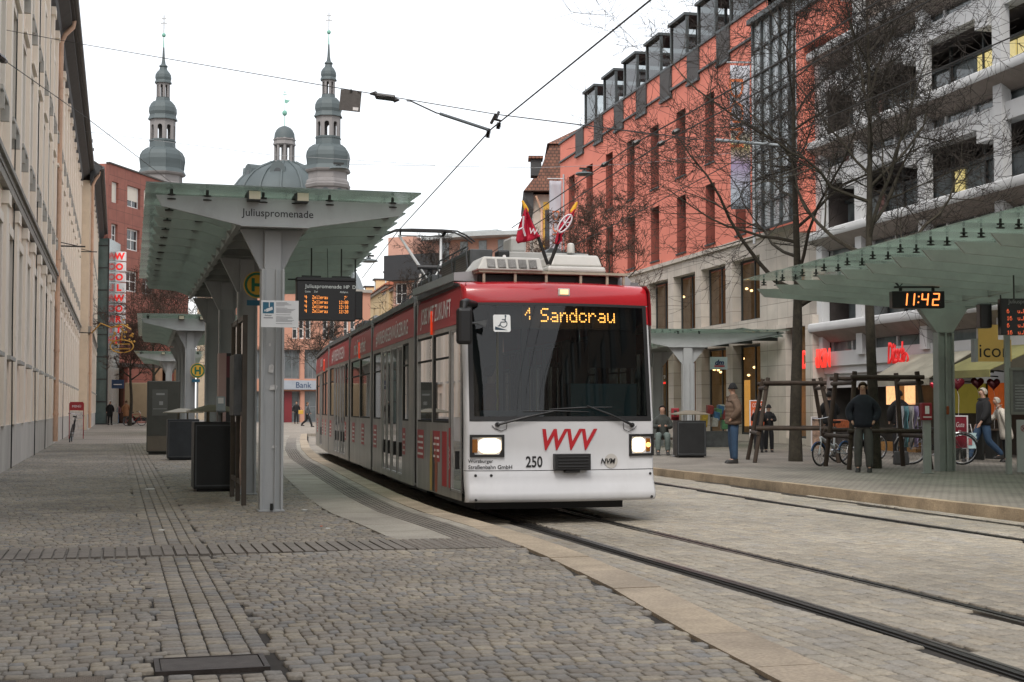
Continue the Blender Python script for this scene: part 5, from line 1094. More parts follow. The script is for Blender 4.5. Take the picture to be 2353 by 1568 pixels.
# ================================================================== HOUSES AT THE FAR END OF THE STREET
def block(name, u0, u1, vt, Z, lab, wallm, dep=12, tilt=0., rows=(), cols=0, ww=1.1, wh=1.7, roof=None, roofh=3., base=None, wf=None, z0=3.6, dz=3.1, nx=2):
    a = W(u0,938,Z); b = W(u1,938,Z+tilt); a.z = b.z = 0; d = (b-a).normalized(); L_ = (b-a).length; H_ = W(u0,vt,Z).z
    e = empty(name, a, math.atan2(d.y, d.x), label=lab, cat='building')
    holes = []; n = cols
    for r in range(rows if isinstance(rows, int) else len(rows)):
        z = z0+r*dz
        for c in range(n): s = (c+.5)*L_/n-ww/2; holes.append((s, s+ww, z, z+wh))
    m = MB(); wall_grid(m, 0, L_, 0, H_, holes, .18, 0, 0); m.quad((0,0,0),(0,0,H_),(0,dep,H_),(0,dep,0)); m.quad((L_,0,0),(L_,dep,0),(L_,dep,H_),(L_,0,H_)); m.quad((0,0,H_),(L_,0,H_),(L_,dep,H_),(0,dep,H_)); m.build('wall', wallm, e)
    for h in holes: window(e, Matrix.Translation((h[0],.12,h[2])), h[1]-h[0], h[3]-h[2], nx, 2, .1, fm=wf)
    m = MB(); m.box(-.1,L_+.1,-.25,0,H_-.25,H_); m.build('cornice', M_cornice, e)
    if roof:
        m = MB(); m.hexa([(-.3,-.4,H_),(L_+.3,-.4,H_),(L_+.3,dep*.4,H_+roofh),(-.3,dep*.4,H_+roofh)], [(-.3,-.4,H_+.12),(L_+.3,-.4,H_+.12),(L_+.3,dep*.4,H_+roofh+.12),(-.3,dep*.4,H_+roofh+.12)])
        m.add([(-.3,-.4,H_),(-.3,dep*.4,H_+roofh),(-.3,dep*.8,H_)], [(0,1,2)]); m.add([(L_+.3,-.4,H_),(L_+.3,dep*.4,H_+roofh),(L_+.3,dep*.8,H_)], [(0,1,2)]); rf = m.build('roof', roof, e)
        for c in range(1, max(2, n), 2):
            s = c*L_/max(1,n); m = MB(); m.box(s-.6,s+.6,.3,3,H_+.3,H_+1.6); dq = m.build('dormer', wallm, rf); m = MB(); m.box(s-.7,s+.7,.1,3,H_+1.6,H_+1.75); m.build('dormer_roof', M_eave, dq); m = MB(); m.box(s-.4,s+.4,.28,.3,H_+.55,H_+1.4); m.build('dormer_window', M_wgl, dq)
    return e, L_, H_
M_terra = mat('terracotta_wall', (.46,.235,.165), .85, var=.07, scale=.6, grime=.12); M_yel = mat('yellow_plaster', (.55,.42,.24), .85, var=.06, grime=.1); M_rt = brick_mat('red_tile', (.33,.12,.07), (.4,.15,.09), (.2,.07,.04), .4, .5, .04, axes='XY', bump=.5)
# terracotta office with arcade (behind the tram stop)
tb, L_, H_ = block('terracotta_building', 560, 850, 655, 122, 'terracotta coloured building with tall grey shop windows left of the tram tail', M_terra, tilt=5, rows=0, cols=0)
bt = kids(tb)[0]; bpy.data.objects.remove(bt)
a = W(560,938,122); a.z = 0; b = W(850,938,127); b.z = 0; dT = (b-a).normalized(); nT = Vector((-dT.y,dT.x,0)); qt = lambda u, v: smap(u, v, a, dT, nT); holes = []; wl = []
for (u0,u1) in ((628,640),(672,685),(687,699),(702,715),(742,754),(758,770),(790,801),(805,816)):
    s0, z1 = qt(u0,733); s1, z0 = qt(u1,779); holes.append((s0,s1,z0,z1)); wl.append((s0,s1,z0,z1))
g_ = []
for (u0,u1) in ((575,612),(622,690),(700,742),(752,800),(810,840)):
    s0, z1 = qt(u0,803); s1, z0 = qt(u1,871); g_.append((s0,s1,z0,z1)); s0, z1 = qt(u0,899); s1, z0 = qt(u1,966); g_.append((s0,s1,0,z1))
m = MB(); wall_grid(m, 0, L_, 0, H_, holes+g_, .4, 0, 0); m.quad((0,0,0),(0,0,H_),(0,10,H_),(0,10,0)); m.quad((L_,0,0),(L_,10,0),(L_,10,H_),(L_,0,H_)); m.quad((0,0,H_),(L_,0,H_),(L_,10,H_),(0,10,H_)); m.build('wall', M_terra, tb)
for h in wl: window(tb, Matrix.Translation((h[0],.2,h[2])), h[1]-h[0], h[3]-h[2], 1, 2, .1)
for i, h in enumerate(g_): window(tb, Matrix.Translation((h[0],.3,h[2])), h[1]-h[0], h[3]-h[2], 4 if i%2 == 0 else 3, 1 if i%2 == 0 else 2, .09, fm=mat('mullion_grey', (.16,.17,.18), .5), gm=mat('shop_glass_grey', (.10,.115,.12), .1, var=.5, scale=.6))
s0, z1 = qt(600,874); s1, z0 = qt(742,896); m = MB(); m.box(s0,s1,-.4,-.0,z0,z1); fs = m.build('fascia', mat('fascia_pale', (.30,.33,.37), .6, var=.1), tb)
m = MB(FR(((s0+s1)/2+.6,-.42,(z0+z1)/2),(1,0,0),(0,0,1))); text('Bank', FR(((s0+s1)/2+.9,-.42,(z0+z1)/2),(1,0,0),(0,0,1)), mat('letter_navy', (.02,.05,.12), .5, var=0), tb, h=.5)
s0, z1 = qt(655,900); s1, z0 = qt(672,967); m = MB(); m.box(s0,s1,.2,.28,0,z1); m.build('door', mat('door_red', (.16,.015,.02), .5), tb)
block('yellow_house', 822, 892, 700, 160, 'yellow house with a red tiled roof beyond the tram tail', M_yel, tilt=-26, rows=4, cols=6, ww=1.0, wh=1.8, roof=M_rt, roofh=2.6, wf=M_eave, z0=1.6, dz=2.7)
block('ochre_house', 884, 925, 672, 138, 'small ochre house squeezed between the yellow house and the dark banded flats', mat('ochre_plaster', (.46,.33,.2), .85, var=.06), tilt=-10, rows=3, cols=3, ww=1., wh=1.7, roof=M_rt, roofh=2.2, wf=M_eave, z0=3)
gh_, _, hh = block('gabled_house', 745, 835, 745, 185, 'house with a steep grey slate gable roof behind the departure board', mat('grey_render', (.4,.38,.35), .85), rows=1, cols=4, z0=8)
m = MB(); w = (W(835,938,185)-W(745,938,185)).length; z1 = W(790,600,185).z; m.prism([(-1,hh),(w*.62,z1-.6),(w*.72,z1-1.5),(w+1,hh)], (0,-.2,0), (1,0,0), (0,0,1), (0,9,0)); m.prism([(w*.60,z1-3.4),(w*.68,z1-3.4),(w*.68,z1-.8),(w*.60,z1-.8)], (0,-.6,0), (1,0,0), (0,0,1), (0,1,0)); m.build('gable_roof', mat('slate_grey', (.17,.19,.2), .7, var=.15, scale=.8), gh_)
# flats with the dark balcony band
fb, L_, H_ = block('banded_flats', 903, 1200, 640, 128, 'pink flats with a dark balcony band and a curved glazed top storey', mat('pink_render', (.44,.26,.20), .85, var=.08), tilt=-6, rows=3, cols=8, ww=1.2, wh=1.9, z0=4.2, dz=3.2)
a = W(903,938,128); a.z = 0; b = W(1200,938,122); b.z = 0; dF = (b-a).normalized(); nF = Vector((-dF.y,dF.x,0)); qf = lambda u, v: smap(u, v, a, dF, nF)
zb0 = qf(1000,642)[1]; zb1 = qf(1000,600)[1]; zt1 = qf(1000,552)[1]
m = MB(); m.box(-.4,5.0,-1.0,.6,zb0,zb1+.6); m.build('dark_band', mat('band_dark', (.022,.024,.027), .6, var=.1), fb)
m = MB(); m.box(-.2,2.4,-.6,4,zb1,zt1+.4); m.box(3.0,L_,.8,9,H_,zt1); m.build('top_storey', mat('pink_render_top', (.46,.26,.20), .85, var=.08), fb)
m = MB(); 
for s in np.arange(4.6, L_-1, 1.9): m.box(s,s+.75,.72,.8,zb1+.1,zt1-.2)
m.build('top_windows', mat('glass_pale', (.2,.23,.24), .15, var=.4), fb)
m = MB(); n_ = 12; pts = [(3.0+(L_-2.5)*t/n_, -.2-.9*math.sin(math.pi*t/n_)) for t in range(n_+1)]
for i in range(n_): m.hexa([(pts[i][0],pts[i][1],zt1),(pts[i+1][0],pts[i+1][1],zt1),(pts[i+1][0],8,zt1),(pts[i][0],8,zt1)], [(pts[i][0],pts[i][1],zt1+.35),(pts[i+1][0],pts[i+1][1],zt1+.35),(pts[i+1][0],8,zt1+.35),(pts[i][0],8,zt1+.35)])
m.box(6,9.5,2,5,zt1+.35,zt1+.9); m.build('flat_roof', mat('roof_edge_grey', (.33,.35,.35), .6, var=.1), fb)
m = MB(); m.tube([(3.4,-.8,0),(3.4,-.8,zb0)], .32, 10); m.tube([(3.4,-.8,zb0-1.5),(3.4,-.8,zb1-1.2)], .25, 8); m.build('flue', mat('flue_pale', (.45,.42,.39), .6), fb)
# ================================================================== RIGHT ROW OF BUILDINGS
def cpt(X, Z): return Vector((X*math.cos(YAW)+Z*math.sin(YAW), -X*math.sin(YAW)+Z*math.cos(YAW), 0))
PA = cpt(8.6+(53.7-79.2)*.231, 79.2); PB = cpt(8.6+(53.7-36)*.231, 36.0)
dW = (PB-PA).normalized(); nW = Vector((-dW.y, dW.x, 0))       # d runs towards the camera, n into the building
if nW.x < 0: nW = -nW
AW = math.atan2(dW.y, dW.x)
qs = lambda u, v: smap(u, v, PA, dW, nW)
def S(u): return qs(u, 900)[0]
def zat(u, v): return qs(u, v)[1]
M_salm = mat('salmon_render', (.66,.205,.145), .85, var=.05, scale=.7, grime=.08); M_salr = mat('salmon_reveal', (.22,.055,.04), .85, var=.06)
M_stone = brick_mat('shell_stone', (.45,.40,.35), (.50,.455,.40), (.25,.22,.19), .9, .55, .012, axes='XZ', bump=.3, var=.12, offset=0)
M_zinc = mat('zinc_dark', (.05,.058,.06), .5, .3, var=.15); M_mshut = brick_mat('mesh_shutter', (.065,.06,.06), (.08,.073,.07), (.03,.028,.028), .5, .06, .012, axes='XZ', bump=.3)
M_bwg = mat('window_brown', (.022,.014,.012), .25, var=.3); M_lit = glass('dormer_glass', (.75,.80,.80), (.4,.42,.42), .6, .05)
s_end = S(1893); sbay = S(1772); sb = empty('salmon_building', PA, AW, label='long salmon red building with tall slot windows and dormers along its roof', cat='building')
zl = zat(1500, 626-(1500-1465)*.325)      # underside of the salmon wall, top of the stone storey
z_st = zat(1600, 626-(1600-1465)*.325); z_led = zat(1500, 376-(1500-1286)*.655); z_top = zat(1500, 330-(1500-1290)*.695)
X_ = lambda c: 1176.5+.3664*c
rec = []
cols_ = [(358,395),(470,510),(593,637),(727,775),(876,928),(1040,1097),(1222,1280),(1412,1475)]
zr1 = (zat(X_(751),.3664*1250), zat(X_(751),.3664*877)); zr2t = zat(X_(751),.3664*1362); zr2 = (zl+.25, zr2t)
for a, b in cols_:
    s0, s1 = S(X_(a)), S(X_(b)); rec.append((s0,s1,*zr1)); rec.append((s0,s1,*zr2))
rec = [r for r in rec if r[1] < sbay-.3]
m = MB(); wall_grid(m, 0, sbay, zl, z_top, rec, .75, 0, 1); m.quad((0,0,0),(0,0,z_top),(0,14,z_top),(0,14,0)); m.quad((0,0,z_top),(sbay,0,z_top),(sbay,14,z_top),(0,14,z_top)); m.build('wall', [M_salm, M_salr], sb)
for r in rec:
    window(sb, Matrix.Translation((r[0],.70,r[2])), r[1]-r[0], r[3]-r[2], 1, 3, .06, fm=M_zinc, gm=M_bwg)
for r in rec: m = MB(); m.box(r[0]-.05,r[1]+.05,-.06,.7,r[2]-.06,r[2]); m.build('sill', M_zinc, sb)
# coping, dark ledge, mesh shutters, dormers
m = MB(); m.box(-.1,sbay+.1,-.08,.3,z_top,z_top+.10); m.build('coping', M_zinc, sb)
m = MB(); 
DX = [460,580,708,850,1005,1178,1383]; SD = [S(X_(x)) for x in DX]; step = (SD[-1]-SD[0])/6
SD += [SD[-1]+step, SD[-1]+2*step]
SH = [(408,455),(525,576),(653,708),(793,855),(945,1015),(1117,1190),(1305,1385)]
edges = [0.]; prev = 0
SHs = [(S(X_(a)),S(X_(b))) for a,b in SH]; w_sh = SHs[0][1]-SHs[0][0]
for k, (a, b) in enumerate(SHs):
    m.box(prev,a,-.10,0,z_led-.05,z_led+.03); m.build('ledge', M_zinc, sb); m = MB(); prev = b
m.box(prev,sbay,-.10,0,z_led-.05,z_led+.03); m.build('ledge', M_zinc, sb)
for a, b in SHs:
    m = MB(); m.box(a,b,-.07,-.01,z_led-.22,z_top+.02); sh = m.build('shutter', M_mshut, sb); m = MB(); m.box(a-.03,b+.03,-.12,0,z_led-.34,z_led-.22); m.build('shutter_box', M_zinc, sh)
for k, s0 in enumerate(SD[:8]):
    w = step*.60; h = 1.75 ; d = 2.6
    m = MB(); t = .10
    for x in (0, w-t): m.box(s0+x,s0+x+t,-.02,t,z_top+.1,z_top+h)
    m.box(s0-.05,s0+w+.05,-.12,d,z_top+h,z_top+h+.12); m.box(s0,s0+t,d*.45,d*.45+t,z_top,z_top+h); m.box(s0+w-t,s0+w,d*.45,d*.45+t,z_top,z_top+h)
    dm = m.build('dormer', M_zinc, sb)
    m = MB(); m.quad((s0+t/2,.0,z_top+.1),(s0+t/2,d*.45,z_top+.1),(s0+t/2,d*.45,z_top+h),(s0+t/2,.0,z_top+h)); m.build('side_glass', M_lit, dm)
    m = MB(); m.quad((s0+t,.04,z_top+.1),(s0+w-t,.04,z_top+.1),(s0+w-t,.04,z_top+h),(s0+t,.04,z_top+h)); m.build('front_glass', glass('dormer_front', (.3,.33,.33), (.03,.03,.03), .6, .03), dm)
# mansard behind
m = MB(); m.hexa([(0,1.1,z_top),(sbay,1.1,z_top),(sbay,13,z_top),(0,13,z_top)], [(0,2.9,z_top+1.7),(sbay,2.9,z_top+1.7),(sbay,12,z_top+1.7),(0,12,z_top+1.7)]); m.build('roof', M_zinc, sb)
# stone storey with large openings, pillars at street level
V1 = lambda x: 1465+.3775*x
og = [(V1(100),V1(180)),(V1(220),V1(355)),(V1(390),V1(540)),(V1(580),V1(750))]
zo = zat(V1(290), 488.3+.3775*355+8); zo0 = zat(V1(290), 488.3+.3775*715)
o2 = [(S(a),S(b)) for a,b in og]; wst = o2[2][1]-o2[2][0]; per = ((o2[3][0]+o2[3][1])-(o2[1][0]+o2[1][1]))/4
c0 = (o2[2][0]+o2[2][1])/2; hh = []
for k in range(-9, 4):
    c = c0+k*per
    if c-per/2 < .5 or c+wst/2 > s_end-1: continue
    hh.append((c-wst/2,c+wst/2,zo0,zo)); hh.append((c-wst/2,c+wst/2,.25,zo0-.9))
sd0 = S(1806); hh = [h for h in hh if h[1] < sd0-.3]+[(sd0, s_end-.5, .2, zat(1850,742))]
m = MB(); wall_grid(m, 0, s_end, 0, zl, hh, .45, 0, 0); m.build('stone_base', M_stone, sb)
m = MB(); m.box(0,s_end,-.10,0,zl-.12,zl+.04); m.box(0,s_end,-.06,0,zo0-.5,zo0-.35); m.build('string_course', M_stone, sb)
M_shop = glass('shop_glass', (.55,.55,.5), (.02,.02,.02), .8, .03); M_warm = mat('shop_interior_glow', (.30,.19,.09), .8, var=.5, scale=1.2, emit=(1,.55,.18), es=.05); M_dim = mat('shop_interior_dim', (.06,.05,.045), .8, var=.5, scale=1.5)
for i, h in enumerate(hh): window(sb, Matrix.Translation((h[0],.36,h[2])), h[1]-h[0], h[3]-h[2], 2, 1, .08, fm=M_zinc, gm=M_shop)
m = MB(); m.box(.5,s_end-.5,3.2,3.3,0,zl-.1); m.box(.5,s_end-.5,.95,3.2,zo0-.7,zo0-.6); m.build('back_room', M_warm, sb)  # back wall glows faintly in place of warm light inside the shop
m = MB(); m.box(S(1655),S(1672),2.6,2.7,.3,3.4); m.box(S(1595),S(1603),2.2,2.3,.5,2.4); m.build('interior_glow_panel', mat('interior_glow_amber', (.6,.35,.1), .7, var=.5, scale=1.2, emit=(1,.50,.12), es=.8), sb)  # glowing panels added to give the interior its amber light
random.seed(12)
lm = mat('shop_lamp', (1,.7,.35), .5, var=0, emit=(1,.62,.28), es=6.)
for k in range(30):
    s = random.uniform(S(1500),S(1760)); z = random.choice((random.uniform(2.6,3.3), random.uniform(zo-1.3,zo-.4))); m = MB(); m.lathe([(.07*math.sin(a), .05*math.cos(a)) for a in np.linspace(0.05,3.1,6)], 8, 0, (s, random.uniform(1.2,2.6), z)); m.build('ceiling_lamp', lm, sb)
# projecting shop canopy above street level
m = MB(); z = zo0-.55; m.hexa([(8,-1.6,z),(s_end-3,-1.6,z),(s_end-3,-.1,z-.25),(8,-.1,z-.25)], [(8,-1.6,z+.06),(s_end-3,-1.6,z+.06),(s_end-3,-.1,z-.19),(8,-.1,z-.19)]); m.build('shop_canopy', M_cg, sb)
m = MB()
for k in range(14):
    s = 9+k*2.3
    if s < s_end-3.5: m.box(s,s+.06,-1.55,-.02,z-.36,z-.22)
m.build('canopy_arms', M_bolt, sb)
# tall glazed stair bay beside the salmon wall, red fin and head
sg0, sg1 = sbay, S(1882)
gb = empty('glass_bay', PA+dW*sg0, AW, label='tall glazed bay with dark mullions between the salmon wall and the white building', cat='building')
Lg = sg1-sg0; zt = zat(1765,62)+.0
m = MB(); m.quad((0,-.55,zl),(Lg,-.55,zl),(Lg,-.55,zt),(0,-.55,zt)); m.quad((0,0,zl),(0,-.55,zl),(0,-.55,zt),(0,0,zt)); m.build('glazing', glass('bay_glass_sky', (.45,.50,.50), (.42,.46,.48), .15, .04), gb)  # pale body colour paints the reflected sky into the panes
m = MB()
for k in range(6): s = k*Lg/5; m.box(s-.06,s+.06,-.64,-.55,zl,zt)
for k in range(9): z = zl+(zt-zl)*k/8; m.box(0,Lg,-.62,-.56,z-.04,z+.04)
m.box(-.1,Lg+.1,-.8,.3,zt,zt+.2); m.build('mullions', M_zinc, gb)
m = MB(); m.box(0,Lg,1.6,1.7,zl,zt); m.box(0,Lg,.0,1.6,zt-.1,zt)
for k in range(1, 5): z = zl+(zt-zl)*k/4; m.box(0,Lg,-.4,1.6,z-.3,z)
m.build('floors', mat('bay_interior', (.14,.15,.15), .8, var=.4), gb)
m = MB(); m.box(-.3,Lg+2.5,.4,6,zt+.2,zt+.9); m.hexa([(-.5,.2,zt+.9),(Lg+2.5,.2,zt+.9),(Lg+2.5,6,zt+.9),(-.5,6,zt+.9)], [(-.5,1.4,zt+2.4),(Lg+2.5,1.4,zt+2.4),(Lg+2.5,6,zt+2.4),(-.5,6,zt+2.4)]); m.build('roof', mat('roof_brown', (.13,.075,.06), .8, var=.2), gb)
sf0, sf1 = S(1882), S(1897)
m = MB(); m.box(sf0-sg0,sf1-sg0,-.7,.3,zl-.5,zat(1890,110)); m.box(sf0-sg0,S(1950)-sg0,-.7,2,zat(1890,112),zat(1890,30)); m.build('red_fin', M_salm, gb); m = MB(); m.box(sf0-sg0-.1,S(1952)-sg0,-.85,.3,zat(1890,29),zat(1890,29)+.2); m.build('fin_coping', mat('coping_zinc', (.16,.18,.2), .5), gb)
m = MB(); m.box(S(1945)-sg0,S(2100)-sg0,.3,5,zat(1950,60)-.5,zat(1950,60)+6); m.build('beige_attic', mat('attic_beige', (.33,.28,.24), .85, var=.1), gb)
# WHITE CONCRETE BUILDING with balconies
M_wc = mat('white_concrete', (.52,.525,.53), .75, var=.05, scale=.9, grime=.16, stretch=(1,1,.4)); M_sof = mat('soffit_grey_brown', (.26,.225,.205), .8, var=.15, grime=.2); M_rw = mat('recess_brown', (.055,.045,.042), .7, var=.35, scale=1.2); M_wgd = mat('strip_glass_sky', (.13,.15,.155), .06, var=.5, scale=.9); M_wgy = mat('strip_glass_lit', (.4,.35,.15), .3, var=.4, emit=(1,.80,.30), es=.35)  # strip window glass is coloured brighter to stand in for reflected sky
w0 = S(1895); w1 = w0+36
wb = empty('white_building', PA+dW*w0, AW, label='white concrete building with deep balconies and rounded parapets on the right', cat='building'); Lw = w1-w0
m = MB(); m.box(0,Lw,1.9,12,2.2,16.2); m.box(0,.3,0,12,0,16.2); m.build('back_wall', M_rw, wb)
zf = 3.72; P_ = 2.98; ncol = [w0, S(2005), S(2144), S(2325)]; bay = S(2325)-S(2144)
cols = [S(1897)-w0+.2]+[S(2144)-w0+k*bay for k in range(-1, 12)]
cols = [c for c in cols if c < Lw]
m = MB()
for c in cols: m.box(c-.20,c+.20,-.28,-.02,2.9,15.4)
m.build('columns', M_wc, wb)
for f in range(5):
    z = zf+P_*f
    if z > 14.5: break
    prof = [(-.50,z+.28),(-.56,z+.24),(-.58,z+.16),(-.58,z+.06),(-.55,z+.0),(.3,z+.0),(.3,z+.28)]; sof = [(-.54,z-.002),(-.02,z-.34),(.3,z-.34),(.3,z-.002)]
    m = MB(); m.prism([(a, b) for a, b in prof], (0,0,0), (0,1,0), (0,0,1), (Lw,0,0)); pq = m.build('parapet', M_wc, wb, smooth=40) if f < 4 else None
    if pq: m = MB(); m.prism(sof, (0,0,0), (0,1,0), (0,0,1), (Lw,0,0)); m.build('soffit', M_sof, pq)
    m = MB(); m.box(0,Lw,-.18,.25,z-1.12,z-.66); m.build('floor_band', M_wc, wb)
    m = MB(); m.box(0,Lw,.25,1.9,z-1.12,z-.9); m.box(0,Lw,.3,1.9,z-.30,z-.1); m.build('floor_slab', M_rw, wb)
    m = MB(); m.quad((0,.12,z-.66),(Lw,.12,z-.66),(Lw,.12,z-.34),(0,.12,z-.34)); sg = m.build('strip_window', M_wgd, wb)
    m = MB(); s = .4
    while s < Lw: m.box(s,s+.09,.05,.12,z-.66,z-.34); s += 1.45
    m.build('strip_frame', M_wc, sg)
    if f < 4:
        m = MB(); m.quad((0,.75,z+.28),(Lw,.75,z+.28),(Lw,.75,z+1.25),(0,.75,z+1.25)); g2_ = m.build('balcony_glazing', M_wgd, wb)
        m = MB(); s = .2; k = 0
        while s < Lw: m.box(s,s+.08,.66,.74,z+.28,z+1.85); s += 1.1+.6*(k%2); k += 1
        m.box(0,Lw,.64,.76,z+1.25,z+1.36); m.build('glazing_bars', M_zinc, g2_)
        for c in cols: 
            m = MB(); m.box(c-.9,c-.30,-.34,.25,z+1.45,z+1.86); m.build('hung_beam', M_wc, wb)
for (a, b, f) in ((2205,2240,2),(2268,2292,2),(2297,2330,2),(2150,2170,1)):
    z = zf+P_*f; m = MB(); m.box(S(a)-w0,S(b)-w0,-.0+.69,.735,z+.32,z+1.22); m.build('lit_window', M_wgy, wb)
m = MB(); m.box(-.1,Lw,-.5,.4,15.35,16.6); m.box(0,Lw,.4,12,16.2,16.4); m.build('roof_parapet', M_wc, wb)
# street level of the white building
m = MB(); m.box(0,Lw,-.1,.2,2.35,2.72); m.box(0,Lw,-.02,.15,1.9,2.35); m.build('shop_fascia', M_wc, wb)
m = MB(); m.quad((0,1.2,0),(Lw,1.2,0),(Lw,1.2,2.2),(0,1.2,2.2)); m.build('shop_back', mat('shop_back_dark', (.05,.042,.035), .6, var=.5, scale=1.5), wb)
m = MB(); m.box(S(1893)-w0-.3,S(1893)-w0+.25,-.5,.6,0,4.3); m.build('corner_pier', M_stone, wb)
# things of the shops: lit panels, awnings, signs
M_yelw = mat('shop_wall_yellow', (.42,.36,.07), .7, var=.2, scale=1, emit=(.9,.75,.1), es=.05); M_ora = mat('poster_orange', (.5,.10,.02), .6, var=.3, scale=4, emit=(1,.2,.03), es=.12); M_post_l = mat('poster_lit', (.9,.5,.25), .6, var=.7, scale=5, emit=(1,.55,.25), es=.75)
def wallbox(u0, u1, v0, v1, off, th, matl, par, name, base=PA):
    """panel on the facade line, measured at its edges; off: metres in front of the facade"""
    O = PA-nW*off; s0, z1 = smap(u0, v0, O, dW, nW); s1, z0 = smap(u1, v1, O, dW, nW); m = MB(Matrix.Translation((-w0,0,0))); m.box(s0,s1,-off,-off+th,z0,z1); return m.build(name, matl, par), s0, s1, z0, z1
wallbox(1925,1990,930,1010,-.9,.05,mat('shop_glow_teal', (.2,.3,.3), .5, var=.6, scale=3, emit=(.5,.8,.8), es=.12), wb, 'shop_window')
wallbox(2036,2060,880,930,-.6,.05,M_post_l,wb,'lit_poster'); wallbox(2078,2100,878,930,-.6,.05,M_post_l,wb,'lit_poster'); wallbox(2060,2078,878,935,-.6,.05,mat('poster_brown', (.25,.12,.05), .6, var=.4, scale=4, emit=(1,.4,.1), es=.12),wb,'lit_poster')
wallbox(2190,2262,862,950,-.8,.05,M_yelw,wb,'shop_wall'); wallbox(2270,2305,875,965,-.5,.05,M_ora,wb,'poster'); wallbox(2020,2105,1015,1045,.3,.3,mat('counter_orange', (.35,.17,.04), .6, var=.3, scale=3),wb,'counter')
text('40% SALE', Matrix.Translation((-w0,0,0)) @ FR((S(2287),.44,zat(2287,912)), (1,0,0), (0,0,1)), M_letw, wb, w=S(2300)-S(2276), h=.45)
# awnings over the shops
def awning(u0, u1, z1, z0, out, label, c):
    s0, s1 = S(u0), S(u1); e = empty('awning', PA+dW*s0, AW, label=label, cat='awning', group='shop awnings'); L_ = s1-s0
    m = MB(); m.hexa([(0,-out,z0),(L_,-out,z0),(L_,-.25,z1),(0,-.25,z1)], [(0,-out,z0+.02),(L_,-out,z0+.02),(L_,-.25,z1+.02),(0,-.25,z1+.02)])
    m.box(0,L_,-out-.01,-out+.01,z0-.16,z0+.01); m.build('cloth', c, e); sh_ = mat('awning_shade', (.05,.045,.03), .8)
    for q_ in (0, L_): m = MB(); m.add([(q_,-out,z0),(q_,-.25,z1),(q_,-.25,z0)], [(0,1,2)]); m.build('side', sh_, e)
    m = MB(); m.tube([(.1,-.2,z0-.1),(.1,-out+.05,z0)], .02, 6); m.tube([(L_-.1,-.2,z0-.1),(L_-.1,-out+.05,z0)], .02, 6); m.build('arm', M_bolt, e); return e
aw = mat('awning_yellowed', (.30,.28,.22), .8, var=.3, scale=1.2, grime=.3)
awning(2112,2262,2.75,2.02,1.6,'grey and yellow sloping awning left of the cafe sign', aw); awning(2305,2430,2.8,2.15,1.8,'olive awning at the right edge below the cafe sign', mat('awning_olive', (.20,.19,.07), .8, var=.2))
def sign_text(word, uc, vc, w, h, off, matl, name, label, cat='sign', bold=.04, shear=0, depth=.08, board=None, bw=None, bh=None, **k):
    O = PA-nW*off; s, z = smap(uc, vc, O, dW, nW); e = empty(name, PA+dW*s-nW*off+Vector((0,0,z)), AW, label=label, cat=cat)
    if board: m = MB(); m.box(-bw/2,bw/2,0,.12,-bh/2,bh/2); m.build('board', board, e)
    o = text(word, FR((0,-.03,0), (1,0,0), (0,0,1)), matl, e, w=w, h=h, bold=bold, shear=shear, **k); sm = o.modifiers.new('s','SOLIDIFY'); sm.thickness = .03; sm.offset = 1; return e
def wof(u0, u1, off=0): O = PA-nW*off; return smap(u1, 900, O, dW, nW)[0]-smap(u0, 900, O, dW, nW)[0]
M_neon = mat('neon_red', (.6,.03,.02), .4, var=0, emit=(1,.045,.03), es=.65); M_dred = mat('sign_deep_red', (.50,.015,.015), .4, var=0, emit=(1,.02,.02), es=.25)
sign_text('DUNKIN', 1878, 825, wof(1846,1910,.35), .62, .35, M_neon, 'shop_sign', 'glowing red DUNKIN letters on the dark shop front under the glass bay')
e = sign_text('Ditsch', 2062, 811, wof(2042,2080,.6), .62, .6, M_dred, 'shop_sign', 'red Ditsch script sign on the white shop fascia', bold=.03, shear=.2)
m = MB(); w = wof(2042,2084,.6)/2; m.prism([(-w,-.52),(-w+.1,-.42),(w*.8,-.28),(w*.7,-.36)], (0,-.06,0), (1,0,0), (0,0,1), (0,.06,0)); m.tube([(w*.95+.18*math.cos(a), -.04, -.18+.16*math.sin(a)) for a in np.linspace(0,6.28,14)], .03, 5); m.tube([(w*.85,-.04,-.3),(w*1.05,-.04,-.02)], .025, 5); m.build('flourish', M_dred, e)
# cafe sign box standing out from the facade, facing the street's length
p = W(2282,807,27.5); e = empty('cafe_sign', (p.x,p.y,p.z), math.radians(-13), label='ochre box sign reading icon beneath the right shelter', cat='sign'); M_och = mat('sign_ochre', (.50,.33,.10), .5, var=.05, emit=(1,.6,.15), es=.05)
m = MB(); m.box(-.30,.36,0,.14,-.20,.22); m.box(-.22,.16,.15,.2,.22,.52); b_ = m.build('box', M_och, e); m = MB(); m.box(-.36,-.30,-.01,.2,-.21,.24); m.build('edge', mat('sign_edge', (.35,.35,.38), .5), b_)
text('icon', FR((.03,-.006,.0),(1,0,0),(0,0,1)), M_letb, e, w=.60)
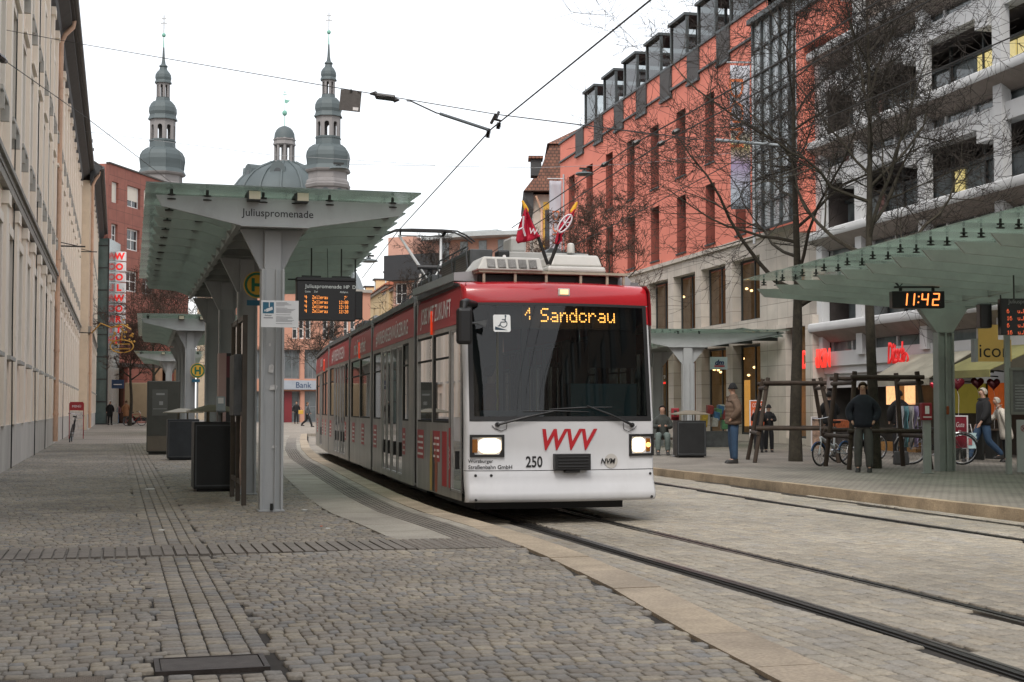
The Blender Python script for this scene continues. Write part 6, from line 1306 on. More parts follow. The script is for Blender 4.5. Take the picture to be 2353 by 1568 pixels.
# drugstore signs
p = W(1652,835,50); e = empty('shop_sign', (p.x,p.y,p.z), math.radians(-14), label='small white and blue box sign reading dm hanging by the stone pillars', cat='sign')
m = MB(); m.box(-.30,.30,0,.14,-.22,.22); b_ = m.build('box', mat('sign_pale_blue', (.42,.48,.52), .5, var=.1), e); text('dm', FR((.02,-.01,.03),(1,0,0),(0,0,1)), mat('letter_blue', (.01,.02,.10), .5, var=0), b_, w=.32, bold=.04, shear=.25)
m = MB(); m.box(-.16,.20,-.012,-.002,-.125,-.08); m.build('underline', M_letr, b_)
p = W(1519,868,49); e = empty('shop_sign', (p.x,p.y,p.z), math.radians(-14), label='dm letters without a box, just right of the tram corner', cat='sign')
text('dm', FR((0,-.01,.05),(1,0,0),(0,0,1)), M_letw, e, w=.30, bold=.03, shear=.2); m = MB(); m.box(-.1,.16,-.01,.03,-.22,-.15); m.build('underline', M_neon, e)
# poster and pavement boards
def aboard(uc, vt, vb, uw, Z, label, c, rz=-10, words=(), name='pavement_board'):
    p = W(uc,938,Z); zt = W(uc,vt,Z).z; zb = max(.08, W(uc,vb,Z).z); w = uw*Z/FPX/2; e = empty(name, (p.x,p.y,0), math.radians(rz), label=label, cat='signboard'); m = MB()
    m.box(-w-.03,-w,-.02,.02,0,zt+.03); m.box(w,w+.03,-.02,.02,0,zt+.03); m.box(-w,w,-.02,.02,zt,zt+.03); m.build('frame', M_letw, e); m = MB(); m.box(-w,w,-.01,.01,zb,zt); q_ = m.build('panel', c, e)
    for (t, zz, hh_, cc) in words: text(t, FR((0,-.013,zb+(zt-zb)*zz),(1,0,0),(0,0,1)), cc, q_, w=w*1.5, h=hh_, shear=.2)
    return e
aboard(1741,922,985,34,43,'orange poster on a stand behind the sitting pair of timber posts', mat('poster_orange2', (.62,.11,.03), .6, var=.15, scale=4), words=(('COFFEE',.85,.12,M_letw),('& MORE',.62,.12,M_letw)))
aboard(1881,960,1050,32,41,'food poster board behind the right hand timber guard of the left tree', mat('poster_food', (.33,.22,.16), .6, var=.9, scale=6), words=(('Brezelglück',.9,.08,M_letb),))
aboard(2198,958,1030,46,31.5,'dark red chalk board with white script beside the shelter post', mat('board_crimson', (.22,.01,.025), .6, var=.1), words=(('die Gute',.75,.11,M_letw),('Folie',.5,.11,M_letw)))
p = W(176,938,58); e = empty('pavement_board', (p.x,p.y,0), math.radians(0), label='red framed pavement sign with white menu panels leaning by the left facade', cat='signboard'); h = W(176,929,58).z+.35
m = MB(); w = .26; H2 = 1.45; m.box(-w-.03,-w,-.03,.03,0,H2); m.box(w,w+.03,-.03,.03,0,H2); m.box(-w,w,-.03,.03,1.15,H2+.05); fr_ = m.build('frame', mat('frame_red', (.30,.015,.02), .5, var=.1), e)
for k in range(3): m = MB(); m.box(-w,w,-.02,.02,.10+k*.35,.42+k*.35); m.build('menu_panel', mat('menu_white', (.58,.54,.50), .6, var=.25, scale=9), fr_)
text('MENÜ', FR((0,-.034,1.33),(1,0,0),(0,0,1)), M_letw, fr_, w=.34)
# old house with tiled roof beyond the salmon building
M_ttile = brick_mat('old_tile', (.13,.055,.035), (.18,.075,.045), (.06,.03,.02), .24, .20, .03, axes='XZ', bump=.9, var=.3)
a = cpt(.55*0+W(1222,938,84).x*0, 0); p = W(1226,938,86); p.z = 0; oh = empty('tiled_house', p, math.radians(-15), label='old house with a steep brown tiled mansard roof left of the salmon building', cat='building'); zz = lambda v: W(1240,v,84).z
m = MB(); m.box(0,7,0,10,0,zz(432)); m.build('wall', mat('house_stone', (.42,.38,.33), .85, var=.1, grime=.3), oh)
z0_, z1_, z2_, z3_ = zz(415), zz(395), zz(308), zz(262)
m = MB(); m.hexa([(-.6,-.6,z0_-.3),(7.5,-.6,z0_-.3),(7.5,11,z0_-.3),(-.6,11,z0_-.3)], [(.0,-.3,z1_),(7.5,-.3,z1_),(7.5,11,z1_),(.0,11,z1_)]); m.hexa([(.2,-.1,z1_),(7.5,-.1,z1_),(7.5,10,z1_),(.2,10,z1_)], [(1.05,.5,z2_),(7.5,.5,z2_),(7.5,10,z2_),(1.05,10,z2_)]); m.hexa([(.85,.3,z2_),(7.5,.3,z2_),(7.5,10,z2_),(.85,10,z2_)], [(4,3,z3_+.8),(7.5,3,z3_+.8),(7.5,8,z3_+.8),(4,8,z3_+.8)]); rf = m.build('roof', M_ttile, oh)
m = MB(); m.box(-.15,.5,.2,1.3,zz(362)-.6,zz(345)); dq = m.build('dormer', M_eave, rf); m = MB(); m.box(-.3,.6,.0,1.4,zz(345),zz(345)+.15); m.build('dormer_roof', M_ttile, dq)
m = MB(); m.prism([(-.62,z0_-.3),(-.48,z0_-.7),(-.22,z0_-1.15),(0,z0_-1.4),(0,z0_-.3)], (0,-.35,0), (1,0,0), (0,0,1), (0,10,0)); m.build('eave', M_eave, oh)
m = MB(); m.tube([(.15,-.45,z0_-.6),(.5,-.12,z0_-1.5),(.5,-.12,.3)], .07, 8); m.build('downpipe', M_pipe, oh)
m = MB(); m.box(.7,1.5,-.04,.05,4,z0_-1.4); m.build('window', M_wgl, oh); m = MB(); m.box(.55,.7,-.06,.02,4,z0_-1.4); m.box(.6,1.55,-.08,.02,z0_-1.4,z0_-.9); m.build('window_frame', mat('frame_ochre', (.5,.3,.04), .6), oh)
def banner(uc, v0, v1, uw, Z, label, cols_, off=0):
    p = W(uc,938,Z); z1 = W(uc,v0,Z).z; z0 = W(uc,v1,Z).z; w = uw*Z/FPX/2; e = empty('banner', (p.x,p.y,0), math.radians(-13), label=label, cat='banner', group='hanging cloth banners')
    m = MB(); n = len(cols_); 
    m.grid([[(-w+2*w*i/6, .05*math.sin(i*1.1+j*.5), z0+(z1-z0)*j/20) for i in range(7)] for j in range(21)]); c = m.build('cloth', cols_[0], e, smooth=80); sm = c.modifiers.new('s','SOLIDIFY'); sm.thickness = .01
    m = MB(); m.tube([(w+.12,.05,z0-1.2),(w+.12,.05,z1+.35)], .05, 8); m.tube([(w+.12,.05,z1+.12),(-w-.1,.05,z1+.12)], .03, 6); m.build('pole', mat('pole_silver', (.4,.42,.44), .4, .4), e)
    return e, c
def banner_mat(name, stops):
    m = bpy.data.materials.new(name); m.use_nodes = True; nt = m.node_tree; N = nt.nodes; L = nt.links; p = N['Principled BSDF']; p.inputs['Roughness'].default_value = .8
    tc = N.new('ShaderNodeTexCoord'); sp = N.new('ShaderNodeSeparateXYZ'); L.new(tc.outputs['Generated'], sp.inputs[0]); cr = N.new('ShaderNodeValToRGB'); n = N.new('ShaderNodeTexNoise'); n.inputs['Scale'].default_value = 6; L.new(tc.outputs['Generated'], n.inputs['Vector'])
    a = N.new('ShaderNodeMath'); a.operation = 'MULTIPLY_ADD'; L.new(n.outputs[0], a.inputs[0]); a.inputs[1].default_value = .12; L.new(sp.outputs['Z'], a.inputs[2]); L.new(a.outputs[0], cr.inputs[0])
    while len(cr.color_ramp.elements) < len(stops): cr.color_ramp.elements.new(.5)
    for i, (q, c) in enumerate(stops): cr.color_ramp.elements[i].position = q; cr.color_ramp.elements[i].color = (*c,1)
    L.new(cr.outputs[0], p.inputs['Base Color']); return m
bm1 = banner_mat('banner_big', [(0,(.28,.33,.38)),(.2,(.33,.36,.42)),(.38,(.26,.2,.32)),(.5,(.45,.38,.18)),(.62,(.38,.38,.44)),(1,(.42,.43,.47))]); bm2 = banner_mat('banner_small', [(0,(.40,.40,.44)),(.5,(.45,.45,.5)),(1,(.36,.36,.40))])
e, c = banner(1706, 142, 478, 46, 49, 'tall pale banner with yellow and lilac patches against the salmon wall', [bm1]); z = W(1706,255,49).z
text('DOM', FR((-.15,-.10,z),(0,0,-1),(1,0,0)), mat('letter_orange', (.6,.16,.05), .6, var=0), e, w=2.4, h=.5)
e, c = banner(1277, 412, 620, 28, 74, 'smaller pale banner with orange letters by the tiled house', [bm2]); z = W(1277,520,74).z
text('DOM', FR((.02,-.08,z),(0,0,-1),(1,0,0)), mat('letter_orange', (.6,.16,.05), .6, var=0), e, w=1.7, h=.36)

# unseen block added behind the viewer's right shoulder to darken the tram windscreen's reflection
pe = PA+dW*(w1+.3); be = empty('reflection_building', pe, AW, label='unseen brown building added beyond the picture edge for the windscreen reflection', cat='building'); hb_h = []
for i in range(20):
    for z in (1,4.4,7.6,10.8): hb_h.append((1.2+i*3.2,3.0+i*3.2,z,z+2.0))
m = MB(); wall_grid(m, 0, 66, 0, 15, hb_h, .25, 0, 0); m.quad((0,0,0),(0,0,15),(0,9,15),(0,9,0)); m.quad((0,0,15),(66,0,15),(66,9,15),(0,9,15)); m.build('wall', mat('plaster_brown', (.16,.11,.08), .9), be)
m = MB()
for h in hb_h: m.quad((h[0],.2,h[2]),(h[1],.2,h[2]),(h[1],.2,h[3]),(h[0],.2,h[3]))
m.build('windows', M_wgl, be)
# ================================================================== TREES (bare in winter)
M_bark = mat('bark_mossy', (.040,.034,.024), .95, var=.45, scale=9, bump=.8, bscale=25); M_twig = mat('twig_dark', (.028,.022,.018), .95, var=.3, scale=4); M_twigb = mat('twig_brown', (.07,.042,.032), .95, var=.3, scale=4)
def branch(mb, p, d, L_, r, lvl, rg, n=4, up=.25, maxl=3, kidsN=(6,6,5), droop=0., twr=.005):
    seg = 8 if lvl < 1 else (6 if lvl < 2 else 4); pts = [p.copy()]; rs = [r]; q = p.copy(); dd = d.copy()
    for i in range(seg):
        dd = (dd+Vector((rg.gauss(0,.17), rg.gauss(0,.17), rg.gauss(0,.13)+up*.16-droop*.12))).normalized(); q = q+dd*(L_/seg); pts.append(q.copy()); rs.append(max(twr*.7, r*(1-.78*(i+1)/seg)))
    mb.tube(pts, rs, 5 if lvl == 0 else (4 if lvl == 1 else 3), 0 if lvl < 2 else 1, caps=False)
    if lvl >= maxl: return
    for k in range(kidsN[lvl]):
        t = rg.uniform(.22, 1.0) if lvl else rg.uniform(.25, 1.0); i = min(seg-1, int(t*seg)); f = t*seg-i; P = pts[i].lerp(pts[i+1], f); R = rs[i]+(rs[i+1]-rs[i])*f
        base = (pts[i+1]-pts[i]).normalized(); a = Vector((rg.gauss(0,1), rg.gauss(0,1), rg.gauss(0,.7))); a = (a-base*a.dot(base)).normalized()
        nd = (base*rg.uniform(.45,.9)+a*rg.uniform(.6,1.0)).normalized(); branch(mb, P, nd, L_*rg.uniform(.38,.62), max(twr, R*.55), lvl+1, rg, n, up, maxl, kidsN, droop, twr)
def tree(name, p, label, h, r, fork, seed, prim=15, lean=(0,0), L0=4.2, group='bare street trees', leader=True, kidsN=(7,7,6), twr=.0065, droop=0., m2=None, ang=(.25,.75)):
    rg = random.Random(seed); e = empty(name, p, label=label, cat='tree', group=group); m = MB(); k = 14
    pts = [Vector((lean[0]*t**1.3+.05*math.sin(t*9+seed), lean[1]*t**1.3+.05*math.cos(t*7+seed), h*t)) for t in [i/k for i in range(k+1)]]
    rs = [r*(1.15 if i == 0 else (1-.25*(i/k)/(fork/h) if i/k < fork/h else .62*(1-(i/k-fork/h)/(1-fork/h))**1.0+.03)) for i in range(k+1)]; m.tube([pts[0]-Vector((0,0,.1))]+pts, [r*1.3]+rs, 10, 0); m.build('trunk', M_bark, e, smooth=60)
    m = MB()
    for j in range(prim):
        t = fork/h+(1-fork/h)*((j+rg.uniform(0,.8))/prim)**1.05; t = min(t, .97); i = min(k-1, int(t*k)); P = pts[i].lerp(pts[i+1], t*k-i); a = j*2.4+rg.uniform(-.4,.4); el = ang[0]+(ang[1]-ang[0])*rg.random()+.5*t
        R = rs[i]*rg.uniform(.5,.75); d = Vector((math.cos(a)*math.cos(el), math.sin(a)*math.cos(el), math.sin(el))); branch(m, P, d, L0*(1.15-.65*t)*rg.uniform(.8,1.15), R, 0, rg, kidsN=kidsN, twr=twr, droop=droop)
    m.build('crown', [M_bark, m2 or M_twig], e); return e
p1 = G(1833,1060); tree('street_tree', p1, 'left bare tree of the right platform, standing in a timber guard', 11.5, .150, 3.5, 5, prim=19, L0=4.9, kidsN=(8,8,6), ang=(.0,.7), twr=.006)
p2_ = G(2006,1076); tree('street_tree', p2_, 'right bare tree with a straight trunk behind the man in the navy jacket', 11.5, .122, 3.9, 21, prim=20, L0=4.3, kidsN=(8,8,6), ang=(.1,.8), twr=.006)
for (u, Z, h, r, lab, sd_, L0) in ((1345,58,9.0,.10,'slender bare tree left of two in front of the salmon wall',3,2.6),(1400,54,8.6,.10,'bushy bare tree right of two in front of the salmon wall',8,2.8),(1238,70,9.0,.10,'thin bare tree behind the leaning flags',14,2.4)):
    q_ = W(u,938,Z); tree('street_tree', (q_.x,q_.y,0), lab, h, r, 3.8, sd_, prim=15, L0=L0, kidsN=(7,6,5), twr=.010, m2=M_twigb)
for (u, Z, h, lab, sd_, L0) in ((985,95,11.5,'bare tree in front of the flats with the dark band',31,3.6),(1040,104,12.5,'taller bare tree rising behind the pantograph',33,3.2),(735,108,8.5,'small bare tree before the terracotta building',35,3.2),(352,92,8.6,'brownish bare tree before the red stone store',37,4.6),(420,96,9.2,'brownish bare tree over the middle shelter roof',39,4.6),(300,100,6.0,'low bare tree to the right of the letter sign',43,2.2)):
    q_ = W(u,938,Z); tree('street_tree', (q_.x,q_.y,0), lab, h, .13, 3.2, sd_, prim=16, L0=L0, kidsN=(7,6,5), twr=.013, m2=M_twigb if u < 500 else M_twig)

# timber guards round the two near trees
M_wood = mat('weathered_timber', (.05,.035,.025), .85, var=.35, scale=6, bump=.4, stretch=(1,1,.3))
def guard(p, rz, b, t, h, label):
    e = empty('tree_guard', p, rz, label=label, cat='tree guard', group='timber tree guards')
    for sx in (-1,1):
        for sy in (-1,1): m = MB(); m.tube([(sx*b,sy*b,0),(sx*t,sy*t,h)], .05, 10); m.build('post', M_wood, e, smooth=50)
    f = lambda z: b+(t-b)*z/h
    for z in (h-.12, .78):
        q_ = f(z)+.10
        for (a, c) in (((-q_,-f(z)-.09),(q_,-f(z)-.09)),((-q_,f(z)+.09),(q_,f(z)+.09))): m = MB(); m.tube([(a[0],a[1],z),(c[0],c[1],z)], .046, 8); m.build('rail', M_wood, e, smooth=50)
        for s in (-1,1): m = MB(); m.tube([(s*(f(z)+.05),-q_,z-.11),(s*(f(z)+.05),q_,z-.11)], .045, 8); m.build('rail', M_wood, e, smooth=50)
    return e
guard((p1.x-.15,p1.y,0), math.radians(-20), .95, .60, 1.95, 'dark timber post guard round the left tree'); guard((p2_.x+.15,p2_.y+.1,0), math.radians(-12), .85, .65, 2.0, 'timber post guard round the right tree, behind the folding bicycle')

# ================================================================== PEOPLE
def skinned(name, parent, chains, matl, sub=1, root=0):
    """chains: lists of (point, radius or (rx, ry)); points shared by position are joined into one continuous skinned mesh"""
    V_, E_, R_, idx = [], [], [], {}
    for ch in chains:
        prev = None
        for (p, r) in ch:
            k = tuple(round(c, 4) for c in p)
            if k not in idx: idx[k] = len(V_); V_.append(p); R_.append(r if isinstance(r, tuple) else (r, r))
            i = idx[k]
            if prev is not None and prev != i: E_.append((prev, i))
            prev = i
    me = bpy.data.meshes.new(name); me.from_pydata(V_, E_, []); me.materials.append(matl); o = link(name, me, parent)
    sk = o.modifiers.new('skin', 'SKIN'); sk.use_smooth_shade = True; sk.branch_smoothing = .5
    d = me.skin_vertices[0].data
    for i, r in enumerate(R_): d[i].radius = r; d[i].use_root = (i == root)
    s = o.modifiers.new('sub', 'SUBSURF'); s.levels = sub; s.render_levels = sub; return o
M_skin = mat('skin', (.42,.25,.18), .6, var=.06, scale=8); M_shoe = mat('shoe_dark', (.015,.013,.012), .6); M_eye = mat('eye_dark', (.01,.008,.008), .3)
def cloth(name, c, **k): return mat('cloth_'+name, c, .85, var=.18, scale=7, bump=.5, bscale=14, **k)
def person(p, rz, h, label, jacket, trousers, hair, arms='side', legs='stand', hat=None, coat=False, group=None, hold=None, detail=1, lean=0., puffy=1.0, hood=None, sit=False, quilt=False):
    """faces local -Y"""
    e = empty('person', (p[0],p[1],p[2] if len(p) > 2 else 0), rz, label=label, cat='person', group=group); s = h/1.75; e.scale = (s,s,s)
    P = lambda x, y, z: (x, y-lean*(z-.9) if z > .9 else y, z)
    if sit: off = -.45
    else: off = 0
    Zp = .95+off; T = lambda x, y, z: P(x, y, z+off)
    hips = {-1:T(-.09,0,.92), 1:T(.09,0,.92)}
    if sit: knee = {s_:(s_*.12,-.42,.52) for s_ in (-1,1)}; ank = {s_:(s_*.13,-.40+.05*s_,.09) for s_ in (-1,1)}
    elif legs == 'walk': knee = {-1:(-.09,-.20,.52), 1:(.09,.05,.50)}; ank = {-1:(-.09,-.33,.10), 1:(.09,.38,.16)}
    else: knee = {-1:(-.10,-.02,.50), 1:(.10,-.01,.50)}; ank = {-1:(-.11,.02,.09), 1:(.11,.0,.09)}
    sh = {-1:T(-.155,0,1.385), 1:T(.155,0,1.385)}
    if arms == 'pocket': el = {s_:T(s_*.28,.06,1.16) for s_ in (-1,1)}; wr = {s_:T(s_*.20,-.10,.97) for s_ in (-1,1)}
    elif arms == 'phone': el = {s_:T(s_*.24,-.04,1.16) for s_ in (-1,1)}; wr = {s_:T(s_*.09,-.26,1.20) for s_ in (-1,1)}
    elif arms == 'walk': el = {-1:T(-.25,.08,1.17), 1:T(.25,-.06,1.17)}; wr = {-1:T(-.25,-.02,.93), 1:T(.25,-.20,.95)}
    elif arms == 'reach': el = {-1:T(-.24,-.12,1.22), 1:T(.25,.0,1.17)}; wr = {-1:T(-.22,-.35,1.15), 1:T(.25,-.05,.93)}
    else: el = {s_:T(s_*.25,.03,1.17) for s_ in (-1,1)}; wr = {s_:T(s_*.26,-.03,.93) for s_ in (-1,1)}
    hand = {s_: Vector(wr[s_])+(Vector(wr[s_])-Vector(el[s_])).normalized()*.07 for s_ in (-1,1)}
    pel, spn, che, nck = T(0,0,.97), T(0,.0,1.15), T(0,.0,1.36), T(0,.0,1.47)
    hb, hc, ht = T(0,-.012,1.555), T(0,-.02,1.635), T(0,-.008,1.71)
    ch = [[(pel,(.13,.10)),(spn,(.12,.09)),(che,(.14,.10)),(nck,.06),(hb,(.056,.058)),(T(0,-.025,1.59),(.066,.078)),(hc,(.083,.10)),(ht,(.076,.088))]]
    if detail: ch.append([(hc,(.082,.098)),(T(0,-.112,1.62),.014)])
    for s_ in (-1,1):
        ch.append([(pel,(.13,.10)),(hips[s_],.08),(knee[s_],.055),(ank[s_],.04),((ank[s_][0],ank[s_][1]-.12,ank[s_][2]-.05),.035)])
        ch.append([(che,(.14,.10)),(sh[s_],.045),(el[s_],.042),(wr[s_],.028),(tuple(hand[s_]),(.035,.018))])
        if detail and arms != 'pocket':
            d = (hand[s_]-Vector(wr[s_])).normalized(); sd_ = Vector((0,1,0)) if abs(d.z) > .6 else Vector((1,0,0))
            for q_, (o_, l_) in enumerate(((-.027,.065),(-.009,.078),(.009,.074),(.027,.058))):
                a = hand[s_]+sd_*o_+d*.025; ch.append([(tuple(hand[s_]),(.035,.018)),(tuple(a),.0095),(tuple(a+d*l_*.55),.009),(tuple(a+d*l_+Vector((-s_*.012,-.006,0))),.008)])
            a = hand[s_]-sd_*.04-d*.01; ch.append([(tuple(hand[s_]),(.035,.018)),(tuple(a),.011),(tuple(a+d*.045),.009)])
    skinned('body', e, ch, M_skin)
    # trousers, jacket, shoes
    ch = [[(T(0,0,1.03),(.145,.11)),(pel,(.15,.115))]]
    for s_ in (-1,1): ch.append([(pel,(.15,.115)),(hips[s_],.098),(knee[s_],.075),((ank[s_][0],ank[s_][1],ank[s_][2]+.05),.062),((ank[s_][0],ank[s_][1]-.01,ank[s_][2]-.015),.058)])
    skinned('trousers', e, [[(p_, (r_[0]*1.22,r_[1]*1.22) if isinstance(r_, tuple) else r_*1.22) for p_, r_ in c_] for c_ in ch], trousers)
    q_ = puffy; low = .62 if coat else .88
    if quilt:
        zs_ = np.linspace(low-.04, 1.40, 13); ch = [[(T(0,0,z), ((.178+(.012 if i%2 else -.012))*q_*(1-.10*max(0,z-1.3)/.1), (.138+(.012 if i%2 else -.012))*q_)) for i, z in enumerate(zs_)]]
        top = ch[0][-1]; mid = (top[0], top[1]); ch[0] += [(T(0,.0,1.47),(.115,.105)),(T(0,-.005,1.535),(.088,.088))]
    else:
        ch = [[(T(0,0,low-.03),(.165*q_,.13*q_)),(T(0,0,low+.04),(.18*q_,.14*q_)),(T(0,0,1.16),(.168*q_,.125*q_)),(T(0,.0,1.34),(.18*q_,.128*q_)),(T(0,0,1.45),(.115,.10)),(T(0,-.003,1.52),(.082,.082))]]; mid = (T(0,.0,1.34),(.18*q_,.128*q_))
    for s_ in (-1,1): ch.append([mid,(T(s_*.165,0,1.405),.074*q_),(el[s_],.066*q_),(wr[s_],.045*q_)])
    skinned('jacket', e, [[(p_, (r_[0]*1.14,r_[1]*1.2) if isinstance(r_, tuple) else r_*1.22) for p_, r_ in c_] for c_ in ch], jacket)
    for s_ in (-1,1):
        a = ank[s_]; m = MB(); x, y, z = a[0], a[1], a[2]-.09
        m.hexa([(x-.05,y-.20,z),(x+.05,y-.20,z),(x+.045,y+.07,z),(x-.045,y+.07,z)], [(x-.035,y-.17,z+.06),(x+.035,y-.17,z+.06),(x+.045,y+.06,z+.12),(x-.045,y+.06,z+.12)]); m.build('shoe', M_shoe, e, bevel=.015)
    hx, hy, hz = hc; m = MB()
    if hat is not None:
        m.lathe([(.096*math.cos(t), .13*math.sin(t)) for t in np.linspace(-.1, 1.5, 8)], 14, 0, (hx, hy+.012, hz+.012)); m.tube([(hx+.097*math.cos(t), hy+.012+.097*math.sin(t), hz+.015) for t in np.linspace(0, 6.29, 17)], .017, 6); m.build('hat', hat, e, smooth=60)
    elif hair is not None:
        V2 = []
        for i in range(9):
            row = []
            for a in np.linspace(0, 2*math.pi, 21):
                front = max(0, -math.sin(a)); mx_ = 2.0-1.15*min(1, front*1.6); th_ = i/8*mx_
                row.append((hx+.094*math.sin(th_)*math.cos(a), hy+.012+.108*math.sin(th_)*math.sin(a), hz+.010+.112*math.cos(th_)))
            V2.append(row)
        m.grid(V2); ho = m.build('hair', hair, e, smooth=80)
    if detail:
        m = MB()
        for s_ in (-1,1): m.lathe([(.009*math.sin(t), .009*math.cos(t)) for t in np.linspace(.05,3.1,5)], 8, 0, (hx+s_*.03, hy-.082, hz+.008))
        m.build('eyes', M_eye, e)
        m = MB(); m.box(hx-.022,hx+.022,hy-.082,hy-.072,hz-.055,hz-.048); m.build('mouth', mat('lips', (.28,.09,.07), .5), e)
        for s_ in (-1,1):
            m = MB(); m.hexa([(hx+s_*.073,hy-.01,hz-.025),(hx+s_*.088,hy+.0,hz-.025),(hx+s_*.088,hy+.02,hz-.02),(hx+s_*.073,hy+.02,hz-.02)], [(hx+s_*.073,hy-.01,hz+.03),(hx+s_*.095,hy+.0,hz+.035),(hx+s_*.095,hy+.025,hz+.03),(hx+s_*.073,hy+.02,hz+.03)]); m.build('ear', M_skin, e, bevel=.004)
    return e, hand, s
jn = cloth('navy', (.012,.015,.024)); jb = cloth('black', (.010,.010,.011)); jbr = cloth('brown_puffer', (.13,.085,.058)); jeans = cloth('jeans_blue', (.025,.055,.105)); grey = cloth('grey_trousers', (.075,.075,.07)); dk = cloth('dark_trousers', (.013,.013,.015))
tan = cloth('tan_coat', (.28,.13,.06)); cream = cloth('cream_fur', (.50,.46,.40)); hgrey = mat('hair_grey', (.38,.35,.30), .9, var=.3, scale=30); hbr = mat('hair_brown', (.07,.04,.022), .9, var=.3, scale=30); hbk = mat('hair_black', (.012,.01,.009), .9); kn = mat('knit_black', (.015,.015,.016), .95, var=.3, scale=40)
_p = G(1686,1065); man1, _, _ = person(_p, math.radians(-100), 1.80, 'man in a brown puffer jacket, black beanie and jeans looking left', jbr, jeans, None, 'pocket', hat=kn, puffy=1.22, quilt=True)
# quilting seams of the puffer jacket
_p = G(1985,1085); person(_p, math.radians(-32), 1.76, 'man in a navy jacket and grey trousers standing before the right tree', jn, grey, hbr, 'pocket', puffy=1.22)
_p = G(1744,1040); person(_p, math.radians(150), 1.36, 'dark hooded youth left of two looking at a phone behind the timber posts', jb, dk, hbk, 'phone', detail=0); _p = G(1767,1039); person(_p, math.radians(-20), 1.34, 'dark hooded youth right of two between the timber posts', jb, dk, None, 'phone', hat=kn, detail=0)
_p = G(1908,1050); person(_p, math.radians(170), 1.68, 'person in black seen from behind above the folding bicycle', jb, dk, hbk, 'phone', detail=0, puffy=1.2)
_p = G(2068,1052); person(_p, math.radians(165), 1.70, 'person in black facing the lit food posters', jb, dk, hbk, 'side', detail=0, puffy=1.2)
_p = G(2262,1062); wk, hd, _s = person(_p, math.radians(-95), 1.72, 'grey haired person in a black coat and jeans walking left with a bag', jb, jeans, hgrey, 'walk', 'walk', detail=1, puffy=1.15)
b_ = G(2228,1062); zt = W(2228,995,32.5).z; bg = empty('shopping_bag', (b_.x,b_.y,zt-.37), math.radians(-15), label='pale blue shopping bag held by the walker in black', cat='bag')
m = MB(); m.hexa([(-.15,-.05,0),(.15,-.05,0),(.15,.05,0),(-.15,.05,0)], [(-.17,-.02,.36),(.17,-.02,.36),(.17,.02,.36),(-.17,.02,.36)]); m.build('bag', mat('bag_pale_blue', (.35,.48,.50), .6, var=.15), bg); m = MB(); m.tube([(-.07,0,.36),(-.03,0,.56),(.03,0,.56),(.07,0,.36)], .008, 5); m.build('handle', M_letw, bg)
m = MB(); m.box(-.05,.05,-.056,-.045,.08,.24); m.build('print', mat('bag_print', (.30,.08,.08), .6, var=.5, scale=20), bg)
_p = G(2315,1062); person(_p, math.radians(-110), 1.50, 'woman in a shaggy cream coat bending forward at the right edge', cream, dk, hgrey, 'reach', coat=True, lean=.35, detail=0, puffy=1.2)
crowd = 'people at the far end of the left pavement'
for (u, Z, h, lab, jk, tr_, hr, rz, lg, ct) in ((253,105,1.78,'far person in a dark coat with a white hood at the pavement end',jb,dk,mat('hood_white', (.55,.52,.48), .9),20,'stand',True),(268,112,1.70,'far person in dark clothes standing between two others',cloth('maroon', (.10,.03,.03)),jeans,hbr,0,'stand',False),(290,104,1.80,'far person in a tan coat with long brown hair, right of the group',tan,dk,hbr,170,'walk',True)):
    q_ = W(u,938,Z); person((q_.x,q_.y,0), math.radians(rz), h, lab, jk, tr_, hr, 'side', lg, coat=ct, detail=0, puffy=1.15)
q_ = W(706,938,94); person((q_.x,q_.y,0), math.radians(75), 1.66, 'woman in a grey coat with a yellow bag walking beyond the tram tail', cloth('grey_coat', (.08,.085,.09)), dk, hbr, 'walk', 'walk', detail=0, puffy=1.1)
m = MB(); q2 = q_-_R*.42; bg = empty('handbag', (q2.x,q2.y,.85), label='yellow bag swinging beside the far walking woman', cat='bag'); m.box(-.16,.16,-.08,.08,0,.26); m.build('bag', mat('bag_yellow', (.55,.33,.05), .7), bg, bevel=.03); m = MB(); m.tube([(-.1,0,.26),(0,0,.45),(.1,0,.26)], .012, 5); m.build('strap', M_shoe, bg)
q_ = W(681,938,114); person((q_.x,q_.y,0), 0, 1.8, 'dark figure standing by the terracotta building door', jb, dk, hbk, 'side', detail=0)
q_ = G(1532,1046); person((q_.x,q_.y+.3,.02), math.radians(-20), 1.75, 'seated person in grey green trousers just right of the tram', cloth('olive', (.04,.045,.04)), cloth('grey_green', (.12,.15,.14)), hbk, 'phone', sit=True, detail=0)
bn = empty('bench', (q_.x,q_.y+.35,0), math.radians(-20), label='low bench under the seated person right of the tram', cat='bench'); m = MB(); m.box(-.7,.7,-.2,.2,.40,.45); m.build('seat', M_wood, bn)
for s_ in (-1,1): m = MB(); m.box(s_*.6-.03,s_*.6+.03,-.18,.18,0,.40); m.build('leg', M_bolt, bn)
person((TX-.78,TY+.55,.12), math.radians(80), 1.66, 'added figure in a brown coat standing in for a reflection in the first tram door', cloth('rust_coat', (.16,.06,.035)), dk, hbk, 'side', detail=0)  # figure put inside the tram in place of a reflection in the door glass

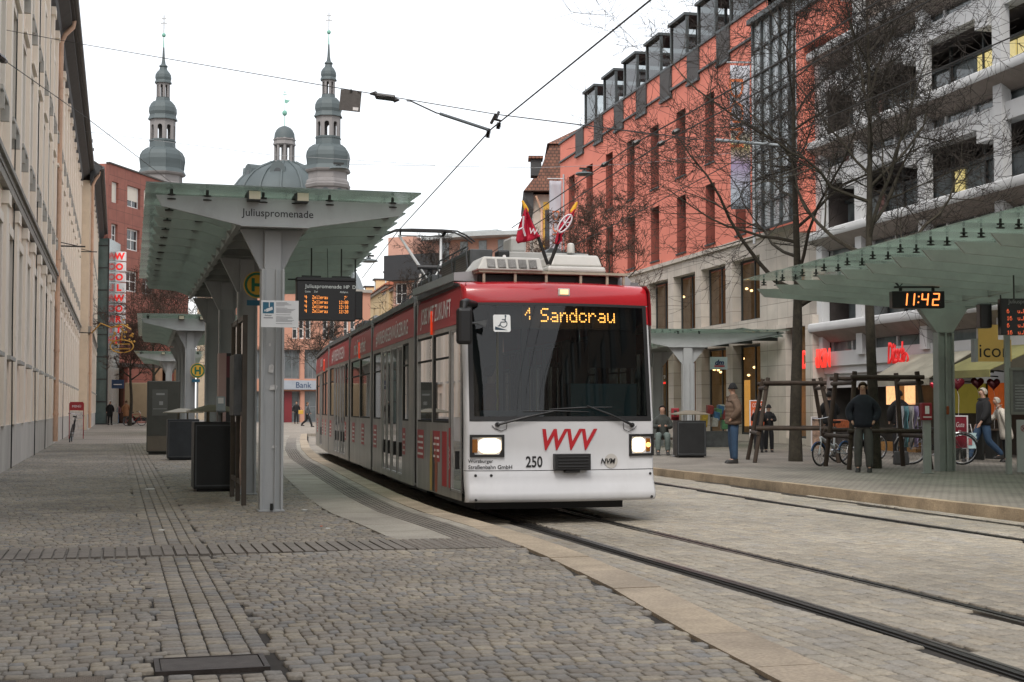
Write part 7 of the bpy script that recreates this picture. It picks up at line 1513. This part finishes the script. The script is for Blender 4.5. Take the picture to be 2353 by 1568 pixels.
# ================================================================== BICYCLES
M_tyre = mat('tyre', (.012,.012,.012), .8, var=.1); M_chr = mat('chrome', (.45,.46,.47), .25, .9, var=.1)
def bicycle(p, rz, label, r, wb, frame, guard_=None, lean=0., basket=None, fold=False):
    e = empty('bicycle', p, rz, label=label, cat='bicycle', group='parked bicycles'); e.rotation_euler[0] = lean
    ring = lambda c, rr, th, n=28: [(c+rr*math.cos(a), 0, r+rr*math.sin(a)) for a in np.linspace(0, 2*math.pi, n+1)]
    for c in (-wb/2, wb/2):
        m = MB(); m.tube(ring(c, r-.015, 0), .018, 6, caps=False); w_ = m.build('wheel', M_tyre, e, smooth=60)
        m = MB(); m.tube(ring(c, r-.04, 0), .009, 5, caps=False)
        for k in range(18): a = k*math.pi/9; m.tube([(c,.02*(-1)**k,r),(c+(r-.04)*math.cos(a),0,r+(r-.04)*math.sin(a))], .0025, 3)
        m.tube([(c,-.04,r),(c,.04,r)], .02, 8); m.build('rim', M_chr, w_)
        if guard_: m = MB(); m.tube([(c+(r+.02)*math.cos(a), 0, r+(r+.02)*math.sin(a)) for a in np.linspace(.3, 2.7, 14)], .016, 5); m.build('mudguard', guard_, e)
    sx, hx = -.16, wb/2-.10; zs = .92; zh = 1.02; bbx, bbz = -.05, .30
    m = MB(); t = .022 if fold else .016
    if fold: m.tube([(bbx-.02,0,.40),(hx,0,.62)], .035, 8)
    else: m.tube([(sx+.03,0,.78),(hx-.02,0,.84)], t, 8); m.tube([(bbx,0,bbz),(hx,0,.76)], t, 8)
    m.tube([(bbx,0,bbz),(sx,0,.82)], t, 8); m.tube([(bbx,0,bbz),(-wb/2,.0,r)], t*.7, 6); m.tube([(sx+.02,0,.72 if not fold else .48),(-wb/2,0,r)], t*.6, 6); m.tube([(hx-.01,0,.86 if not fold else .64),(hx+.0,0,.70 if not fold else .52),(wb/2,0,r)], t, 8); m.build('frame', frame, e, smooth=60)
    m = MB(); m.tube([(sx,0,.80),(sx-.02,0,zs)], .012, 6); m.hexa([(sx-.15,-.07,zs),(sx-.15,.07,zs),(sx+.12,.02,zs),(sx+.12,-.02,zs)], [(sx-.15,-.07,zs+.05),(sx-.15,.07,zs+.05),(sx+.12,.02,zs+.05),(sx+.12,-.02,zs+.05)]); m.build('saddle', M_tyre, e, bevel=.01)
    m = MB(); m.tube([(hx,0,.64 if fold else .84),(hx-.05,0,zh)], .015, 8); m.tube([(hx-.18,-.27,zh),(hx-.06,-.20,zh+.02),(hx-.05,0,zh),(hx-.06,.20,zh+.02),(hx-.18,.27,zh)], .012, 6); hb_ = m.build('handlebar', M_chr, e); m = MB(); m.tube([(hx-.18,-.28,zh),(hx-.08,-.22,zh)], .018, 6); m.tube([(hx-.18,.28,zh),(hx-.08,.22,zh)], .018, 6); m.build('grips', M_tyre, hb_)
    m = MB(); m.tube([(bbx,-.03,bbz),(bbx,.03,bbz)], .07, 14); m.tube([(bbx,-.06,bbz),(bbx+.12,-.06,bbz-.1)], .012, 5); m.tube([(bbx,.06,bbz),(bbx-.12,.06,bbz+.1)], .012, 5); m.build('crank', M_chr, e)
    if basket: m = MB(); m.box(-wb/2-.18,-wb/2+.16,-.14,.14,2*r+.06,2*r+.30); m.build('basket', basket, e)
    return e
def at_cam(u, Z): q_ = W(u, 938, Z); return (q_.x, q_.y, 0)
bicycle(at_cam(1914,31), math.radians(-15.5+180+42), 'white folding bicycle with small blue rimmed wheels leaning by the right timber guard', .25, .98, mat('bike_white', (.55,.58,.60), .4), mat('bike_blue', (.02,.08,.2), .4), math.radians(5), fold=True)
m = MB(); 
bicycle(at_cam(2150,31.5), math.radians(-15.5+180-12), 'dark bicycle with a large rear wheel behind the right shelter post', .35, 1.08, mat('bike_dark', (.02,.02,.022), .4), M_chr, math.radians(-4))
bicycle(at_cam(1968,33), math.radians(-15.5+25), 'bicycle with an orange basket half hidden behind the man in navy', .34, 1.05, mat('bike_dark', (.02,.02,.022), .4), None, math.radians(4), basket=mat('basket_orange', (.30,.08,.03), .7, var=.5, scale=25))
q_ = W(163,938,52.5); bicycle((q_.x,q_.y,0), math.radians(88), 'black bicycle leaning on the pale facade beside the red pavement sign', .34, 1.05, M_tyre, None, math.radians(10))

# ================================================================== RIGHT PLATFORM FURNITURE
p = G(1598,1052); bin_((p.x,p.y+.38,0), math.radians(-14), .37, .37, .93, 'black square litter bin with a hood on the right platform', grp='dark steel litter bins', c=(.02,.021,.022))
M_redbox = mat('validator_red', (.24,.012,.02), .45, var=.1)
for (u, v, z0_, z1_, lab, hw_) in ((1553,1049,966,938,'grey post with a red box next to the bin by the tram corner',.075),(2131,1088,966,926,'grey post with a red box beside the right shelter post',.075)):
    p = G(u, v); Z = 1.25*FPX/(v-938); e = empty('ticket_validator', (p.x,p.y,0), math.radians(-14), label=lab, cat='ticket validator', group='ticket validators on posts'); zt = W(u,z1_,Z).z; zm = W(u,z0_,Z).z
    m = MB(); m.box(-.07,.07,-.05,.05,0,zm); m.box(-.10,.10,-.08,.08,0,.015); m.build('post', M_post if u < 2000 else M_rib, e, bevel=.008); m = MB(); m.box(-.12,.08,-.10,.06,zm,zt); b_ = m.build('box', M_redbox, e, bevel=.015); m = MB(); m.box(-.06,.02,-.106,-.10,zm+.12,zt-.06); m.box(-.1,.06,-.104,-.1,zm+.05,zm+.07); m.build('display', M_letw if u > 2000 else M_bolt, b_)
# timetable case and information sign at the right edge
p = G(2319,1090); Z = 1.25*FPX/152; e = empty('timetable_case', (p.x,p.y,0), math.radians(-15.5), label='framed timetable case on a dark post at the right edge', cat='timetable case'); zz = lambda v: W(2319,v,Z).z
m = MB(); m.box(-.05,.04,-.05,.05,0,zz(700)); m.build('post', M_rib, e); m = MB(); x0, x1, z0_, z1_ = .02, 1.0, zz(953), zz(845); m.box(x0,x1,-.08,-.02,z0_,z0_+.05); m.box(x0,x1,-.08,-.02,z1_-.05,z1_); m.box(x0,x0+.05,-.08,-.02,z0_+.05,z1_-.05); m.box(x1-.05,x1,-.08,-.02,z0_+.05,z1_-.05); fr_ = m.build('frame', mat('case_frame', (.22,.22,.2), .5, .3, var=.1), e)
m = MB(); m.box(x0+.05,x1-.05,-.05,-.03,z0_+.05,z1_-.05); m.build('timetable', mat('timetable_dim', (.13,.13,.13), .4, var=.3, scale=7), fr_)
m = MB()
for i in range(9): m.box(x0+.1,x0+.4,-.053,-.05,z0_+.10+i*.055,z0_+.125+i*.055)
m.build('timetable_rows', mat('rows_pale', (.28,.28,.28), .5, var=.3, scale=20), fr_)
e = empty('information_sign', (p.x+.10,p.y-.12,0), math.radians(-15.5), label='white information sign with black and blue writing at the bottom right edge', cat='sign'); m = MB(); z0_, z1_ = zz(1092), zz(965); m.box(0,.9,0,.04,max(.04,z0_),z1_); b_ = m.build('panel', mat('info_white', (.42,.43,.43), .5, var=.06), e); m = MB(); m.box(.1,.14,.0,.04,0,max(.04,z0_)); m.box(.7,.74,0,.04,0,max(.04,z0_)); m.build('foot', M_rib, e)
for i, (t, w_) in enumerate((('Würzburger',.42),('Domhotel',.36),('Karten',.26),('für alle',.26))): text(t, FR((.24+w_/2,-.004,z1_-.12-.10*i-(.12 if i > 1 else 0)),(1,0,0),(0,0,1)), M_letb, b_, w=w_, bold=.015)
m = MB(FR((.13,-.004,z1_-.16),(1,0,0),(0,0,1))); m.tube([(.055*math.cos(a),.055*math.sin(a),0) for a in np.linspace(0,6.283,19)], .006, 4); m.tube([(-.03,-.03,0),(.03,.03,0)], .008, 4); m.tube([(.03,-.03,0),(-.03,.03,0)], .008, 4); m.build('emblem', mat('emblem_red', (.3,.05,.06), .5), b_)
m = MB(); m.box(-.0,.06,-.17,-.13,.0,.17); o = m.build('door_button', mat('button_orange', (.28,.07,.02), .5), SR, bevel=.02); o.location = (-.03,.0,1.12)
# heart balloons, garments on a rail, cafe stand, rucksack
def heart(u, v, Z, r, label, c):
    q_ = W(u,v,Z); e = empty('balloon', q_, math.radians(-15), label=label, cat='balloon', group='heart balloons by the shop'); pts = []
    for t in np.linspace(0, 2*math.pi, 29)[:-1]: pts.append((r*math.sin(t)**3*1.0, r*(13*math.cos(t)-5*math.cos(2*t)-2*math.cos(3*t)-math.cos(4*t))/16))
    m = MB()
    for (k0_, y0_, k1_, y1_) in ((.0,-.30,.6,-.26),(.6,-.26,.9,-.15),(.9,-.15,1,0),(1,0,.9,.15),(.9,.15,.6,.26),(.6,.26,.0,.30)):
        n_ = len(pts); vs = [(a*k0_,r*y0_*1.3,b*k0_) for a,b in pts]+[(a*k1_,r*y1_*1.3,b*k1_) for a,b in pts]; m.add(vs, [(i,(i+1)%n_,(i+1)%n_+n_,i+n_) for i in range(n_)])
    m.build('foil', c, e, smooth=80); m = MB(); m.tube([(0,0,-r*.98),(.03,0,-r*1.8),(0,0,-q_.z+.6)], .004, 4); m.build('string', M_letw, e)
M_foil = mat('foil_dark_red', (.10,.006,.012), .18, .3, var=.1)
heart(2200,882,32.5,.17,'dark heart balloon nearest the shelter post',M_foil); heart(2246,880,35.5,.17,'middle dark red heart balloon before the yellow shop wall',M_foil); heart(2283,882,35.2,.17,'right dark red heart balloon by the orange poster',M_foil)
heart(2146,886,33.5,.10,'small red heart balloon left of the shelter post',mat('foil_red', (.4,.01,.03), .2, .3))
q_ = W(2089,938,34.5); e = empty('clothes_rail', (q_.x,q_.y,0), math.radians(-15), label='rail of pale striped garments beside the right tree guard', cat='clothes rail'); m = MB(); m.tube([(-.3,0,0),(-.3,0,1.35),(.3,0,1.35),(.3,0,0)], .02, 6); m.build('rail', M_chr, e)
for k, c in enumerate(((.28,.30,.32),(.08,.2,.22),(.33,.32,.31),(.2,.16,.27))): m = MB(); m.grid([[(-.2+k*.12+.02*math.sin(j*2+i), -.15+.3*i/5, 1.3-1.0*j/6) for i in range(6)] for j in range(7)]); o = m.build('garment', mat('garment_%d'%k, c, .8, var=.2), e, smooth=80); sm = o.modifiers.new('s','SOLIDIFY'); sm.thickness = .02
p = G(2071,1068); e = empty('rucksack', (p.x,p.y,0), math.radians(-15), label='grey bag standing on the paving in front of the bicycles', cat='bag'); m = MB(); m.hexa([(-.17,-.1,0),(.17,-.1,0),(.17,.1,0),(-.17,.1,0)], [(-.15,-.06,.30),(.15,-.06,.30),(.15,.08,.30),(-.15,.08,.30)]); m.build('body', mat('bag_grey', (.07,.07,.072), .8, var=.2), e, bevel=.03); m = MB(); m.tube([(-.06,0,.29),(-.04,0,.40),(.04,0,.40),(.06,0,.29)], .012, 5); m.build('handle', M_tyre, e)
for (u, Z, lab) in ((2250,35,'small cafe table behind the walker in black'),(2215,34.5,'small dark table with goods beside the crimson board')):
    q_ = W(u,938,Z); e = empty('table', (q_.x,q_.y,0), label=lab, cat='table', group='small tables outside the shops'); m = MB(); m.box(-.4,.4,-.3,.3,.70,.74); m.build('top', M_wood, e)
    for x in (-.35,.35): m = MB(); m.box(x-.03,x+.03,-.25,.25,0,.70); m.build('leg', M_bolt, e)
q_ = W(1640,938,46); e = empty('clothes_rack', (q_.x,q_.y,0), math.radians(-15), label='rack of colourful wrapped goods beside the shop entrance behind the man in brown', cat='display rack'); m = MB(); m.box(-.5,.5,-.2,.2,0,.5); m.build('base', M_dgrey, e)
random.seed(5)
for k in range(10): m = MB(); a = random.uniform(-.45,.3); z = random.uniform(.5,1.1); m.hexa([(a,-.2,z),(a+.2,-.2,z),(a+.2,.1,z),(a,.1,z)], [(a+.03,-.25,z+.3),(a+.22,-.25,z+.26),(a+.2,.1,z+.3),(a,.1,z+.3)]); m.build('pack', mat('pack_%d'%(k%5), [(.1,.25,.12),(.4,.4,.38),(.05,.15,.3),(.5,.35,.05),(.3,.05,.05)][k%5], .5, var=.4, scale=10), e, bevel=.02)
# van and bicycles at the far left end
q_ = W(333,938,104); e = empty('delivery_van', (q_.x,q_.y,0), math.radians(-15), label='beige box van parked across the far end of the left pavement', cat='van'); m = MB(); m.box(-1.5,1.9,0,2.0,.55,3.1); m.build('box', mat('van_beige', (.36,.28,.18), .6, var=.08), e, bevel=.05); m = MB(); m.box(-1.3,1.7,.1,1.8,.3,.55); m.build('chassis', M_black, e)
for x in (-1.0,1.3): m = MB(); m.tube([(x,-.02,.36),(x,.25,.36)], .36, 16); w_ = m.build('wheel', M_tyre, e); m = MB(); m.tube([(x,-.03,.36),(x,-.015,.36)], .2, 12); m.build('hub', M_chr, w_)
m = MB(); m.hexa([(1.92,.1,.5),(3.4,.1,.5),(3.4,1.9,.5),(1.92,1.9,.5)], [(1.92,.1,2.4),(2.7,.1,2.4),(2.7,1.9,2.4),(1.92,1.9,2.4)]); m.build('cab', mat('van_beige', (.36,.28,.18)), e, bevel=.05)
bicycle(at_cam(309,100), math.radians(-20), 'red bicycle parked beside the beige van far off', .34, 1.05, mat('bike_red', (.4,.03,.02), .4))
# golden wrought sign hanging from the left facade
M_gold = mat('gold_leaf', (.45,.25,.05), .4, .4, var=.2)
q_ = W(280,790,80); e = empty('guild_sign', q_, math.radians(-15), label='golden wrought iron guild sign hanging from the cream facade', cat='sign'); m = MB(); r = .65
m.tube([(r*math.cos(a),0,-.15+.55*r*math.sin(a)) for a in np.linspace(0,6.283,25)], .035, 6); m.tube([(-1.7,0,.6),(-1.2,0,1.15),(-.6,0,.9),(0,0,1.1),(.5,0,.8)], .04, 6); m.tube([(0,0,1.1),(0,0,.2)], .03, 5)
ra = random.Random(4)
for k in range(26): a = ra.uniform(-.7,.7); z = ra.uniform(.1,1.6)*(1-abs(a)); m.lathe([(.07*math.sin(t), .07*math.cos(t)) for t in np.linspace(.05,3.1,4)], 5, 0, (a,ra.uniform(-.05,.05),z))
m.box(-.45,.45,-.02,.02,-.32,-.27); m.box(-.45,.45,-.02,.02,-.05,0); m.build('scrollwork', M_gold, e); m = MB(); m.tube([(-4.5,1,.75),(-1.7,0,.6)], .03, 5); m.build('bracket', M_bolt, e)
q_ = W(271,883,104); e = empty('street_sign', q_, math.radians(-15), label='small dark blue square sign on the red store at street level', cat='sign'); m = MB(); m.box(-.45,.45,-.05,0,-.32,.32); m.build('panel', mat('sign_blue', (.015,.04,.10), .5, var=.05), e); m = MB(); m.box(-.3,.3,-.06,-.05,-.06,.0); m.build('lettering', M_letw, e)

# ================================================================== OVERHEAD LINES
M_wire = mat('wire', (.03,.03,.032), .6, var=0); M_wiref = mat('wire_pale', (.25,.26,.27), .6, var=0); M_ins = mat('insulator_dark', (.02,.018,.018), .4)
def wire(pts, r, label, cat='overhead wire', matl=None, name='overhead_wire', sag=0.):
    P = [W(*p) if len(p) == 3 else Vector(p) for p in pts]; Q = []
    if 'contact' in label or 'parallel' in label: d_ = P[0]-P[1]; d_.z = 0; P.insert(0, P[0]+d_.normalized()*30)   # runs on over the viewer's head
    for i in range(len(P)-1):
        for k in range(12): t = k/12; Q.append(P[i].lerp(P[i+1], t)-Vector((0,0,sag*4*t*(1-t))))
    Q.append(P[-1]); o = P[0]; m = MB(Matrix.Translation(-o)); m.tube(Q, r, 5); w_ = m.build(name, matl or M_wire, label=label, cat=cat, group='overhead line wires'); w_.location = o; return w_
def ZP_(u, v, z):
    q_ = G(u, v, z); return (u, v, (q_-_C).dot(_F))
wire([(1520,-20,11.8),(1130,296,17.4),(915,531,27.6),(832,640,38)], .009, 'contact wire of the near track running up from the pantograph to the top')
wire([(-20,63,28),(167,98,26),(780,203,19.2),(1146,264,17.6),(1590,320,24),(1960,352,34)], .006, 'long span wire crossing the whole street above the shelter')
wire([(-20,118,20),(0,132,20.5),(200,272,25),(420,440,36),(640,610,60)], .007, 'wire falling from the upper left past the pale facade')
wire([(175,300,70),(620,356,60),(1000,380,60)], .010, 'faint far span wire across the church towers', matl=M_wiref); wire([(800,378,55),(1230,386,60),(1460,377,60),(1700,350,52)], .010, 'faint lamp wire right of the right church tower', matl=M_wiref)
e1 = [ZP_(u,v,5.1) for u,v in ((2060,-22),(1765,158),(1462,328),(1176,524))]; e2_ = [ZP_(u,v,5.1) for u,v in ((2180,-22),(1765,200),(1519,330),(1235,513),(1100,600))]
wire(e1, .010, 'upper of the two parallel wires crossing the salmon wall'); wire(e2_, .010, 'lower of the two parallel wires crossing the salmon wall')
wire([ZP_(u,v,4.9) for u,v in ((2353,73),(1765,330),(1411,517),(1250,600))], .008, 'contact wire of the far track passing over the left tree')
wire([(1150,264,17.7),(1590,318,28),(1765,350,33),(2100,408,30)], .005, 'thin cross span from the registration arm to the right')
def insul(pts, rs, label, name='insulator', cat='insulator', c=None):
    P = [W(*p) for p in pts]; o = P[0]; m = MB(Matrix.Translation(-o)); m.tube(P, rs, 8); w_ = m.build(name, c or M_ins, label=label, cat=cat, group='overhead line fittings'); w_.location = o; return w_
insul([(850,216,19),(862,215,19),(866,221,19),(905,226,19),(908,231,19),(918,230,19)], [.012,.035,.045,.045,.035,.01], 'black strain insulator on the span wire right of the hanging plate')
insul([(-6,128,20),(4,136,20.2),(14,142,20.5)], [.05,.06,.03], 'black insulator at the left edge of the picture on the falling wire')
e = empty('wire_support', W(1120,298,17.4), label='steel registration arm holding the contact wire above the street', cat='wire support'); o = W(1120,298,17.4); L0_ = Matrix.Translation(-o)
m = MB(L0_); m.tube([W(1012,262,18), W(1124,299,17.4)], .022, 6); m.build('arm', mat('arm_steel', (.14,.16,.18), .5, .4), e)
m = MB(L0_); m.tube([W(935,232,18.6), W(945,233,18.5), W(975,247,18.3), W(1003,260,18.1), W(1012,262,18)], .010, 6); m.build('tie_wire', M_wire, e)
m = MB(L0_); m.tube([W(1146,258,17.5), W(1139,275,17.4), W(1150,278,17.4), W(1147,290,17.4)], .02, 6); m.tube([W(1140,262,17.4), W(1128,285,17.4)], .02, 6); m.build('clamp', M_ins, e)
for (u, v0_, v1_) in ((1147,282,297),(1123,300,317)):
    m = MB(L0_); a, b = W(u,v0_,17.4), W(u-3,v1_,17.4); n_ = 7; m.tube([a.lerp(b, t/12) for t in range(13)], [.035 if t%2 else .016 for t in range(13)], 8); m.build('insulator', M_ins, e)
a = W(783,205,19); e = empty('hanging_plate', a, math.radians(-15), label='grey square metal plate hanging from the span wire beside the right tower', cat='plate'); m = MB(); s = 19/FPX; m.prism([(0,0),(48*s,-5*s),(44*s,-53*s),(-4*s,-48*s)], (0,0,0), (1,0,0), (0,0,1), (0,.02,0)); m.build('plate', mat('plate_grey', (.11,.10,.095), .7, .2, var=.15, scale=20), e); m = MB(); m.prism([(28*s,-42*s),(41*s,-43*s),(40*s,-50*s),(28*s,-49*s)], (0,-.004,0), (1,0,0), (0,0,1), (0,.004,0)); m.build('label', M_letw, e); m = MB(); m.tube([(24*s,-.02,-4*s),(24*s,.03,-4*s)], .018, 8); m.build('bolt', M_bolt, e)
for (u, v, z_, lab) in ((1462,328,5.1,'dark clamp fitting on the upper parallel wire by the salmon wall'),(1519,330,5.1,'dark clamp fitting on the lower parallel wire by the salmon wall'),(1553,303,5.1,'cluster of dark fittings where the span meets the parallel wires'),(1390,378,5.1,'small dark fitting on the wire before the salmon wall ledge')):
    Z = ZP_(u,v,z_)[2]; insul([(u-9,v+5,Z),(u-4,v+2,Z),(u+4,v-2,Z),(u+9,v-5,Z)], [.015,.04,.035,.015], lab)
insul([(1645,322,30),(1790,334,29)], [.035,.03], 'pale registration arm among the branches of the left tree', 'steel_tube', 'wire support', c=mat('arm_pale', (.3,.33,.35), .5, .3))
def lamp(u, v, Z, label):
    q_ = W(u,v,Z); e = empty('hanging_lamp', q_, label=label, cat='street lamp', group='street lamps hung on wires'); k = Z/FPX; m = MB(); m.lathe([(6*k,4*k),(5*k,1*k),(20*k,-2*k),(22*k,-5*k),(16*k,-7*k)], 16); m.build('shade', mat('lamp_grey', (.10,.12,.125), .5, .3), e, smooth=50); m = MB(); m.box(-12*k,12*k,-3*k,3*k,6*k,10*k); m.tube([(0,0,0),(0,0,10*k)], 2*k, 6); m.build('mount', M_bolt, e)
lamp(1343,396,55,'round street lamp hung on a wire before the tiled house'); lamp(778,384,58,'street lamp hung on a wire beside the right church tower'); lamp(847,596,75,'small far street lamp above the tram tail');
